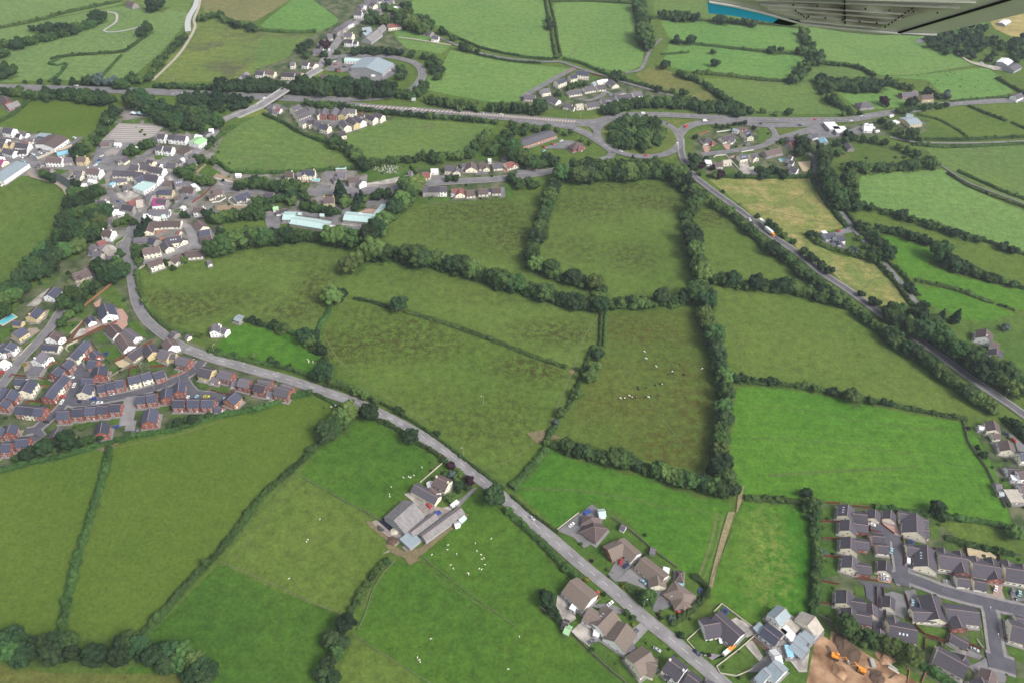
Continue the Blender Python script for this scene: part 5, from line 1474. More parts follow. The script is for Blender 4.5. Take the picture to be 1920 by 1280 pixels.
tr('around the slip-road loop', '665,95 690,93 715,94 750,97', 7, path=True, cols='dk'); tr('outside the slip-road loop', '772,100 797,103 812,108 822,117 825,130 820,142 805,120 812,130', 9); tr('inside the slip-road loop', '750,128 756,138 748,142', 9)
tr('in the belt left of the road bridge', '410,156 440,158 480,158 510,160 540,162', 9, path=True, rows=2, cols='dd')
tr('in the low hedge north of the trunk road', '290,160 330,160 370,162 400,163', 5, path=True)
tr('by the track north of the trunk road', '245,146,12 262,146,10 278,144,9'); tr('in the grey-green row by the trunk road', '160,150 180,148 205,152 232,157', 9, path=True, cols='gb')
tr('north of the trunk road at far left', '107,152,8,d 137,153,8 75,152,6 47,153,4')
tr('beside the sandy track', '285,132 300,112 318,95 332,80 345,68', 6, path=True)
tr('south of the trunk road at the left', '85,176 100,176 125,176 150,178 180,180 205,184', 9, path=True, rows=2, cols='dg')
wood('in the wood beside the playing ground', '240,175 262,178 285,190 330,205 400,215 412,228 400,238 330,236 300,225 285,208 262,200 240,188', 40, 12, 'gdd')
wood('in the dark plantation by the trunk road', '335,178 360,174 440,176 476,186 470,196 420,206 370,203 335,190', 50, 7, 'kdd')
tr('up the left side of the worn car park', '215,206 205,214 198,224 190,243 176,262 164,270 152,280 148,292 140,285', 12)
tr('in the row beside the village lane', '240,286 252,280 264,275 278,268', 10, path=True)
tr('at the far left edge', '12,172 30,170 57,176 8,125 20,130 5,138 4,97', 11)
tr('in the streamside belt at top left', '5,77 22,82 45,76 62,72 85,67 105,65 125,60 140,54', 8, path=True); tr('in the upper streamside belt', '60,52,6 87,52,12,d 117,50,10,d 142,47,8 162,44,8 178,30,11,d 190,27,9,d 265,58,9,d 275,48,9 285,7,12 300,3,8')
tr('along the edge of the brown field', '374,34 390,30 410,24 425,37 445,44 460,47 478,53', 6, path=True)
tr('in the riverside wood at the left', '140,364 132,382 150,380 165,372 120,412 136,404 155,402 172,396 120,428 140,426 158,420 175,408 185,414,14,l 166,428,13,l 112,442 132,444 150,442 172,440 185,430 195,395', 15, cols='gdd')
tr('in the wood down the river bank', '145,460 100,468 84,470 72,482 88,482 104,480 57,494 74,502 92,498 48,512 36,526 62,514 80,508 22,538 10,546 26,552 6,565 4,582 40,540 120,470', 16, cols='gdd')
tr('by the river above the wood', '82,326,10 95,332,10 175,354,12 162,358,12 186,358,10 148,345,8,d 136,340,6,d')
tr('beside the church end of the village bend', '240,408 228,414 218,418 249,416', 8, cols='gl'); tr('at the road junction by the stone houses', '254,464 263,470 254,478 260,490 224,475', 9)
tr('in the tall clump at the village bend', '185,500 200,508 220,498 230,506 215,518 195,520 207,500', 15, cols='gdd')
tr('on the wooded bank below the village', '135,552,17,g 120,570,15 127,590,11,l 144,566,12 144,578,11 115,603,10 162,537,12 181,531,12 155,552,12 170,540,11')
tr('of the dark conifers above the junction', '262,428,8,k 270,420,8,k 256,440,7,k 278,414,7,k', kind='cone'); tr('near the bungalow cul-de-sac', '266,437,5,l 345,402,9,d 412,432,9 345,487,8,l 312,492,7,d 325,502,6,d')
tr('in the hedge above the small paddock', '390,400 405,408 420,402 437,402 455,400 470,397 485,400', 11); tr('in the belt below the small paddock', '395,467 412,465 432,452 447,446 462,442 478,442', 14)
tr('in the roadside gardens left of the school', '485,377,13 478,386,11 495,378,11 502,388,9 547,362,12 535,370,9 547,376,10 522,371,10 510,375,9 572,367,11 572,385,11 591,388,12 604,390,10 616,395,12 628,395,10')
tr('in the overgrown plot above the road', '447,346 480,341 515,346 545,349 570,350', 9, path=True, rows=2, cols='gdl')
tr('in the hedge right of the crossroads', '335,320 352,327 368,333 382,337 395,340', 9, path=True, cols='gl'); tr('on the slope right of the crossroads', '360,312,8 375,296,11 400,300,9 395,262,8,d 381,244,8 388,240,8')
tr('beside the school', '647,377,13,l 666,389,8 680,386,6,l 685,372,9 704,366,11,d 712,360,10 725,362,11,d'); tr('of the pointed conifers by the school', '637,357,13,k 669,374,8,k 677,368,8,k', kind='cone')
tr('between the two roadside house rows', '840,335,7,d 854,334,8,d 922,330,3')
tr('beside the main road at the farm entrance', '927,930,22,d'); tr('in the farmhouse garden', '880,900,11,p 845,871,9,p 847,888,9,b 862,887,9,l 834,888,8 861,910,11 845,932,11,l 877,912,7 855,898,7,l 832,862,7')
tr('in the big hedge left of the main road', '655,770,15,l 640,783,17,l 626,795,15 610,805,17,d 612,818,14,d'); tr('standing against the main road hedge', '692,772,15,d 770,817,14,d 674,768,7 658,752,5')
tr('in the hedge end beside the small lush field', '605,695,18,d 607,677,9 602,655,10,d 594,645,8,d 582,640,10,l 570,632,14,d 590,626,10,d'); tr('in the small hedge above the small lush field', '487,605,7,d 472,598,7,d 513,608,9,d 532,615,11 525,612,8')
tr('along the main road edge of the small lush field', '395,655,6 410,657,7 439,664,6 475,667,6 508,674,8 518,680,7,d 542,686,6,d')
tr('in the leafy row along the main road', '622,714 645,722 665,730 685,740 705,748', 8, path=True, cols='l'); tr('on the field side of the main road', '745,767,8 755,774,7 820,811,7,d')
tr('as the single round tree in the long meadow', '748,572,14,d')
tr('down the hedge left of the cattle', '1122,662,11,d 1116,688,11,l 1107,702,13,l 1083,735,12,l 1052,772,10,l 1042,790,6,b 1032,808,5,l 1026,828,7', axis='y')
tr('in the belt below the cattle pasture', '1042,834,8,l 1062,835,14 1085,842,13 1102,845,13 1120,852,11 1135,856,13,l 1158,857,19,l 1178,862,15 1195,870,11,d 1210,880,8,l 1232,880,14 1247,886,14,l 1265,892,15 1280,896,15 1297,901,15 1320,906,15 1338,912,14')
tr('in the hedge above the wide lush field', '1380,707,10,d 1395,707,9,d 1412,710,6 1430,712,6,d 1447,712,9 1458,715,6 1510,720,7,l 1530,725,9,l 1562,732,9,d 1597,740,14 1612,745,7 1635,750,8 1660,752,8 1672,755,6')
tr('at the corner above the cream estate', '1512,922,12,d 1525,947,15 1510,950,10 1520,970,9,d'); tr('behind the cream estate', '1757,952,16,d 1768,966,12 1902,998,17 1880,985,6')
tr('in the garden hedge left of the cream estate', '1527,985 1530,1010 1535,1040 1532,1070 1530,1100 1527,1135', 8, path=True, axis='y', cols='gl')
tr('in the belt above the building site', '1587,1172,18,g 1608,1185,14 1628,1194,14 1647,1202,13,l 1665,1206,16,l 1685,1214,15 1708,1228,20,l')
tr('in the roadside gardens at the bottom', '1215,1120,17,g 1200,1112,10 1132,1032,6 1210,1042,6 1121,1117,6,y 1132,1113,5,d 1175,1147,7 1187,1157,6 1277,1190,8 1260,1157,7,b 1262,1168,6 1110,1217,5 1168,1096,5,y 1100,1085,6,y 1240,1158,5 1188,1170,4,y')
tr('at the left of the near gardens', '1027,1125,17,d 1035,1143,12,d 1020,1110,9,d 1045,1158,8,d')
tr('in the thick hedge in the bottom left corner', '5,1195 45,1198 85,1203 130,1200', 16, path=True, cols='gdd'); tr('in the wood along the bottom left', '20,1224 60,1224 100,1224 150,1228 200,1228 240,1228 285,1234', 16, path=True, cols='gdd')
tr('at the hedge foot in the bottom left wood', '228,1208 245,1200 262,1208 300,1220 322,1218 345,1222 365,1236 335,1240 378,1250 392,1258 362,1266 385,1272 312,1245', 16, cols='gdd')
tr('in the hollow at the bottom edge', '648,1170,22,k 620,1198,17,d 642,1203,15,d 630,1222,15 615,1246,18,d 606,1262,18,d 624,1270,16,d')
tr('along the sunken lane below the farm', '725,1050 715,1060 705,1070 697,1080 688,1094 678,1108 672,1118 668,1130 658,1142', 8, cols='gl')
wood('in the far wood under the wing', '1732,78 1745,62 1800,50 1850,45 1852,62 1835,75 1800,92 1795,102 1760,95', 36, 8, 'gdd'); wood('in the far wood at the right edge', '1803,100 1820,84 1850,66 1990,62 1990,115 1880,112 1850,112', 46, 8, 'gdd')
tr('in the thick hedge under the wing', '1507,58 1512,72 1522,84 1502,93 1524,97 1540,102 1536,112 1518,112 1504,122 1512,128 1494,136 1502,140 1486,148', 9)
tr('in the sausage-shaped copse', '1538,148 1560,155 1590,157 1620,158 1645,155 1658,155', 9, path=True, rows=2, cols='gd')
tr('at the right end of the sausage-shaped copse', '1665,147 1678,155 1692,160 1708,163', 8); tr('in the hedge above the sausage-shaped copse', '1552,118 1585,121 1615,126 1640,140', 4, path=True); tr('down the hedge to the roadside bungalow', '1536,162 1542,172 1552,182 1565,186,11,g 1578,196 1590,204', 6)
tr('as the round purple tree by the far road', '1660,188,11,p'); tr('near the yellow farmhouse', '1710,190,12,d 1740,170,9,k 1752,176,8,k 1762,180,7 1776,177,10,b'); tr('in the hedge along the far right road', '1685,208 1710,203 1740,200 1775,196', 6, path=True)
tr('beside the far bungalow', '1582,213 1597,211 1612,212', 6); tr('standing in the hedge line beyond the roundabout', '1455,212,5 1480,209,7 1430,207,6 1447,92,8 1465,92,6 1270,74,8 1295,73,9 1337,97,5 1342,117,8,d 1247,120,9,d')
tr('in the hedge down to the roundabout', '1272,137 1290,142 1320,155 1345,172 1362,185 1390,200 1410,208', 6, path=True); tr('in the belt down from the top edge', '1198,-5 1203,15 1207,30 1210,45 1207,58 1210,72 1216,80', 12, path=True, axis='y')
tr('in the tree row below the top edge', '1242,26 1262,27 1285,29 1305,30', 9, path=True, cols='dg'); tr('in the tree row beside the wing', '1350,36 1372,38 1395,40 1415,42', 8, path=True)
tr('on the far lane', '1032,46,9,d 1028,35,7 1155,140,12,d 1168,146,7 1235,166,8 1282,173,9 1260,170,6 1045,105,6'); tr('in the belt beside the far village', '745,28 765,34 785,42 805,46', 11, path=True, rows=2); tr('along the lane below the far village', '830,57,9 850,70,8 868,86,10,d 880,90,8 895,95,6 762,10,11,d 720,12,8 732,14,8')
tr('in the middle of the far village', '705,32 692,35 718,36 700,26', 11); tr('around the near end of the far village', '567,87,12,d 580,80,9,d 575,102,8 608,82,10,p 607,100,8 615,115,8,d 632,97,6,d 625,68,6,d 682,62,6,d')
tr('between the pale estate houses', '1067,164 1085,157 1097,156 1047,174 1075,160', 7); tr('beside the trunk lane at the short street', '1302,297,13,d 1300,310,10,d 1316,310,8,p 1336,314,6,p 1325,296,6 1312,325,6 1352,326,9,p 1340,328,7 1385,328,7,d 1304,256,6,d')
tr('in the thick clump behind the short street', '1425,318 1438,322 1450,318 1462,322 1470,326 1432,328', 10, cols='dg'); tr('by the winding lane top', '1506,268,14,d 1500,282,12,d 1516,276,10 1466,264,6 1500,262,10')
tr('along the slip-road verge', '1344,236 1355,238 1366,236 1378,232 1388,231 1397,230 1414,239', 5, cols='dk'); tr('down the right edge of the picture', '1886,613,9,b 1845,852,9,d 1834,838,6,d 1815,802,5,p 1908,795,12,d 1916,805,12,d 1898,790,9,d 1890,730,9,d')
tr('behind the bottom corner of the red-brick estate', '50,850,14,d 62,846,9 81,838,15,d 95,830,9 108,826,12,d 126,824,19,d 142,828,12 155,826,12,g 172,820,11 186,817,10,d 30,858,8')
tr('between the estate row and the lower field', '332,790,10,d 345,786,7 360,785,11,d 374,782,8 390,778,7 318,796,7')
def build_trees():
    for t in TREES:
        x, y, r = t[0], t[1], t[2]; cone = t[4] == 'cone'
        s_ = scale_at(y); rm = r / s_ * (1.26 if t[8] or any(q in t[5] for q in ('hedge', 'belt', 'meadow', 'cattle')) else 1.08)
        h = rm * (3.1 if cone else 1.75); g_ = P(x, y, z=h * .52)
        t[8:] = [rm, (g_.x, g_.y), h]
    by_ = {}
    for t in TREES: by_.setdefault(t[6], []).append(t)
    ur = random.Random(4); vs = []; fs = []
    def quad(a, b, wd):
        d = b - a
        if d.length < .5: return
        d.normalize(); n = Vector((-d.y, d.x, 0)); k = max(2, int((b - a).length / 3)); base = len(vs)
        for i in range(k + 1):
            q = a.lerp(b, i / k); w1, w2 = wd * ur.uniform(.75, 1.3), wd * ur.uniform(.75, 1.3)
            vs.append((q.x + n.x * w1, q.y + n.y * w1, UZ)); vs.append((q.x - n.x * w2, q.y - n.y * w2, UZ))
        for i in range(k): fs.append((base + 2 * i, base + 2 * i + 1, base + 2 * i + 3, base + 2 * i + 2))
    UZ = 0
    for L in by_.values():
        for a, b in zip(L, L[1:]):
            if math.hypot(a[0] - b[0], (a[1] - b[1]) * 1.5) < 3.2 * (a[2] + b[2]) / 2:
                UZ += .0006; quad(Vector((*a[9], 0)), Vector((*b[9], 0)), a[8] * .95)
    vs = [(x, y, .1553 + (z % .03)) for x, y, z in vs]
    tag(obj('shaded_rough_grass', mesh('shaded_rough_grass', vs, fs, [M_ROUGH_SHADE])), kind='structure')  # ragged grass under the tree belts, their shade painted in
    inv = [t for t in TREES if -40 < t[0] < 1960 and -40 < t[1] < 1320]
    inv.sort(key=lambda t: -t[2]); big = inv[:296]; small = inv[296:] + [t for t in TREES if t not in inv]
    by = {}
    for t in big: by.setdefault((t[5], t[3], t[4]), []).append(t)
    rng = random.Random(5)
    for (place, col, kind), L in by.items():
        ax = 1 if L[0][7] == 'y' else 0; L.sort(key=lambda t: t[ax]); ab = ('back', 'front') if ax else ('left', 'right')
        for i, t in enumerate(L):
            rm, (gx, gy), h = t[8], t[9], t[10]; cone = kind == 'cone'
            root = empty('conifer' if cone else 'tree', (gx, gy, .1), rng.random() * 6.28)
            o_ = ordn(i, len(L), *ab)
            nm = 'conifer' if cone else ('shrub' if rm < 2.2 else 'tree')
            pl = place if not place.startswith('as the ') else place
            tag(root, f"{WORD[col]} {nm}{', ' + o_ if o_ else ''} {pl}", nm, None)
            if len(L) > 1: root['group'] = f"trees {pl}"
            c = obj('crown', crown_mesh(rng.randrange(7), col, kind), root, (0, 0, h * (.12 if not cone else 0.02)))
            c.scale = (rm, rm * rng.uniform(.88, 1.1), rm * (rng.uniform(.92, 1.15) if not cone else 1.0))
            k = obj('trunk', trunk_mesh(rng.randrange(3)), root); k.scale = (rm * 1.6, rm * 1.6, h * .75)
    # the smaller ones read as masses: one object of foliage
    lo = {}
    VV_, FF_, MM_ = [], [], []; cols = list(LEAF)
    for t in small:
        rm, (gx, gy), h = t[8], t[9], t[10]; kind = t[4]; k = (rng.randrange(5), kind)
        if k not in lo:
            a, b = crown_geo(50 + k[0], kind, 1); lo[k] = (np.array(a), np.array([f for f in b], dtype=object))
        a, b = lo[k]; an = rng.random() * 6.28; c, s_ = math.cos(an), math.sin(an)
        M = np.array([[c, s_, 0], [-s_, c, 0], [0, 0, 1]]); v = (a * np.array([rm, rm, rm])) @ M + np.array([gx, gy, .2]); base = len(VV_)
        VV_.extend(v.tolist()); FF_.extend([[base + i for i in f] for f in b]); MM_.extend([cols.index(t[3])] * len(b))
    o = obj('far_trees', mesh('far_trees', VV_, FF_, [LEAF[c] for c in cols], MM_))
    tag(o, 'smaller far-off trees and bushes massed in hedges and woods', 'trees', kind='stuff')
    print('trees', len(TREES), 'small', len(small), 'tris', len(FF_))
build_trees()
# ------------------------------------------------------------------ hedges and fences
HZ = [.1897]
def hedge(place, path, w_=2.4, h=1.9, col='h', v=None, name='hedge', seed=0):
    w_ *= 1.2; h *= 1.3; HZ[0] += .0015
    pp = [P(*q) for q in pts(path, v)]; pp = catmull(pp, 3.0); rr = random.Random(len(path)); q_ = []
    for i, q in enumerate(pp):
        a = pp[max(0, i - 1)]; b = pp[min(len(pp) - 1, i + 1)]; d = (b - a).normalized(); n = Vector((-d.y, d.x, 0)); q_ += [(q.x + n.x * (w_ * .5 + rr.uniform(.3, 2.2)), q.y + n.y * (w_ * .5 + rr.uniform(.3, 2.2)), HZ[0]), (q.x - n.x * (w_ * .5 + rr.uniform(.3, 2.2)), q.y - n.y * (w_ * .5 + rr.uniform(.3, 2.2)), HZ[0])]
    tag(obj('shaded_grass_margin', mesh('shaded_grass_margin', q_, [(2 * i, 2 * i + 1, 2 * i + 3, 2 * i + 2) for i in range(len(pp) - 1)], [M_ROUGH_SHADE])), kind='structure')  # ragged grass strip that also paints the hedge's shadow
    pp = [P(*q) for q in pts(path, v)]; pp = catmull(pp, 1.6); rng = random.Random(len(path) + seed); vs = []; fs = []
    prof = [(-.5, 0), (-.56, .45), (-.36, .9), (0, 1.06), (.36, .9), (.56, .45), (.5, 0)]; k = len(prof)
    for i, q in enumerate(pp):
        a = pp[max(0, i - 1)]; b = pp[min(len(pp) - 1, i + 1)]; d = (b - a).normalized(); n = Vector((-d.y, d.x, 0))
        sw = 1 + .35 * mnoise.noise(q * .12) + .35 * mnoise.noise(q * .5); sh = 1 + .45 * mnoise.noise(q * .09 + Vector((7, 3, 0)))
        for (u, z) in prof:
            vs.append((q.x + n.x * u * w_ * sw + rng.uniform(-.5, .5), q.y + n.y * u * w_ * sw + rng.uniform(-.5, .5), max(0, z * h * sh + (rng.uniform(-.6, .5) if z else 0))))
    for i in range(len(pp) - 1):
        for j in range(k - 1): fs.append((i * k + j, i * k + j + 1, (i + 1) * k + j + 1, (i + 1) * k + j))
    for q in pp:
        for _ in range(2): leaves(vs, fs, (q.x, q.y, h * .6), w_ * .55, 4, rng, .5)
        if rng.random() < .10: blob(vs, fs, (q.x, q.y, h * .8), w_ * rng.uniform(.4, .8), I1, rng, .35)
    return tag(obj(name, mesh(name, vs, fs, [LEAF[col]])), f"{place}", 'hedge')
for hl, pth, ww, hh in (
 ('dark hedge climbing to the top left corner', '0,53 60,42 120,26 180,13 230,2', 3, 2.2),
 ('winding hedge above the far left stream meadow', '95,112 130,106 180,102 230,98 250,86 275,68', 2.4, 2),
 ('curled hedge and ditch north of the trunk road', '112,112 92,120 108,123 124,121 112,140 92,155', 2, 1.5),
 ('faint hedge slanting up from the trunk road', '193,142 215,118 228,104', 2, .9),
 ('hedge below the bright field left of the far village', '478,57 540,62 592,61', 3, 2.4),
 ('clipped hedge on the upper side of the far lane', '826,62 870,78 905,92 960,104 1000,110 1036,113', 2.2, 2),
 ('clipped hedge on the lower side of the far lane', '880,98 905,106 960,116 1014,120', 2, 1.8),
 ('hedge following the lane above the pale estate', '1058,112 1090,120 1130,137 1150,146', 3, 2.2),
 ('left hedge of the double hedge from the top edge', '1021,-4 1026,20 1032,45 1037,80 1042,108', 2.4, 2.2),
 ('right hedge of the double hedge from the top edge', '1030,-4 1035,20 1041,45 1046,80 1052,106', 2, 1.8),
 ('hedge along the top edge above two fields', '1036,4 1100,3 1192,8', 3, 2),
 ('long hedge below the row of trees near the wing', '1225,35 1330,40 1420,45 1500,52', 2.6, 2),
 ('hedge between the two bright strips by the wing', '1256,79 1330,87 1440,99 1500,103', 2.6, 2),
 ('hedge below the lower bright strip', '1300,138 1370,144 1440,152 1500,152', 3.4, 2.6),
 ('short hedge beside the white far cottage', '1240,103 1280,100 1292,98', 2, 1.5),
 ('hedge slanting down past the dry heath', '1300,145 1330,165 1360,185 1398,208', 3, 2.2),
 ('hedge under the dry heath along the lane', '1170,152 1210,163 1250,176', 3, 2.2),
 ('long straight hedge right of the yellow farmhouse', '1782,192 1840,187 1920,181', 2.2, 1.8),
 ('hedge rising to the right edge by the farm sheds', '1868,148 1895,164 1925,180', 3, 2.4),
 ('hedge splitting the two olive fields at far right', '1815,200 1850,215 1886,228', 2.4, 2), ('stub of hedge at the right edge', '1896,231 1925,244', 2.4, 2),
 ('hedge along the lower edge of the new building plot', '1720,216 1760,226 1800,248 1815,260', 2, 1.6),
 ('upper hedge of the pale lane at far right', '1715,262 1800,263 1920,258', 2.6, 2), ('lower hedge of the pale lane at far right', '1710,272 1770,277 1850,274 1920,270', 2.6, 2),
 ('upper hedge of the grey lane at far right', '1795,322 1830,338 1880,360 1925,376', 2.4, 2), ('lower hedge of the grey lane at far right', '1775,325 1815,350 1870,372 1925,392', 2, 1.6),
 ('hedge on the upper left by the long low houses', '0,230 30,212 62,184', 3, 2.2),
 ('hedge below the cream cul-de-sac', '486,212 530,231 556,247 588,261 618,270', 2.6, 2.2),
 ('hedge left of the big pale field', '440,238 412,256 386,282', 2.4, 2), ('hedge right of the crossroads slope', '408,305 424,318 437,326', 2.4, 2),
 ('hedge along the bottom of the big pale field', '438,324 520,325 600,321 682,316', 2.6, 2.2),
 ('low hedge between long meadow and rushy meadow', '664,561 700,568 734,579', 2.2, 1.2),
 ('long low hedge crossing the middle of the meadows', '760,585 830,606 880,623 930,641 980,661 1020,676 1062,690', 2.6, 1.5), ('short hedge stub by the muddy gateway', '1076,693 1098,694', 2.6, 1.5),
 ('left of the two parallel green hedges', '1127,592 1126,620 1124,648', 1.8, 1.5), ('right of the two parallel green hedges', '1135,590 1134,620 1132,648', 1.8, 1.5),
 ('straight wide hedge down to the main road', '1024,842 1004,866 980,894 958,916', 4, 2), ('hedge between gateway and leafy tree', '1040,800 1030,815 1024,830', 3.4, 1.8), ('hedge linking the light green trees', '1112,650 1070,752 1055,775', 2.4, 1.4),
 ('hedge joining the oval meadow to the rushy meadow', '622,568 614,590 602,608 596,628', 3, 1.6),
 ('hedge round the left side of the oval meadow', '256,508 262,545 280,582 302,606 332,622 378,632', 2.6, 1.8),
 ('hedge above the small lush field', '452,600 490,610 540,622 580,640 608,668', 2.4, 2), ('main road hedge below the small lush field', '405,664 470,678 540,692 600,712', 2.6, 1.8),
 ('thin hedge on the far verge of the main road', '700,748 740,770 790,801 830,830 870,861 910,892 944,918', 1.6, 1.1),
 ('thin hedge where the lower field meets the main road', '590,738 622,754 648,765', 1.6, 1.2), ('hedge between dark tree and small round tree', '704,786 738,801 758,814', 2.6, 1.6), ('hedge from round tree to farm garden', '784,832 810,846 836,862', 2.2, 1.5),
 ('thick hedge on the near side of the main road', '950,957 985,990 1020,1023 1050,1056 1086,1088', 3.4, 2),
 ('thin hedge on the far side near the bungalows', '958,930 1000,966 1045,998', 1.4, .9),
 ('long hedge behind the red-brick estate', '0,884 60,868 120,855 200,833 260,817 330,806 400,783 480,768 540,748 584,737', 2.6, 1.9),
 ('long straight hedge between two big lower fields', '600,828 570,860 530,896 490,932 450,986 410,1036 370,1076 330,1120 290,1166 266,1192', 3.2, 1.8),
 ('straight hedge down from the muddy gateway', '204,838 198,870 190,905 178,940 165,985 148,1040 130,1110 114,1188', 3.2, 1.5),
 ('hedge between wide lush field and worn lush field', '1396,934 1450,937 1504,943', 3, 1.5), ('hedge along the top of the cream estate', '1640,950 1700,960 1780,972 1840,979 1896,991', 2.6, 2),
 ('hedge above the wide lush field', '1380,715 1430,719 1470,722 1540,732 1640,753 1700,766 1760,778 1812,787', 2.8, 1.8),
 ('tall hedge left of the cream estate', '1531,955 1529,1000 1528,1060 1526,1110 1524,1165', 3.4, 2.4),
 ('hedge at the top of the upper hay field', '1326,332 1400,334 1470,334 1512,333', 2.6, 2.2),
 ('hedge between the hay field and winding lane', '1518,322 1530,352 1555,388 1590,430', 3, 2), ('right hedge of the winding lane', '1548,352 1580,392 1608,428', 2.4, 2),
 ('hedge round the bottom of the white farmhouse plot', '1514,440 1530,456 1560,468 1600,480 1636,490', 3.6, 2.6),
 ('left hedge of the lower winding lane', '1648,498 1674,527 1712,576', 2.8, 2), ('right hedge of the lower winding lane', '1662,492 1690,514 1722,556', 2.4, 1.8),
 ('hedge under the large far pasture', '1606,384 1700,409 1800,438 1925,480', 2.6, 2), ('hedge over the bright paddocks', '1650,434 1740,458 1840,513 1925,545', 2.8, 2.2), ('hedge between the two bright paddocks', '1716,527 1780,541 1840,562 1862,570', 2.6, 1.8), ('hedge stub right of the bright paddocks', '1872,573 1902,583', 2.4, 1.6),
 ('clipped green hedge beside the right-edge houses', '1880,786 1900,806 1925,832', 3, 2.4),
 ('hedge round the upper bungalow gardens', '1300,1078 1325,1108 1300,1140 1262,1168', 3, 1.8), ('garden hedge in front of the pebbled drive', '1172,1098 1190,1112 1208,1128', 3, 1.8),
 ('low hedge along the paddock behind the cream estate', '1772,1008 1810,1020 1850,1030 1900,1040', 3, 1.8), ('hedge along the edge of the building site', '1716,1240 1750,1262 1800,1290', 3, 2),
 ('hedge running beside the filling station lane', '1455,270 1480,262 1495,256', 2, 1.5), ('hedge inside the churchyard', '770,315 785,335', 2, 1.8)):
    hedge(hl, pth, ww, hh)

def under_hedges():
    by_ = {}; used = set()
    for t in TREES: by_.setdefault(t[6], []).append(t)
    for L in by_.values():
        if len(L) < 4 or L[0][4] == 'cone' or ('belt' not in L[0][5] and 'hedge' not in L[0][5]): continue
        run = []
        runs = []
        for a, b in zip(L, L[1:]):
            if math.hypot(a[0] - b[0], (a[1] - b[1]) * 1.5) < 3.0 * (a[2] + b[2]) / 2:
                if not run: run = [a]
                run.append(b)
            else:
                if len(run) > 2: runs.append(run)
                run = []
        if len(run) > 2: runs.append(run)
        if not runs: continue
        run = max(runs, key=len); place = L[0][5]
        if place in used: continue
        used.add(place); rm = sum(t[8] for t in run) / len(run)
        pp = [Vector((*t[9], 0)) for t in run]
        rng = random.Random(len(run)); line = []
        for a, b in zip(pp, pp[1:]):
            n = max(1, int((b - a).length / 2)); line += [a.lerp(b, k / n) for k in range(n)]
        line = [sum(line[max(0, i - 3):i + 4], Vector()) / len(line[max(0, i - 3):i + 4]) for i in range(len(line))]
        vs, fs = [], []
        for q in line:
            for _ in range(2): blob(vs, fs, (q.x + rng.uniform(-.5, .5) * rm, q.y + rng.uniform(-.5, .5) * rm, rm * rng.uniform(.2, .55)), rm * rng.uniform(.28, .5), I1, rng, .35)
        tag(obj('hedge', mesh('hedge', vs, fs, [LEAF['h']])), f"tangled hedge undergrowth {place}", 'hedge')
under_hedges()
# ------------------------------------------------------------------ WALLS, FENCES
FWOOD = mat('stained_fence_wood', (0.17, 0.055, 0.035), .85, .2, 2); FOR = mat('orange_fence_wood', (0.27, 0.12, 0.065), .85, .15, 2); FGREY = mat('weathered_fence_wood', (0.22, 0.19, 0.16), .85, .2, 2)
WSTONE = mat('pale_wall_stone', (0.50, 0.45, 0.37), .9, .12, 1); WWHITE = mat('white_wall', (0.68, 0.66, 0.60), .8, .06, 1)
def fence(label, path, v=None, m=FWOOD, h=1.7, th=.12, name='fence', posts=True, rail=False):
    pp = [P(*q) for q in pts(path, v)]; mb = MB(); pb = MB(); z0 = .2
    for a, b in zip(pp, pp[1:]):
        d = b - a; L = d.length
        if L < .1: continue
        u = d / L; n = Vector((-u.y, u.x, 0)) * th / 2
        spans = ((0, h),) if not rail else ((h * .35, h * .5), (h * .8, h * .95))
        for lo, hi in spans:
            q = [a - n, b - n, b + n, a + n]; mb.add([(t.x, t.y, z0 + lo) for t in q] + [(t.x, t.y, z0 + hi) for t in q], [[0, 3, 2, 1], [4, 5, 6, 7], [0, 1, 5, 4], [1, 2, 6, 5], [2, 3, 7, 6], [3, 0, 4, 7]])
        k = max(1, int(L / 2.6))
        for i in range(k + 1):
            c = a.lerp(b, i / k); pb.box(c.x - .1, c.x + .1, c.y - .1, c.y + .1, z0 - .1, z0 + h + .12)
    c = pp[0]; root = empty(name, (c.x, c.y, 0)); tag(root, label, 'fence' if name == 'fence' else 'wall')
    mb.v = [(x - c.x, y - c.y, z) for x, y, z in mb.v]; pb.v = [(x - c.x, y - c.y, z) for x, y, z in pb.v]
    mb.build('panel' if posts else 'masonry', [m], root)
    if posts: o = pb.build('posts', [m], root)
    return root
FC = fence
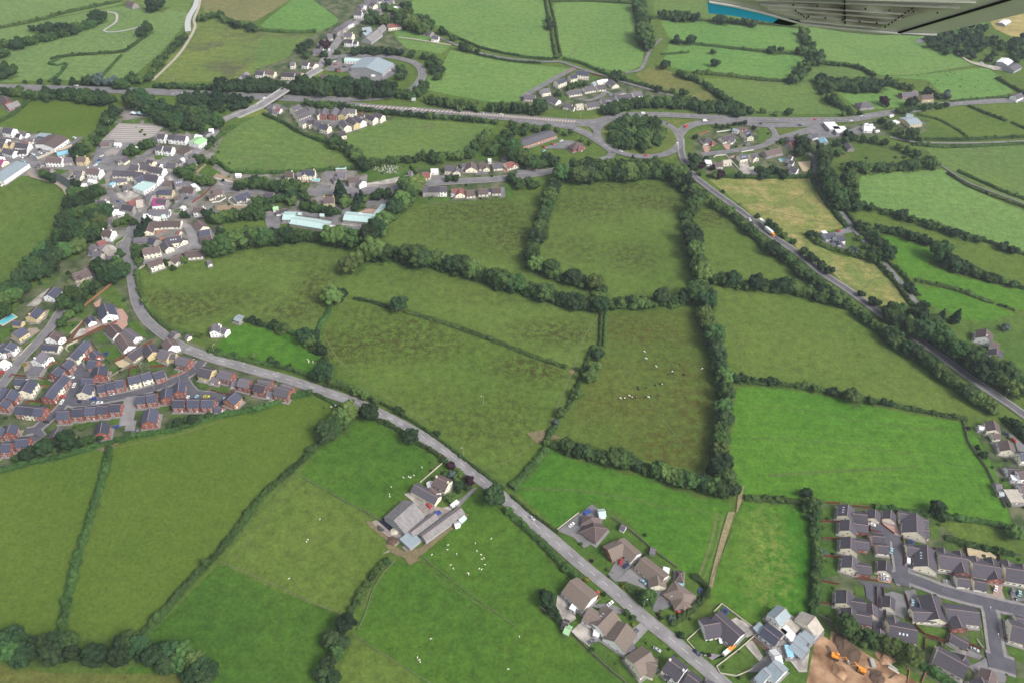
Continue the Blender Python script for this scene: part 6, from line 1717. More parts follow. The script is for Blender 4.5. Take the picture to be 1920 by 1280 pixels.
for lab, path, v, m in (
 ('dark red fence round the corner plot by the straight street', '150,870 190,830 480,860 700,890', AV, FWOOD),
 ('orange fence round a small lawn left of the middle terrace', '540,1090 610,1000 740,1005', AV, FOR), ('orange fence above the top courtyard', '710,730 780,650 880,650', AV, FOR),
 ('long brown fence below the white garage drive', '1000,360 1280,10', AV, FWOOD), ('brown fence between pink drive and estate lawns', '1090,335 1400,190 1760,40', AV, FWOOD),
 ('orange fence running up beside the sloping garden', '1270,600 1680,270', EV, FOR), ('red fence of the turning-head gardens', '380,160 450,105 830,105 845,170 740,275', BV, FWOOD),
 ('red fence up to the yellow bungalow wall', '120,310 400,150 690,12', CV, FWOOD), ('brown fence behind the cream garden', '660,390 870,372', CV, FWOOD),
 ('brick-red fence curving round the estate corner garden', '1570,740 1720,790 1840,805 1920,730', CV, FWOOD), ('brown fence in the gardens above the curve', '350,530 360,400 470,380', CV, FWOOD),
 ('grey fence slanting through the estate lawns', '1380,330 1500,500 1680,660', AV, FGREY), ('green-grey fence behind the curved terrace', '20,560 300,400 460,380', CV, FGREY),
 ('brown fence at the top of the cream estate gardens', '230,185 430,195', RV, FWOOD), ('brown fence between first and second estate lawns', '120,460 430,470', RV, FWOOD),
 ('brown fence between second and third estate lawns', '180,710 440,728', RV, FWOOD), ('brown fence between third and fourth estate lawns', '190,980 460,1000', RV, FWOOD),
 ('brown fence behind the top estate house', '640,232 870,262', RV, FWOOD), ('brown fence along the pink estate drive', '1048,420 1050,505 1240,650', RV, FWOOD),
 ('brown fence below the large cream house', '1370,665 1560,690 1760,735', RV, FWOOD), ('brown fence left of the trampoline lawn', '1368,670 1385,850 1395,1130', RV, FWOOD), ('short brown fence beside the top drive', '885,450 885,600 1050,630', RV, FWOOD),
 ('brown fence between fifth and sixth estate lawns', '130,562 450,602', UV, FWOOD), ('grey fence at the bottom of the column lawns', '110,745 310,840', UV, FGREY), ('brown fence above the fifth estate lawn', '170,240 420,285', UV, FWOOD),
 ('dark red fence beside the long narrow drive', '975,325 985,705 930,715', UV, FWOOD), ('dark red fence right of the long narrow drive', '1078,330 1110,700 1140,1030', UV, FWOOD), ('brown fence along the double drive', '680,200 850,215 1000,240', UV, FWOOD),
 ('red fence winding down between estate gardens', '1410,440 1480,680 1490,820 1690,1030 1920,1100', UV, FWOOD), ('dark fence below the round-ended lawn', '350,735 480,760 620,790 640,650', VV, FWOOD),
 ('fence dividing the two small back lawns', '340,745 332,880', VV, FWOOD), ('fence right of the small back lawns', '532,790 520,885', VV, FWOOD), ('dark red fence beside the long low garage', '645,800 850,905', VV, FWOOD), ('red fence right of the long low garage', '840,805 1015,880', VV, FWOOD),
 ('dark fence between the first two row houses', '305,830 320,1000 340,1240', WV, FWOOD), ('dark fence between the gravel garden and lawn house', '860,780 880,950 930,1060', WV, FWOOD), ('dark red fence right of the gravel garden', '1410,840 1460,960 1475,1090', WV, FWOOD),
 ('brown fence at the right of the estate side road', '1290,745 1400,790 1536,840', VV, FWOOD), ('brown fence round the village bungalow terrace', '10,650 170,540 300,420', IV, FWOOD), ('red fence at the end of the cream cul-de-sac', '1420,415 1530,365 1620,370', LV, FWOOD),
 ('red fence along the lane above the pale estate', '1190,165 1400,205', NV, FWOOD), ('orange fence round the pink-drive bungalow', '80,430 240,380', OV, FOR), ('long grey fence of the near roadside gardens', '210,710 400,860 570,1030', T(2, 3), FGREY),
 ('long grey fence behind the three brown bungalows', '740,40 880,130 1050,280 1235,420', T(2, 3), FGREY), ('fence below the bottom lawn of the near gardens', '600,1060 720,1170 850,1280', T(2, 3), FGREY), ('weathered garden fence beside the lush field corner', '1460,600 1500,760 1640,960 1780,1250', T(3, 2), FGREY)):
    FC(lab, path, v, m)
for lab, path, v, m, h in (
 ('cream curved wall round the slate bungalow terrace', '600,570 555,590 560,650 640,690 840,690 900,640', IV, WWHITE, 1), ('cream wall round the brown bungalow forecourt', '300,650 420,635 510,580 490,545', IV, WWHITE, 1),
 ('white wall round the lawn by the short street', '300,775 340,745 480,732 520,775 700,970', OV, WWHITE, 1), ('white wall before the slate bungalow', '720,690 900,660', OV, WWHITE, 1), ('white wall behind the brown bungalow', '350,392 560,362', OV, WWHITE, 1),
 ('long pale wall round the white bungalow garden', '1310,960 1410,870', T(2, 3), WSTONE, 1), ('pale boundary wall above the workshop yard', '1510,750 1570,690 1850,900 1700,1030 1530,1160 1560,1210 1680,1230 1800,1180', T(2, 3), WSTONE, 1.2),
 ('pale kerb wall of the top bungalow drive', '340,130 500,5', T(2, 3), WSTONE, .8), ('low pale wall of the roadside lawn', '1310,960 1400,1060 1440,1075 1500,1070', T(2, 3), WSTONE, .6), ('stone wall round the top terrace garden', '1170,320 1020,390 990,450 1040,480', AV, WSTONE, 1.2),
 ('white wall along the straight street', '300,540 380,450 480,350', AV, WSTONE, .8), ('stone wall above the garage fence', '1060,215 1250,30', AV, WSTONE, 1.2), ('low wall below the corner brick house', '960,540 1100,500 1230,420', CV, MC['brick'], 1.4),
 ('pale low wall across the small oval meadow corner', '770,1230 830,1150 900,1110', HV, WSTONE, 1), ('low wall at the side of the village bend', '460,800 560,740 640,640', HV, MC['stone_wall'], 1), ('pale wall beside the car-park shop', '560,640 800,540 1090,440', FV, WSTONE, 2.2), ('white wall of the store beside the meadow', '20,1050 390,810', FV, WWHITE, 1.6),
 ('wall along the churchyard roadside', '1020,470 1240,465 1610,430', JV, MC['stone_wall'], 1), ('orange wall beside the pale estate lane', '800,150 950,75', NV, FOR, 1.2), ('pale wall round the estate corner lawn', '960,760 1010,830 1040,860', VV, WSTONE, 1), ('pale wall in front of the cream estate garage', '590,1140 700,1165', RV, WSTONE, .8),
 ('low wall at the end of the estate gardens by the hedge', '880,1110 1040,1060 1300,1000', DV, WSTONE, .9), ('pale stone wall of the farm garden', '860,520 1080,330 1200,225', PV, WSTONE, 1)):
    FC(lab, path, v, m, h, .3, 'garden_wall', False)
for lab, path in (('post and rail fence across the lower fields', '415,1053 470,1078 530,1103 585,1130 642,1153'), ('faint field fence above the farm', '562,891 620,925 690,963 715,977'), ('field fence running down from the farm', '790,1042 850,1090 910,1135 968,1176'), ('field fence along the bottom edge', '664,1190 700,1215 760,1252 822,1290'), ('gate fence beside the farm paddock', '712,975 685,955'),
                  ('curved rail fence beside the sunken lane', '742,1050 716,1078 698,1110 686,1150 672,1180'), ('fence along the left of the worn lush field', '1372,1000 1345,1060 1322,1120'), ('fence between meadows left of the leafy trees', '615,660 622,690 622,712')):
    FC(lab, path, None, FGREY, 1.1, .06, 'fence', True, True)
# ------------------------------------------------------------------ ROAD BRIDGE
a0, a1, a2, a3 = P(440, 219, 1.0), P(487, 199, 6.6), P(566, 148, 6.6), P(600, 129, .8)
mid = (a1 + a2) / 2; root = empty('road_bridge', (mid.x, mid.y, 0)); tag(root, 'grey concrete road bridge carrying the village road over the trunk road', 'bridge')
u = (a2 - a1).normalized(); n = Vector((-u.y, u.x, 0)); CONC = mat('concrete', (0.34, 0.33, 0.31), .85, .1, .5)
def slab(pl, w_, t, m, name, off=0, dz=0):
    mb = MB(); vs = []
    for q in pl:
        for s_ in (-1, 1):
            for z in (-t, 0): vs.append((q.x - mid.x + n.x * (off + s_ * w_ / 2), q.y - mid.y + n.y * (off + s_ * w_ / 2), q.z + dz + z))
    fs = []
    for i in range(len(pl) - 1):
        b = i * 4; c = b + 4; fs += [[b + 1, b + 3, c + 3, c + 1], [b, c, c + 2, b + 2], [b, b + 1, c + 1, c], [b + 2, c + 2, c + 3, b + 3]]
    fs += [[0, 2, 3, 1], [len(vs) - 4, len(vs) - 3, len(vs) - 1, len(vs) - 2]]
    mb.add(vs, fs); return mb.build(name, [m], root)
slab([a0, a1, a2, a3], 10.5, 1.0, CONC, 'deck'); slab([a0, a1, a2, a3], 7.6, .05, ASPH_P, 'carriageway', 0, .08)
for s_ in (-1, 1): slab([a1, a2], .35, 1.1, CONC, 'parapet', s_ * 5.0, 1.0)
for k in (.18, .5, .82):
    c = a1.lerp(a2, k); mb = MB(); q = c - mid
    mb.cyl((q.x - n.x * 3, q.y - n.y * 3, 0), (q.x - n.x * 3, q.y - n.y * 3, 5.7), .45, n=8); mb.cyl((q.x + n.x * 3, q.y + n.y * 3, 0), (q.x + n.x * 3, q.y + n.y * 3, 5.7), .45, n=8); mb.build('pier', [CONC], root)
for s0, s1 in ((a0, a1), (a3, a2)):
    mb = MB(); d = (s1 - s0); vs = []
    for q, z in ((s0, .2), (s1, s1.z - 1.0)):
        for s_ in (-1, 1): vs += [(q.x - mid.x + n.x * s_ * (5.2 + z * 1.3), q.y - mid.y + n.y * s_ * (5.2 + z * 1.3), 0), (q.x - mid.x + n.x * s_ * 5.1, q.y - mid.y + n.y * s_ * 5.1, z)]
    mb.add(vs, [[0, 1, 5, 4], [2, 6, 7, 3], [1, 3, 7, 5], [4, 5, 7, 6]]); mb.build('embankment', [m_verge], root)
# ------------------------------------------------------------------ VEHICLES
def paint(n_, c, mt=0.0): return mat(n_, c, .3, .02, .5, spec=.5, metal=mt)
CARP = {'w': ('white', paint('paint_white', (.78, .78, .78))), 's': ('silver', paint('paint_silver', (.48, .50, .52), .3)), 'k': ('black', paint('paint_black', (.02, .02, .025))), 'r': ('red', paint('paint_red', (.50, .03, .03))),
        'b': ('blue', paint('paint_blue', (.035, .07, .28))), 'n': ('dark blue', paint('paint_navy', (.02, .03, .09))), 'l': ('pale blue', paint('paint_pale_blue', (.30, .48, .56))), 'y': ('yellow', paint('paint_yellow', (.55, .50, .03))), 'o': ('orange', paint('paint_orange', (.75, .27, .03))), 'g': ('grey', paint('paint_grey', (.16, .17, .18)))}
TYRE = mat('tyre', (.02, .02, .02), .9, .05); LAMPM = mat('lamp_lens', (.8, .8, .78), .2, .01)
def prism(mb, prof, y0, y1, ins=0.0, m=0):
    k = len(prof); zs = [z for _, z in prof]; zm, zM = min(zs), max(zs)
    vs = [(x, y0 + ins * (z - zm) / (zM - zm + 1e-6), z) for x, z in prof] + [(x, y1 - ins * (z - zm) / (zM - zm + 1e-6), z) for x, z in prof]
    mb.add(vs, [[i, (i + 1) % k, k + (i + 1) % k, k + i] for i in range(k)] + [list(range(k))[::-1], list(range(k, 2 * k))], m)
VMESH = {}
def vmesh(kind, part, pm):
    key = (kind, part, pm.name if part == 'body' else '')
    if key in VMESH: return VMESH[key]
    mb = MB(); L, Wd = {'car': (4.3, 1.75), 'van': (5.2, 2.0), 'lorry': (12, 2.5), 'caravan': (6, 2.3)}[kind]; x, y = L / 2, Wd / 2; sm = False
    if part == 'body':
        if kind == 'car':
            prism(mb, [(-x, .35), (x - .05, .35), (x, .55), (x - .15, .78), (x - 1.15, .92), (-x + .45, .95), (-x + .05, .88), (-x, .6)], -y, y, .06)
            prism(mb, [(-x + 1.0, 1.36), (x - 2.0, 1.36), (x - 2.15, 1.42), (-x + 1.15, 1.42)], -y + .27, y - .27)
            for sx, ex in ((-x + .55, -x + 1.02), (x - 1.22, x - 1.98)):
                for s_ in (-1, 1): mb.cyl((sx, s_ * (y - .1), .93), (ex, s_ * (y - .3), 1.4), .05, n=4)
        elif kind == 'van': prism(mb, [(-x, .35), (x, .35), (x, .95), (x - .55, 1.2), (x - 1.2, 1.95), (x - 1.6, 2.1), (-x, 2.1)], -y, y, .08)
        elif kind == 'lorry': mb.box(-x, x - 2.7, -y, y, 1.1, 3.9); mb.box(-x + .4, x - .4, -.5, .5, .7, 1.1)
        else: prism(mb, [(-x, .5), (x - .4, .5), (x, 1.2), (x - .5, 2.4), (-x + .2, 2.5), (-x, 2.0)], -y, y, .1)
        m = [pm]
    elif part == 'window':
        m = [GLASS]
        if kind == 'car': prism(mb, [(-x + .5, .93), (x - 1.2, .91), (x - 2.0, 1.37), (-x + 1.0, 1.37)], -y + .09, y - .09, .18)
        elif kind == 'van': prism(mb, [(x - .66, 1.24), (x - .5, 1.24), (x - 1.12, 2.0), (x - 1.3, 2.0)], -y + .12, y - .12)
        elif kind == 'lorry': mb.box(x - .1, x + .02, -y + .2, y - .2, 1.7, 2.5)
        else: mb.box(-1.0, .6, -y + .0, y - .0, 1.3, 1.8)
    elif part == 'wheel': mb.cyl((0, -.11, 0), (0, .11, 0), .32 if kind != 'lorry' else .5, n=12); mb.cyl((0, -.12, 0), (0, .12, 0), .17, n=8, m=1); m = [TYRE, CARP['s'][1]]
    elif part == 'headlight': mb.box(-.05, .03, -.2, .2, -.08, .08); m = [LAMPM]
    elif part == 'cab': prism(mb, [(x - 2.5, .6), (x, .6), (x, 1.6), (x - .25, 2.9), (x - 2.5, 3.1)], -y, y, .08); m = [pm if False else CARP['o'][1]]
    VMESH[key] = mb.me(part, m); return VMESH[key]
def vehicle(kind, x, y, dx, dy, col, label, v=None, z=.75, group=None):
    a = v(x, y) if v else (x, y); b = v(x + dx, y + dy) if v else (x + dx, y + dy); p_, q_ = P(*a), P(*b); d = q_ - p_; z = .62
    root = empty({'car': 'car', 'van': 'van', 'lorry': 'lorry', 'caravan': 'caravan'}[kind], (p_.x, p_.y, z), math.atan2(d.y, d.x)); tag(root, label, kind, group)
    pm = CARP[col][1]; obj('body', vmesh(kind, 'body', pm), root); obj('window', vmesh(kind, 'window', pm), root)
    L, Wd = {'car': (4.3, 1.75), 'van': (5.2, 2.0), 'lorry': (12, 2.5), 'caravan': (6, 2.3)}[kind]; r = .5 if kind == 'lorry' else .32
    if kind == 'lorry': obj('cab', vmesh(kind, 'cab', pm), root)
    for sx in ((L * .3, -L * .3) if kind != 'caravan' else (0,)):
        for s_ in (-1, 1): obj('wheel', vmesh(kind, 'wheel', pm), root, (sx, s_ * (Wd / 2 - .09), r))
    if kind != 'caravan':
        for s_ in (-1, 1): obj('headlight', vmesh(kind, 'headlight', pm), root, (L / 2, s_ * (Wd / 2 - .35), .7 if kind == 'car' else .85))
VH = vehicle
for row in '''car 150,50 40,35 s|silver car driving down the main road below the farm|T23
car 400,165 0,0 r|-|x
van 565,8 30,-20 b|blue van by the top hip-roofed bungalow|T23
car 815,380 10,-40 r|red car on the tarmac of the second bungalow|T23
car 855,408 30,-25 n|dark blue car beside the red car|T23
car 985,530 35,25 l|pale blue car on the pebbled drive|T23
car 1240,742 30,30 r|bright red car under the hedge by the fourth bungalow|T23
car 625,610 30,-10 r|red car behind the round yellow bush|T23
car 1385,1058 35,30 n|dark blue car parked on the main road verge|T23
car 1555,960 12,30 w|white car before the L-shaped bungalow|T23
van 1605,1055 35,-30 w|white van with the orange-backed vehicle|T23
van 1640,1025 30,-25 o|orange pick-up by the pale boundary wall|T23
car 600,975 25,-10 g|grey car in the near back garden|T23
car 1385,855 12,-10 w|-|x
car 675,992 25,-10 k|black car by the rear gate|x
car 655,115 35,13 w|white car on the main road by the estate turning|T02
car 620,145 20,-25 n|dark car on the estate forecourt under the top terrace|T02
car 655,128 20,-25 r|dark red car by the garage at the estate top|T02
car 560,335 12,-30 w|white car on the verge of the middle terrace|T02
car 540,275 30,5 w|white car above the round verge of the courtyard|T02
car 468,460 15,-25 w|white car at the mouth of the turning head road|T02
car 765,395 2,-30 r|red car before the curved terrace|T02
car 840,395 2,-30 l|blue-green car before the curved terrace|T02
van 705,437 40,2 b|blue and white van on the curved estate road|T02
car 605,458 35,8 n|dark car at the kerb by the cream gable house|T02
car 715,470 35,2 s|silver car parked below the blue van|T02
car 750,465 35,-2 w|white car at the right of the parked pair|T02
car 1410,430 12,-25 w|white car in the rear court of the estate|T02
car 1475,425 12,-20 l|pale blue car in the rear court of the estate|T02
car 1550,420 35,-3 y|yellow-green car in the rear court of the estate|T02
van 1690,445 5,-30 l|light blue van beside the tan brick house|T02
car 1660,465 15,-30 n|dark car between brick house and blue van|T02
car 878,645 30,-5 b|blue car at the edge of the pale parking court|T02
car 1015,680 30,-8 g|grey car by the long slate house|T02
car 70,120 30,5 n|dark blue car in the forecourt at far left|T02
car 355,610 30,0 k|black car by the lower turning head|T02
car 20,240 20,-15 r|maroon car on the yard at far left|T02
car 470,420 25,-5 r|red car before the middle terrace|T02
car 1780,375 25,28 w|white car on the trunk lane ahead of the lorries|T21
car 1060,1010 8,30 n|dark car on the bend by the oval meadow|T01
car 1335,585 20,-8 w|white car by the cul-de-sac bungalow|T01
car 1400,215 20,-10 n|dark blue car on the village yard|T01
car 1030,722 12,-20 l|pale car at the junction by the low wall|T01
car 890,240 20,5 b|blue car in the village garden yard|T01
car 1140,158 25,-8 w|white car beside the turquoise roof|T01
car 1530,105 20,4 r|red car on the road out of the village|T01
van 1820,345 20,-5 w|-|x
car 860,660 5,25 k|black car parked under trees in the winding lane|T31
car 600,437 20,-4 s|silver car at the gate of the white farmhouse|T31
car 530,460 20,-5 r|dark red car in the farmhouse yard|T31
van 985,862 35,4 w|white van on the trunk road behind the round wood|T20
van 1305,958 30,-15 r|red lorry on the slip road right of the roundabout|T20
van 1445,915 32,-4 w|white van joining the trunk road|T20
car 1165,940 12,8 g|grey car on the right of the roundabout|T20
car 1238,1085 2,-20 w|white car at the exit of the roundabout|T20
car 815,1143 22,5 w|white car on the near side of the roundabout|T20
car 1005,1175 25,-3 r|red car at the foot of the roundabout|T20
car 1865,937 25,0 k|black car on the lower trunk carriageway|T20
car 1235,872 20,3 s|silver car on the trunk road at the round wood|T20
car 240,1140 15,-8 l|pale blue car in the lodge car park|T20
car 305,1090 15,8 r|red car in the lodge car park, upper|T20
car 240,1110 15,8 r|red car in the lodge car park, lower|T20
car 370,1065 15,-5 w|white car in the lodge car park|T20
car 510,1125 15,6 w|white car beside the brick inn|T20
car 495,1130 15,6 r|red car beside the brick inn|x
car 575,650 25,2 w|white car on the trunk road at the left|T00
car 1080,695 20,2 w|white car on the trunk road near the bridge|T00
car 1288,713 20,2 s|silver car nearing the bridge|T00
car 1385,708 15,2 w|small white car nearest the conifer plantation|T00
van 68,750 18,-10 w|white van crossing the road bridge|T10
car 265,635 14,-8 k|black car leaving the bridge|T10
van 550,385 4,-12 w|white van at the foot of the far village|T10
car 1187,822 20,3 w|white car beside the hatched lane|T10
car 1695,857 20,3 s|silver car on the hatched road|T10
car 1840,867 20,3 w|white car further along the hatched road|T10
car 350,905 22,0 r|red car on the far trunk carriageway|T30
car 240,948 22,0 n|dark blue car on the near trunk carriageway|T30
car 620,915 22,-3 w|white car past the filling station|T30
car 695,875 22,-5 w|white car below the grey bungalow|T30
car 1600,480 15,4 w|white car in the far farm yard|T30
car 1755,518 20,-6 w|white car before the domed shed|T30
car 1790,520 20,-3 k|black car before the domed shed|T30
van 1045,370 2,-40 w|large white van in the estate drive|T33
car 775,98 25,6 w|white car at the top of the estate drive|T33
car 920,295 5,-30 l|pale car beside the twin garages|T33
car 868,478 35,6 w|white car above its silver neighbour|T33
car 868,508 35,2 s|silver car on the pink drive|T33
car 905,712 35,5 w|white car before the small garage|T33
car 1078,683 5,-30 l|pale green car on the estate double drive|T33
car 1127,695 5,-25 b|blue car on the estate double drive|T33
car 1702,578 6,-30 w|white car on the brick-paved drive|T33
car 1828,598 6,-25 g|dark grey car in the right-hand drive|T33
car 1880,615 6,-35 l|pale blue car in the right-hand drive|T33
car 1545,1035 35,15 s|silver car by the long low garage|T33
car 1780,698 25,8 n|dark car in the drive at the right edge|T32
car 1840,745 20,15 r|dark red car in the drive at the right edge|T32
caravan 1490,1230 30,-25 w|white caravan parked at the farm gate|T12'''.split('\n'):
    a, lab, tv = row.split('|'); k = a.split(); x, y = map(float, k[1].split(',')); dx, dy = map(float, k[2].split(','))
    if tv == 'x' or lab == '-': continue
    vehicle(k[0], x, y, dx, dy, k[3], lab, T(int(tv[1]), int(tv[2])))
vehicle('lorry', 1431, 424, 12, 10, 'w', 'white lorry with orange cab on the trunk lane, upper'); vehicle('lorry', 1442, 439, 12, 10, 'w', 'white lorry nose to tail behind the first, lower')
for i, (x, y) in enumerate(((1140, 168), (1175, 168), (1210, 165), (1240, 165), (1076, 170))): vehicle('car', x, y + 505, 2, 16, 'wsbkw'[i], 'car in the row parked under trees above the school', JV, group='cars parked above the school')
for i, (x, y) in enumerate(((610, 555), (690, 545), (540, 610), (500, 575), (440, 600), (330, 620), (600, 500), (1120, 325), (360, 680), (640, 740))): vehicle('car', x, y, 20, 7, 'wslwgwkwls'[i], 'car parked on the yard by the far left shops', FV, group='cars on the shop yard')
for i, (x, y) in enumerate(((1440, 735), (1500, 660), (1530, 600), (1470, 700), (1090, 910))): vehicle('car', x, y, 15, -8, 'wbwlk'[i], 'car in the village parking strip beside the yellow house', FV, group='cars in the village parking strip')
for i, (x, y) in enumerate(((710, 470), (760, 480), (660, 510), (600, 490), (590, 470), (880, 580), (760, 600), (1040, 500), (1000, 540))): vehicle('car' if i != 5 else 'van', x, y, 15, -3, 'wbkrwwgsw'[i], 'vehicle standing in the fenced goods yard', T(1, 0), group='vehicles in the goods yard')
for i, (x, y) in enumerate(((730, 950), (765, 955), (780, 975), (815, 1000), (760, 985), (920, 885), (945, 925), (965, 935))): vehicle('caravan', x, y, 14, -4, 'w', 'white caravan on the rough ground past the filling station', T(3, 0), group='caravans past the filling station')
# ------------------------------------------------------------------ ANIMALS
def number(done):
    g_ = {}
    for x, o in done: g_.setdefault(o['label'], []).append((x, o.name, o))
    for L in g_.values():
        L.sort(key=lambda q: q[0])
        for i, (_, _, o) in enumerate(L):
            t = ordn(i, len(L))
            if t: o['label'] = o['label'] + ', ' + t
FLEECE = mat('fleece', (.70, .68, .58), .95, .08, 4); FACE = mat('sheep_face', (.55, .50, .42), .9, .05); COWW = mat('cow_white', (.72, .70, .66), .8, .04, 2); COWK = mat('cow_black', (.02, .02, .022), .7, .1, 2); COWB = mat('cow_brown', (.24, .12, .06), .8, .1, 2)
def animal_me(kind, m, m2):
    mb = MB(); k = 1.0 if kind == 'sheep' else 1.75
    mb.ell((0, 0, .62 * k), (.56 * k, .30 * k, .30 * k), 12, 8, 0); mb.ell((.30 * k, 0, .64 * k), (.27 * k, .27 * k, .29 * k), 10, 6, 1 if kind != 'sheep' else 0); mb.ell((-.38 * k, 0, .66 * k), (.25 * k, .26 * k, .26 * k), 10, 6, 0)
    mb.cyl((.48 * k, 0, .68 * k), (.78 * k, 0, .42 * k if kind != 'sheep' else .48), .15 * k, .10 * k, 8, 1); mb.ell((.86 * k, 0, .32 * k), (.17 * k, .09 * k, .10 * k), 8, 6, 1)
    for s_ in (-1, 1): mb.ell((.76 * k, s_ * .14 * k, .44 * k), (.04 * k, .09 * k, .03 * k), 6, 4, 1)
    for sx, fx in ((.34, .36), (-.36, -.44)):
        for s_ in (-1, 1):
            mb.cyl((sx * k, s_ * .16 * k, .55 * k), (fx * k, s_ * .16 * k, .26 * k), .075 * k, .045 * k, 6, 1); mb.cyl((fx * k, s_ * .16 * k, .27 * k), (sx * 1.02 * k, s_ * .16 * k, 0), .042 * k, .035 * k, 6, 1)
    mb.cyl((-.56 * k, 0, .74 * k), (-.64 * k, 0, .36 * k), .035 * k, .02 * k, 5, 0); return mb.me(kind, [m, m2], True)
AM = {'s': animal_me('sheep', FLEECE, FACE), 'w': animal_me('cow', COWW, COWK), 'k': animal_me('cow', COWK, COWK), 'b': animal_me('cow', COWB, COWB), 'x': animal_me('cow', COWW, COWW)}
rng = random.Random(3)
def herd(kind, v, s, label, grp):
    done = []
    for q in s.split():
        a = q.split(','); x, y = v(float(a[0]), float(a[1])); g_ = P(x, y); c = a[2] if len(a) > 2 else kind
        o = obj('sheep' if c == 's' else 'cow', AM[c], None, (g_.x, g_.y, .15), rng.random() * 6.28); o.scale = (.92,) * 3 if c == 's' else (.78,) * 3
        lb = label if c == kind else {'w': 'black and white cow ', 'k': 'black cow ', 'b': 'brown cow ', 'x': 'white cow '}[c] + label.split(' cow ')[-1]
        tag(o, lb, 'sheep' if c == 's' else 'cow', grp); done.append((x, o))
    number(done)
herd('s', T(1, 3), '480,55 390,208 380,225 250,500', 'white sheep grazing in the olive field left of the farm', 'sheep left of the farm')
herd('s', T(1, 3), '1320,320 1440,248 1435,283 1505,315 1645,235 1657,292 1688,320 1695,353 1711,345 1718,395 1675,425 1692,431 1462,397 1480,424 1590,458 1596,466 1765,200', 'white sheep in the scattered flock below the farm', 'flock below the farm')
herd('s', T(1, 3), '1311,951 1212,1090 1226,1108 1232,1125 1890,1178', 'white sheep in the big field along the bottom', 'sheep in the bottom field')
herd('s', PV, '890,292 770,412 690,432 710,445 725,438 612,443 430,587 402,698 408,732', 'white sheep in the green field above the farmyard', 'sheep above the farmyard')
herd('s', DV, '1575,438 1590,445 1590,465 1592,482 1655,465 1655,488 1700,485 1690,530', 'white sheep bunched in the small lush field', 'sheep in the small lush field')
herd('s', T(2, 3), '55,935 375,435', 'white sheep alone near the roadside gardens', 'sheep near the roadside gardens'); herd('s', T(0, 0), '795,335 850,325 1015,283 930,330', 'white sheep in the stream meadow at the top left', 'sheep in the stream meadow')
herd('x', T(2, 2), '812,428 842,432,w 878,410 902,425,w 1022,420 1123,328,w 1200,232 1080,190 1004,132 992,80 1425,208 895,408,k 945,345,k 948,360,k 1008,350,k 1040,415,k 998,420,k 1072,330,k 1108,320,k 1172,247,k 1205,240,k 1290,252,k 1258,175,k 1462,218,k 930,420,b 1100,408,b 1340,262,b', 'white cow in the herd on the rushy cattle pasture', 'herd on the cattle pasture')
herd('k', T(1, 2), '590,475,w 568,495,w 572,520 512,500 600,487,w', 'black cow in the corner of the field below the estate', 'cows by the main road corner')
herd('k', T(3, 0), '1365,548 1395,560 1270,608 1205,635 1250,632 1345,572 1450,605 1575,610 1440,655 1550,658 1650,680 1520,730 1120,575', 'black cow scattered over the far bright pasture', 'cows in the far pasture')
for g_ in ('cars parked above the school', 'cars on the shop yard', 'cars in the village parking strip', 'vehicles in the goods yard', 'caravans past the filling station'): number([(PX(o.location)[0], o) for o in D.objects if o.get('group') == g_])
# ------------------------------------------------------------------ LAMP POSTS, SIGNS, GRAVES
STEEL = mat('galvanised_steel', (.42, .43, .43), .5, .05, 1, metal=.3); GREEN = mat('sign_green', (.02, .20, .10), .5, .03)
mbp = MB(); mbp.cyl((0, 0, 0), (0, 0, 8.6), .11, .07, 6); mbp.cyl((0, 0, 8.6), (1.3, 0, 9.1), .06, .05, 6); LP = mbp.me('pole', [STEEL]); mbh = MB(); mbh.box(1.1, 1.9, -.17, .17, 9.05, 9.22); LH = mbh.me('lamp_head', [mat('lamp_housing', (.62, .63, .63), .4, .03)])
def lamps(place, s, v=None, a=0.0):
    L = pts(s, v); L.sort()
    for i, q in enumerate(L):
        g_ = P(*q); r = empty('street_lamp', (g_.x, g_.y, .1), a); o_ = ordn(i, len(L)); tag(r, f"tall grey street lamp{', ' + o_ + ',' if o_ else ''} {place}", 'street lamp', 'street lamps ' + place); obj('pole', LP, r); obj('lamp_head', LH, r)
lamps('behind the roundabout', '757,866 850,872 932,850 1130,862 1378,868 1535,890 1650,884', T(2, 0), R(-90)); lamps('on the hatched trunk road', '130,872 405,890 510,905', T(2, 0), R(-90)); lamps('on the trunk road right of the bridge', '425,712 560,722 675,738 860,745 1045,862 1510,856 1780,862 500,722', T(1, 0), R(-90))
lamps('on the slip-road loop', '880,412 1000,425 1190,775', T(1, 0), R(-90)); lamps('left of the bridge', '20,760 90,700 1700,665 1310,650 845,640 465,632', T(0, 0)); lamps('along the main road', '1558,862 165,308 1705,475', T(1, 2), R(200)); lamps('at the estate side of the main road', '180,355 630,640 1130,775', DV, R(30))
lamps('on the curved estate road', '1110,612 738,775 1330,425 545,480', CV, R(60)); lamps('on the trunk lane', '30,448 490,805', T(3, 1), R(200)); lamps('at the bottom of the trunk lane', '1772,424', T(3, 2), R(200)); lamps('around the worn car park', '160,200 415,100 690,108 60,175', GV); lamps('on the village to roundabout road', '990,600 560,640 300,660', KV, R(-90)); lamps('on the estate road at bottom right', '540,180 1060,500 1150,820 1370,410', VV, R(90)); lamps('beside the lower main road', '980,725 1160,700', T(2, 3), R(30))
g_ = P(1461, 472); r = empty('road_sign', (g_.x, g_.y, .1), R(35)); tag(r, 'green direction sign on the left verge of the trunk lane', 'road sign'); mb = MB(); mb.box(-2.2, 2.2, -.05, .05, 1.4, 4.2); mb.build('sign_panel', [GREEN], r)
for s_ in (-1.4, 1.4): mb = MB(); mb.cyl((s_, .12, 0), (s_, .12, 4), .08, n=6); mb.build('post', [STEEL], r)
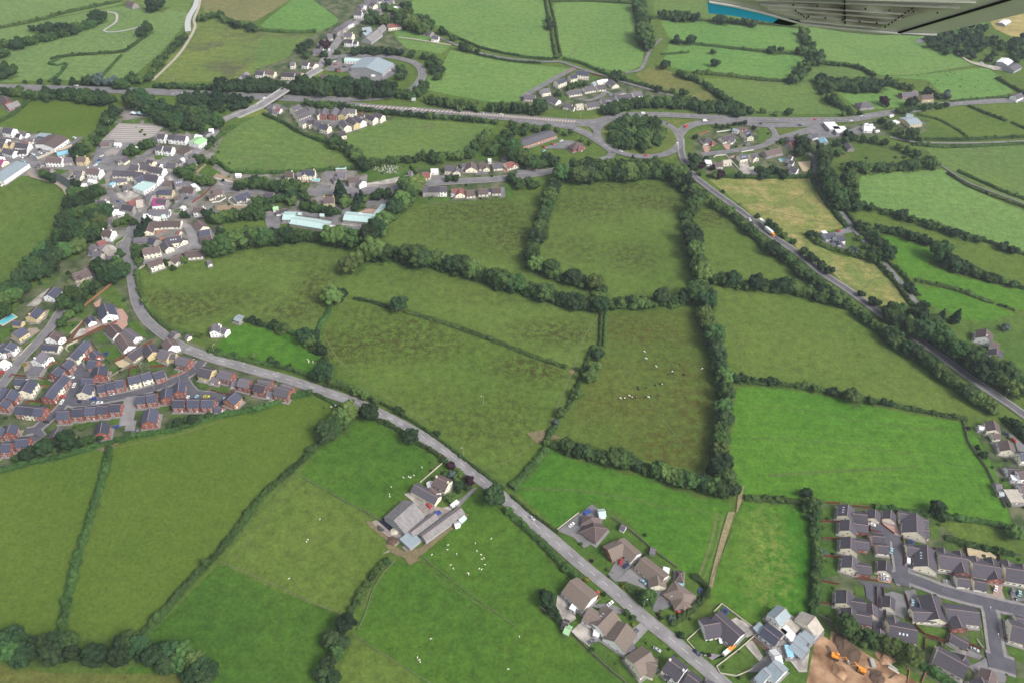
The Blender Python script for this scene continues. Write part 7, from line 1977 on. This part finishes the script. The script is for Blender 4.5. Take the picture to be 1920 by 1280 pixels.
g_ = P(776, 193); r = empty('road_sign', (g_.x, g_.y, .1), R(20)); tag(r, 'large pale sign facing away beside the hatched road', 'road sign'); mb = MB(); mb.box(-2.4, 2.4, -.05, .05, 2, 5.6); mb.build('sign_panel', [mat('sign_back', (.5, .52, .52), .5, .04)], r)
for s_ in (-1.5, 1.5): mb = MB(); mb.cyl((s_, .12, 0), (s_, .12, 5), .09, n=6); mb.build('post', [STEEL], r)
mb = MB(); mb.box(-.32, .32, -.06, .06, 0, .8); mb.cyl((0, -.06, .8), (0, .06, .8), .32, n=12); mb.box(-.4, .4, -.25, .25, 0, .12); HS = mb.me('headstone', [mat('headstone', (.45, .44, .42), .8, .15, 2, objvar=.3)])
rng = random.Random(11)
for i in range(74):
    t = rng.random(); x, y = (1340 + rng.gauss(0, 60), 215 + rng.gauss(0, 40)) if i % 3 else (1120 + rng.random() * 380, 170 + rng.random() * 120)
    g_ = P(*JV(x, y)); o = obj('headstone', HS, None, (g_.x, g_.y, .3), R(15) + rng.uniform(-.1, .1)); o.scale = (1.2, 1.2, rng.uniform(.8, 1.6)); tag(o, 'grey headstone in the rows of the sloping churchyard', 'headstone', 'headstones in the churchyard')
# ------------------------------------------------------------------ GARDEN THINGS
def tramp(v, x, y, lab):
    g_ = P(*v(x, y)); r = empty('trampoline', (g_.x, g_.y, .3)); tag(r, lab, 'trampoline'); mb = MB(); mb.cyl((0, 0, .75), (0, 0, .82), 1.9, n=24); mb.build('rim', [CARP['b'][1]], r); mb = MB(); mb.cyl((0, 0, .82), (0, 0, .84), 1.45, n=24); mb.build('mat', [CARP['k'][1]], r)
    for k in range(6): mb = MB(); a = k * math.pi / 3; mb.cyl((1.7 * math.cos(a), 1.7 * math.sin(a), 0), (1.7 * math.cos(a), 1.7 * math.sin(a), .75), .04, n=5); mb.build('leg', [STEEL], r)
tramp(T(2, 3), 1420, 600, 'round blue trampoline by the hedge corner of the bungalows'); tramp(T(2, 3), 1595, 748, 'round blue trampoline in the walled garden of the L-shaped bungalow'); tramp(RV, 1495, 775, 'round blue trampoline on the fenced estate lawn'); tramp(T(0, 2), 800, 97, 'dark round trampoline on the lawn behind the terrace'); tramp(RV, 160, 920, 'dark round trampoline by the tall hedge')
def pool(v, x, y, rx, ry, rz, lab):
    g_ = P(*v(x, y)); r = empty('swimming_pool', (g_.x, g_.y, .7), rz); tag(r, lab, 'pool'); mb = MB(); mb.box(-rx, rx, -ry, ry, -.6, .12); mb.build('surround', [WSTONE], r); mb = MB(); mb.box(-rx + .6, rx - .6, -ry + .6, ry - .6, .12, .14); mb.build('water', [mat('pool_water', (.10, .42, .50), .08, .03)], r)
pool(EV, 115, 805, 6, 3.2, R(60), 'small turquoise swimming pool by the left edge'); pool(OV, 1345, 812, 4.5, 2.5, R(10), 'pale blue pool beside the white houses'); pool(JV, 262, 392, 3.5, 2.6, 0, 'round-ended turquoise pool below the slate house')
def digger(v, x, y, rz, lab):
    g_ = P(*v(x, y)); r = empty('excavator', (g_.x, g_.y, .5), rz); tag(r, lab, 'excavator'); om = CARP['o'][1]
    for s_ in (-1, 1): mb = MB(); prism(mb, [(-1.8, 0), (1.8, 0), (2.1, .45), (1.8, .85), (-1.8, .85), (-2.1, .45)], s_ * 1.2 - .3, s_ * 1.2 + .3); mb.build('track', [TYRE], r)
    mb = MB(); mb.box(-2.2, 1.4, -1.3, 1.3, .95, 2.1); mb.box(-2.3, -1.2, -1.25, 1.25, 1.2, 2.3); mb.build('body', [om], r); mb = MB(); mb.box(.1, 1.5, .3, 1.28, 2.1, 3.1); c = mb.build('cab', [om], r); mb = MB(); mb.box(1.5, 1.53, .4, 1.2, 2.2, 3.0); mb.box(.3, 1.4, 1.28, 1.3, 2.3, 3.0); mb.build('window', [GLASS], c)
    mb = MB(); mb.cyl((1.2, -.3, 1.8), (4.2, -.3, 4.3), .3, .25, 6); mb.build('boom', [om], r); mb = MB(); mb.cyl((4.2, -.3, 4.3), (6.2, -.3, 1.8), .24, .18, 6); mb.build('dipper_arm', [om], r); mb = MB(); prism(mb, [(5.6, .6), (6.6, .5), (6.7, 1.6), (6.0, 1.9)], -.9, .3); mb.build('bucket', [STEEL], r)
digger(QV, 1640, 1060, R(-20), 'orange tracked excavator at the upper left of the building site'); digger(T(3, 3), 690, 1190, R(150), 'orange tracked excavator in the middle of the building site')
for i, (pth, lab) in enumerate((('1040,1170 1060,1180 1045,1280', 'timber-shuttered trench at the building site'), ('1150,1280 1185,1190 1290,1230 1400,1290', 'red block foundation walls at the building site'), ('890,1130 970,1190', 'stack of grey lintels on the earth'), ('900,1160 980,1210', 'second stack of pale planks on the earth'), ('770,1100 790,1165', 'pallets of grey blocks on the bare earth'))):
    fence(lab, pth, T(3, 3), (FOR, MC['brick'], MC['concrete'], WSTONE, MC['concrete'])[i], (.5, .9, .6, .5, 1.2)[i], (.4, .5, 1.2, 1.0, 2.2)[i], 'site_work', False)
g_ = P(262, 217); r = empty('play_shelter', (g_.x, g_.y, .2), 0); tag(r, 'low pale blue and white play shelter on the green above the car park', 'play shelter')
for k in range(3):
    mb = MB(); prism(mb, [(-9 + k * 6, 2.4), (-6.6 + k * 6, 3.4), (-3.4 + k * 6, 2.5), (-3.4 + k * 6, 2.3), (-6.6 + k * 6, 3.2), (-9 + k * 6, 2.2)], -2.6, 2.6); mb.build('canopy', [CARP['l'][1] if k == 1 else ROOF['w'][1]], r)
for k in range(4):
    mb = MB(); mb.cyl((-8.8 + k * 5.8, 0, 0), (-8.8 + k * 5.8, 0, 2.4), .12, n=6); mb.build('post', [STEEL], r)
def heap(v, x, y, r, h, m, lab, nm='spoil_heap'):
    g_ = P(*v(x, y)); rg = random.Random(int(x)); vs, fs = [(0, 0, h)], []; n = 14
    for k, (rr, hh) in enumerate(((.35, .8), (.7, .42), (1.0, 0))):
        for i in range(n): a = 2 * math.pi * i / n; q = rr * rg.uniform(.8, 1.2) * r; vs.append((q * math.cos(a), q * math.sin(a), h * hh * rg.uniform(.7, 1.1)))
    for i in range(n): fs.append((0, 1 + i, 1 + (i + 1) % n))
    for k in range(2):
        for i in range(n): a = 1 + k * n; fs.append((a + i, a + n + i, a + n + (i + 1) % n, a + (i + 1) % n))
    tag(obj(nm, mesh(nm, vs, fs, [m]), None, (g_.x, g_.y, .3)), lab, 'heap')
heap(T(3, 3), 560, 975, 5, 2.2, m_soil, 'dark spoil heap at the top of the building site'); heap(T(3, 3), 620, 1060, 6, 1.2, MC['dug_soil'], 'low dark mound between the two excavators'); heap(T(3, 3), 880, 1085, 5, 2, m_earth, 'brown spoil heap under the hedge of the building site'); heap(T(3, 3), 540, 1200, 4, 1.4, m_earth, 'small pale mound left of the lower excavator'); heap(T(3, 3), 820, 1240, 4, 1.6, MC['dug_soil'], 'dark heap near the bottom edge of the site')
heap(T(1, 3), 1020, 215, 3.5, 1.5, MC['dug_soil'], 'dung heap beside the blue-roofed farm shed'); heap(PV, 480, 1250, 3, 1.2, WSTONE, 'heap of pale feed beside the silage clamp')
BALE = MB(); BALE.cyl((-.6, 0, .65), (.6, 0, .65), .65, n=12); BALE = BALE.me('silage_bale', [CARP['k'][1]])
for i, (x, y) in enumerate(((240, 1180), (262, 1200), (285, 1218), (308, 1236), (250, 1215), (275, 1235))):
    g_ = P(*PV(x, y)); tag(obj('silage_bale', BALE, None, (g_.x, g_.y, .3), .6), 'black wrapped bale in the row left of the big barn', 'bale', 'bales left of the big barn')
number([(PX(o.location)[0], o) for o in D.objects if o.get('category') == 'bale'])
vehicle('car', 1000, 880, 12, 10, 'r', 'red farm vehicle on the concrete yard of the farm', PV); vehicle('van', 1120, 1000, 14, -10, 'b', 'blue farm vehicle between the long sheds', PV); vehicle('car', 1250, 610, 8, -10, 's', 'silver car beside the cream farmhouse', PV)
for x, y, dx, dy, c, lab in ((1180, 545, 0, 0, 'w', ''), (735, 690, 20, -16, 'w', 'white car on the shared drive above the near bungalows'), (930, 900, 20, -22, 'g', 'grey car on the pale block drive'), (1085, 1035, 18, 10, 's', 'silver car before the T-shaped bungalow'), (1360, 1240, 18, 12, 'k', 'black car beside the last near house'), (445, 100, 22, -18, 'w', 'white car at the back of the top bungalow drive')):
    if lab: vehicle('car', x, y, dx, dy, c, lab, T(2, 3))
# garden shrubs
SHR = {c: crown_mesh(9, c) for c in 'gldyp'}
HP = [(o.location.x, o.location.y) for o in D.objects if o.get('category') in ('house', 'bungalow', 'garage', 'barn', 'hall', 'shed') and o.type == 'EMPTY']
HP = np.array(HP); RP = []
for (path, wd, *_r) in ROADS:
    for q in catmull([P(*p_) for p_ in path], 4): RP.append((q.x, q.y, wd / 2 + 2.2))
RP = np.array(RP); rng = random.Random(21)
def shrubs(poly, n, lab, grp, rr=(.7, 1.8), hd=6.0):
    n = int(n * .62)
    p = pts(poly); xs = [q[0] for q in p]; ys = [q[1] for q in p]; k = 0; tries = 0
    while k < n and tries < n * 60:
        tries += 1; x, y = rng.uniform(min(xs), max(xs)), rng.uniform(min(ys), max(ys)); c = False
        for i in range(len(p)):
            (x1, y1), (x2, y2) = p[i - 1], p[i]
            if (y1 > y) != (y2 > y) and x < (x2 - x1) * (y - y1) / (y2 - y1) + x1: c = not c
        if not c: continue
        g_ = P(x, y)
        if np.min(np.hypot(HP[:, 0] - g_.x, HP[:, 1] - g_.y)) < hd or np.min(np.hypot(RP[:, 0] - g_.x, RP[:, 1] - g_.y) - RP[:, 2]) < 0: continue
        col = rng.choice('gggllddgyp' if rng.random() < .5 else 'ggld'); o = obj('shrub', SHR[col], None, (g_.x, g_.y, .2), rng.random() * 6.28); s_ = rng.uniform(*rr); o.scale = (s_, s_, s_ * rng.uniform(.7, 1.1)); tag(o, f'{WORD[col]} garden shrub {lab}', 'shrub', grp); k += 1
shrubs('0,690 100,600 240,560 250,640 380,680 560,740 400,770 200,830 0,870', 80, 'among the red-brick estate gardens', 'shrubs in the estate gardens')
shrubs('0,560 180,480 250,470 250,570 120,640 0,720', 30, 'on the slope gardens left of the bend', 'shrubs in the slope gardens')
shrubs('0,240 400,240 440,320 400,470 250,500 190,400 60,330', 60, 'among the village houses', 'shrubs in the village'); shrubs('430,325 780,325 780,380 520,405 430,400', 30, 'in gardens between village and school', 'shrubs near the school')
shrubs('780,310 1000,300 945,375 785,385', 16, 'in the roadside row gardens', 'shrubs in the row gardens'); shrubs('1045,995 1160,960 1320,1100 1300,1160 1500,1180 1480,1280 1200,1290 1030,1150', 42, 'in the gardens along the bottom main road', 'shrubs in the bottom gardens', (.5, 1.3), 9)
shrubs('1530,950 1760,960 1920,1040 1920,1280 1780,1280 1530,1160', 46, 'in the cream estate gardens', 'shrubs in the cream estate', (.5, 1.3), 8); shrubs('1830,790 1920,800 1920,980 1880,940', 14, 'in the right edge gardens', 'shrubs at the right edge'); shrubs('1300,240 1540,235 1520,330 1330,330', 24, 'in the short street gardens', 'shrubs in the short street'); shrubs('975,190 1075,140 1240,185 1060,206', 16, 'in the pale estate gardens', 'shrubs in the pale estate')
shrubs('480,200 720,210 620,262', 12, 'in the cream cul-de-sac gardens', 'shrubs in the cul-de-sac'); shrubs('560,150 720,-10 770,30 640,110', 30, 'in the far village', 'shrubs in the far village', (1, 2.2)); shrubs('1540,285 1730,290 1720,305 1610,320 1600,370', 26, 'in the rough scrub field', 'shrubs in the scrub field', (1, 2.4)); shrubs('800,862 880,900 870,930 800,900', 10, 'in the farm garden', 'shrubs in the farm garden', (.5, 1.2))
for g_ in sorted({o.get('group') for o in D.objects if o.get('category') == 'shrub' and o.get('group', '').startswith('shrubs')}):
    L = [o for o in D.objects if o.get('group') == g_]
    for lb in {o['label'] for o in L}:
        M = [(PX(o.location)[0], o) for o in L if o['label'] == lb]
        if len(M) <= 12: number(M)
# ------------------------------------------------------------------ AIRCRAFT WING
QC = Vector(((1700 - 960) / F_PX * 3.2, -(66 - 640) / F_PX * 3.2, -3.2)); NC = Vector((-.15, -.93, .33)).normalized()
def W3(x, y, off=0.0):
    d = Vector(((x - 960) / F_PX, -(y - 640) / F_PX, -1.0)); t = NC.dot(QC) / NC.dot(d); return CM @ (d * t + NC * off)
wroot = empty('aircraft_wing', W3(1700, 66)); tag(wroot, 'pale metal aircraft wing seen from below at the top right', 'aircraft wing'); w0 = wroot.location
def wpanel(name, s, off, th, m):
    q = [W3(x, y, off) - w0 for x, y in pts(s)]; r_ = [W3(x, y, off - th) - w0 for x, y in pts(s)]; k = len(q)
    tris = tessellate_polygon([[Vector((x, -y, 0)) for x, y in pts(s)]]); mb = MB(); mb.add(q + r_, [list(t) for t in tris] + [[k + i for i in t] for t in tris] + [[i, (i + 1) % k, k + (i + 1) % k, k + i] for i in range(k)]); return mb.build(name, [m], wroot)
WMET = mat('wing_skin', (.50, .51, .44), .35, .12, 2.5, metal=.25, spec=.5, stretch=(1, 3, 1)); WLITE = mat('wing_edge', (.62, .63, .56), .35, .03, 6); WDARK = mat('wing_recess', (.015, .015, .015), .9, .05); WBAND = mat('wing_reflection_band', (.30, .27, .23), .45, .45, 4, c2=(.46, .45, .38), stretch=(1, 5, 1))
WBLUE = mat('wing_blue_paint', (.05, .50, .85), .35, .03, 4)
wpanel('wing_skin', '1296,-120 1304,-2 1340,6 1380,13 1429,24 1461,33 1507,48 1545,55 1574,60 1612,64 1649,66.5 1700,66.5 1735,66 1757,63.5 1800,53 1860,40 1960,16 2300,-60 2300,-500 1300,-500', 0, .02, WMET)
wpanel('reflection_band', '1430,8 1560,5 1790,10 1772,14 1700,30 1660,47 1640,52 1560,46 1500,34 1436,18', .006, .004, WBAND)  # brown band painting the dark reddish reflections on the underside
wpanel('flap', '1326.5,7 1329,24.5 1362,27.5 1397,33 1430,39 1450,42.5 1461,34 1429,25.5 1380,14.5 1345,9', .003, .03, WBLUE)
wpanel('recess', '1449,42.5 1466,45.5 1482,47 1492,45 1503,40.5 1480,35 1461,34', .004, .01, WDARK)
wpanel('edge_strip', '1330,3 1380,11.5 1429,23 1461,32 1507,44.5 1574,52 1642,58.5 1690,62.5 1752,64.2 1757,63 1690,60.5 1642,56.5 1574,50 1507,42.5 1461,30 1429,21 1380,9.5 1330,1', .010, .008, WLITE)
wpanel('seam', '1681,60.5 1687,60.5 1883,2 1900,-3 1896,-5 1879,0', .008, .006, WDARK); wpanel('seam', '1690,60.5 1715,61.5 1745,65 1730,63.2 1700,61.5', .012, .006, WDARK); wpanel('seam', '1582,-20 1584.5,-20 1586,41 1583,41', .012, .008, WDARK)
for i, (a, b) in enumerate((((1400, -4), (1800, 12)), ((1425, 6), (1700, 24)), ((1440, 14), (1690, 33)), ((1470, 24), (1670, 42)), ((1500, 36), (1650, 50)), ((1440, -8), (1830, 2)))): wpanel('stiffener', f'{a[0]},{a[1]} {b[0]},{b[1]} {b[0]},{b[1]-.8} {a[0]},{a[1]-.8}', .014, .012, WMET)
for (a, b, k) in (((1713, 9), (1657, 47), 9), ((1490, 13), (1515, 31), 5), ((1465, 3), (1780, 20), 7), ((1500, 24), (1660, 40), 5)):
    for i in range(k):
        t = (i + .5) / k; x, y = a[0] + (b[0] - a[0]) * t, a[1] + (b[1] - a[1]) * t; ux, uy = (b[0] - a[0]) / k * .28, (b[1] - a[1]) / k * .28
        if k in (7, 5) and a[0] != 1490: ux, uy = 1.6, .2
        wpanel('rivet_slot', f'{x-ux},{y-uy-.5} {x+ux},{y+uy-.5} {x+ux},{y+uy+.5} {x-ux},{y-uy+.5}', .018, .006, WDARK)
# ------------------------------------------------------------------ HAZE
me = MB(); me.box(-6050, 6050, -950, 9050, -1, 405); hm = D.materials.new('haze_air'); hm.use_nodes = True; t = hm.node_tree; t.nodes.remove(t.nodes['Principled BSDF'])
pv = t.nodes.new('ShaderNodeVolumePrincipled'); pv.inputs['Color'].default_value = (.76, .85, .98, 1); pv.inputs['Density'].default_value = .000075; pv.inputs['Anisotropy'].default_value = .1
t.links.new(pv.outputs[0], t.nodes['Material Output'].inputs['Volume']); hz = me.build('haze', [hm]); tag(hz, kind='stuff')
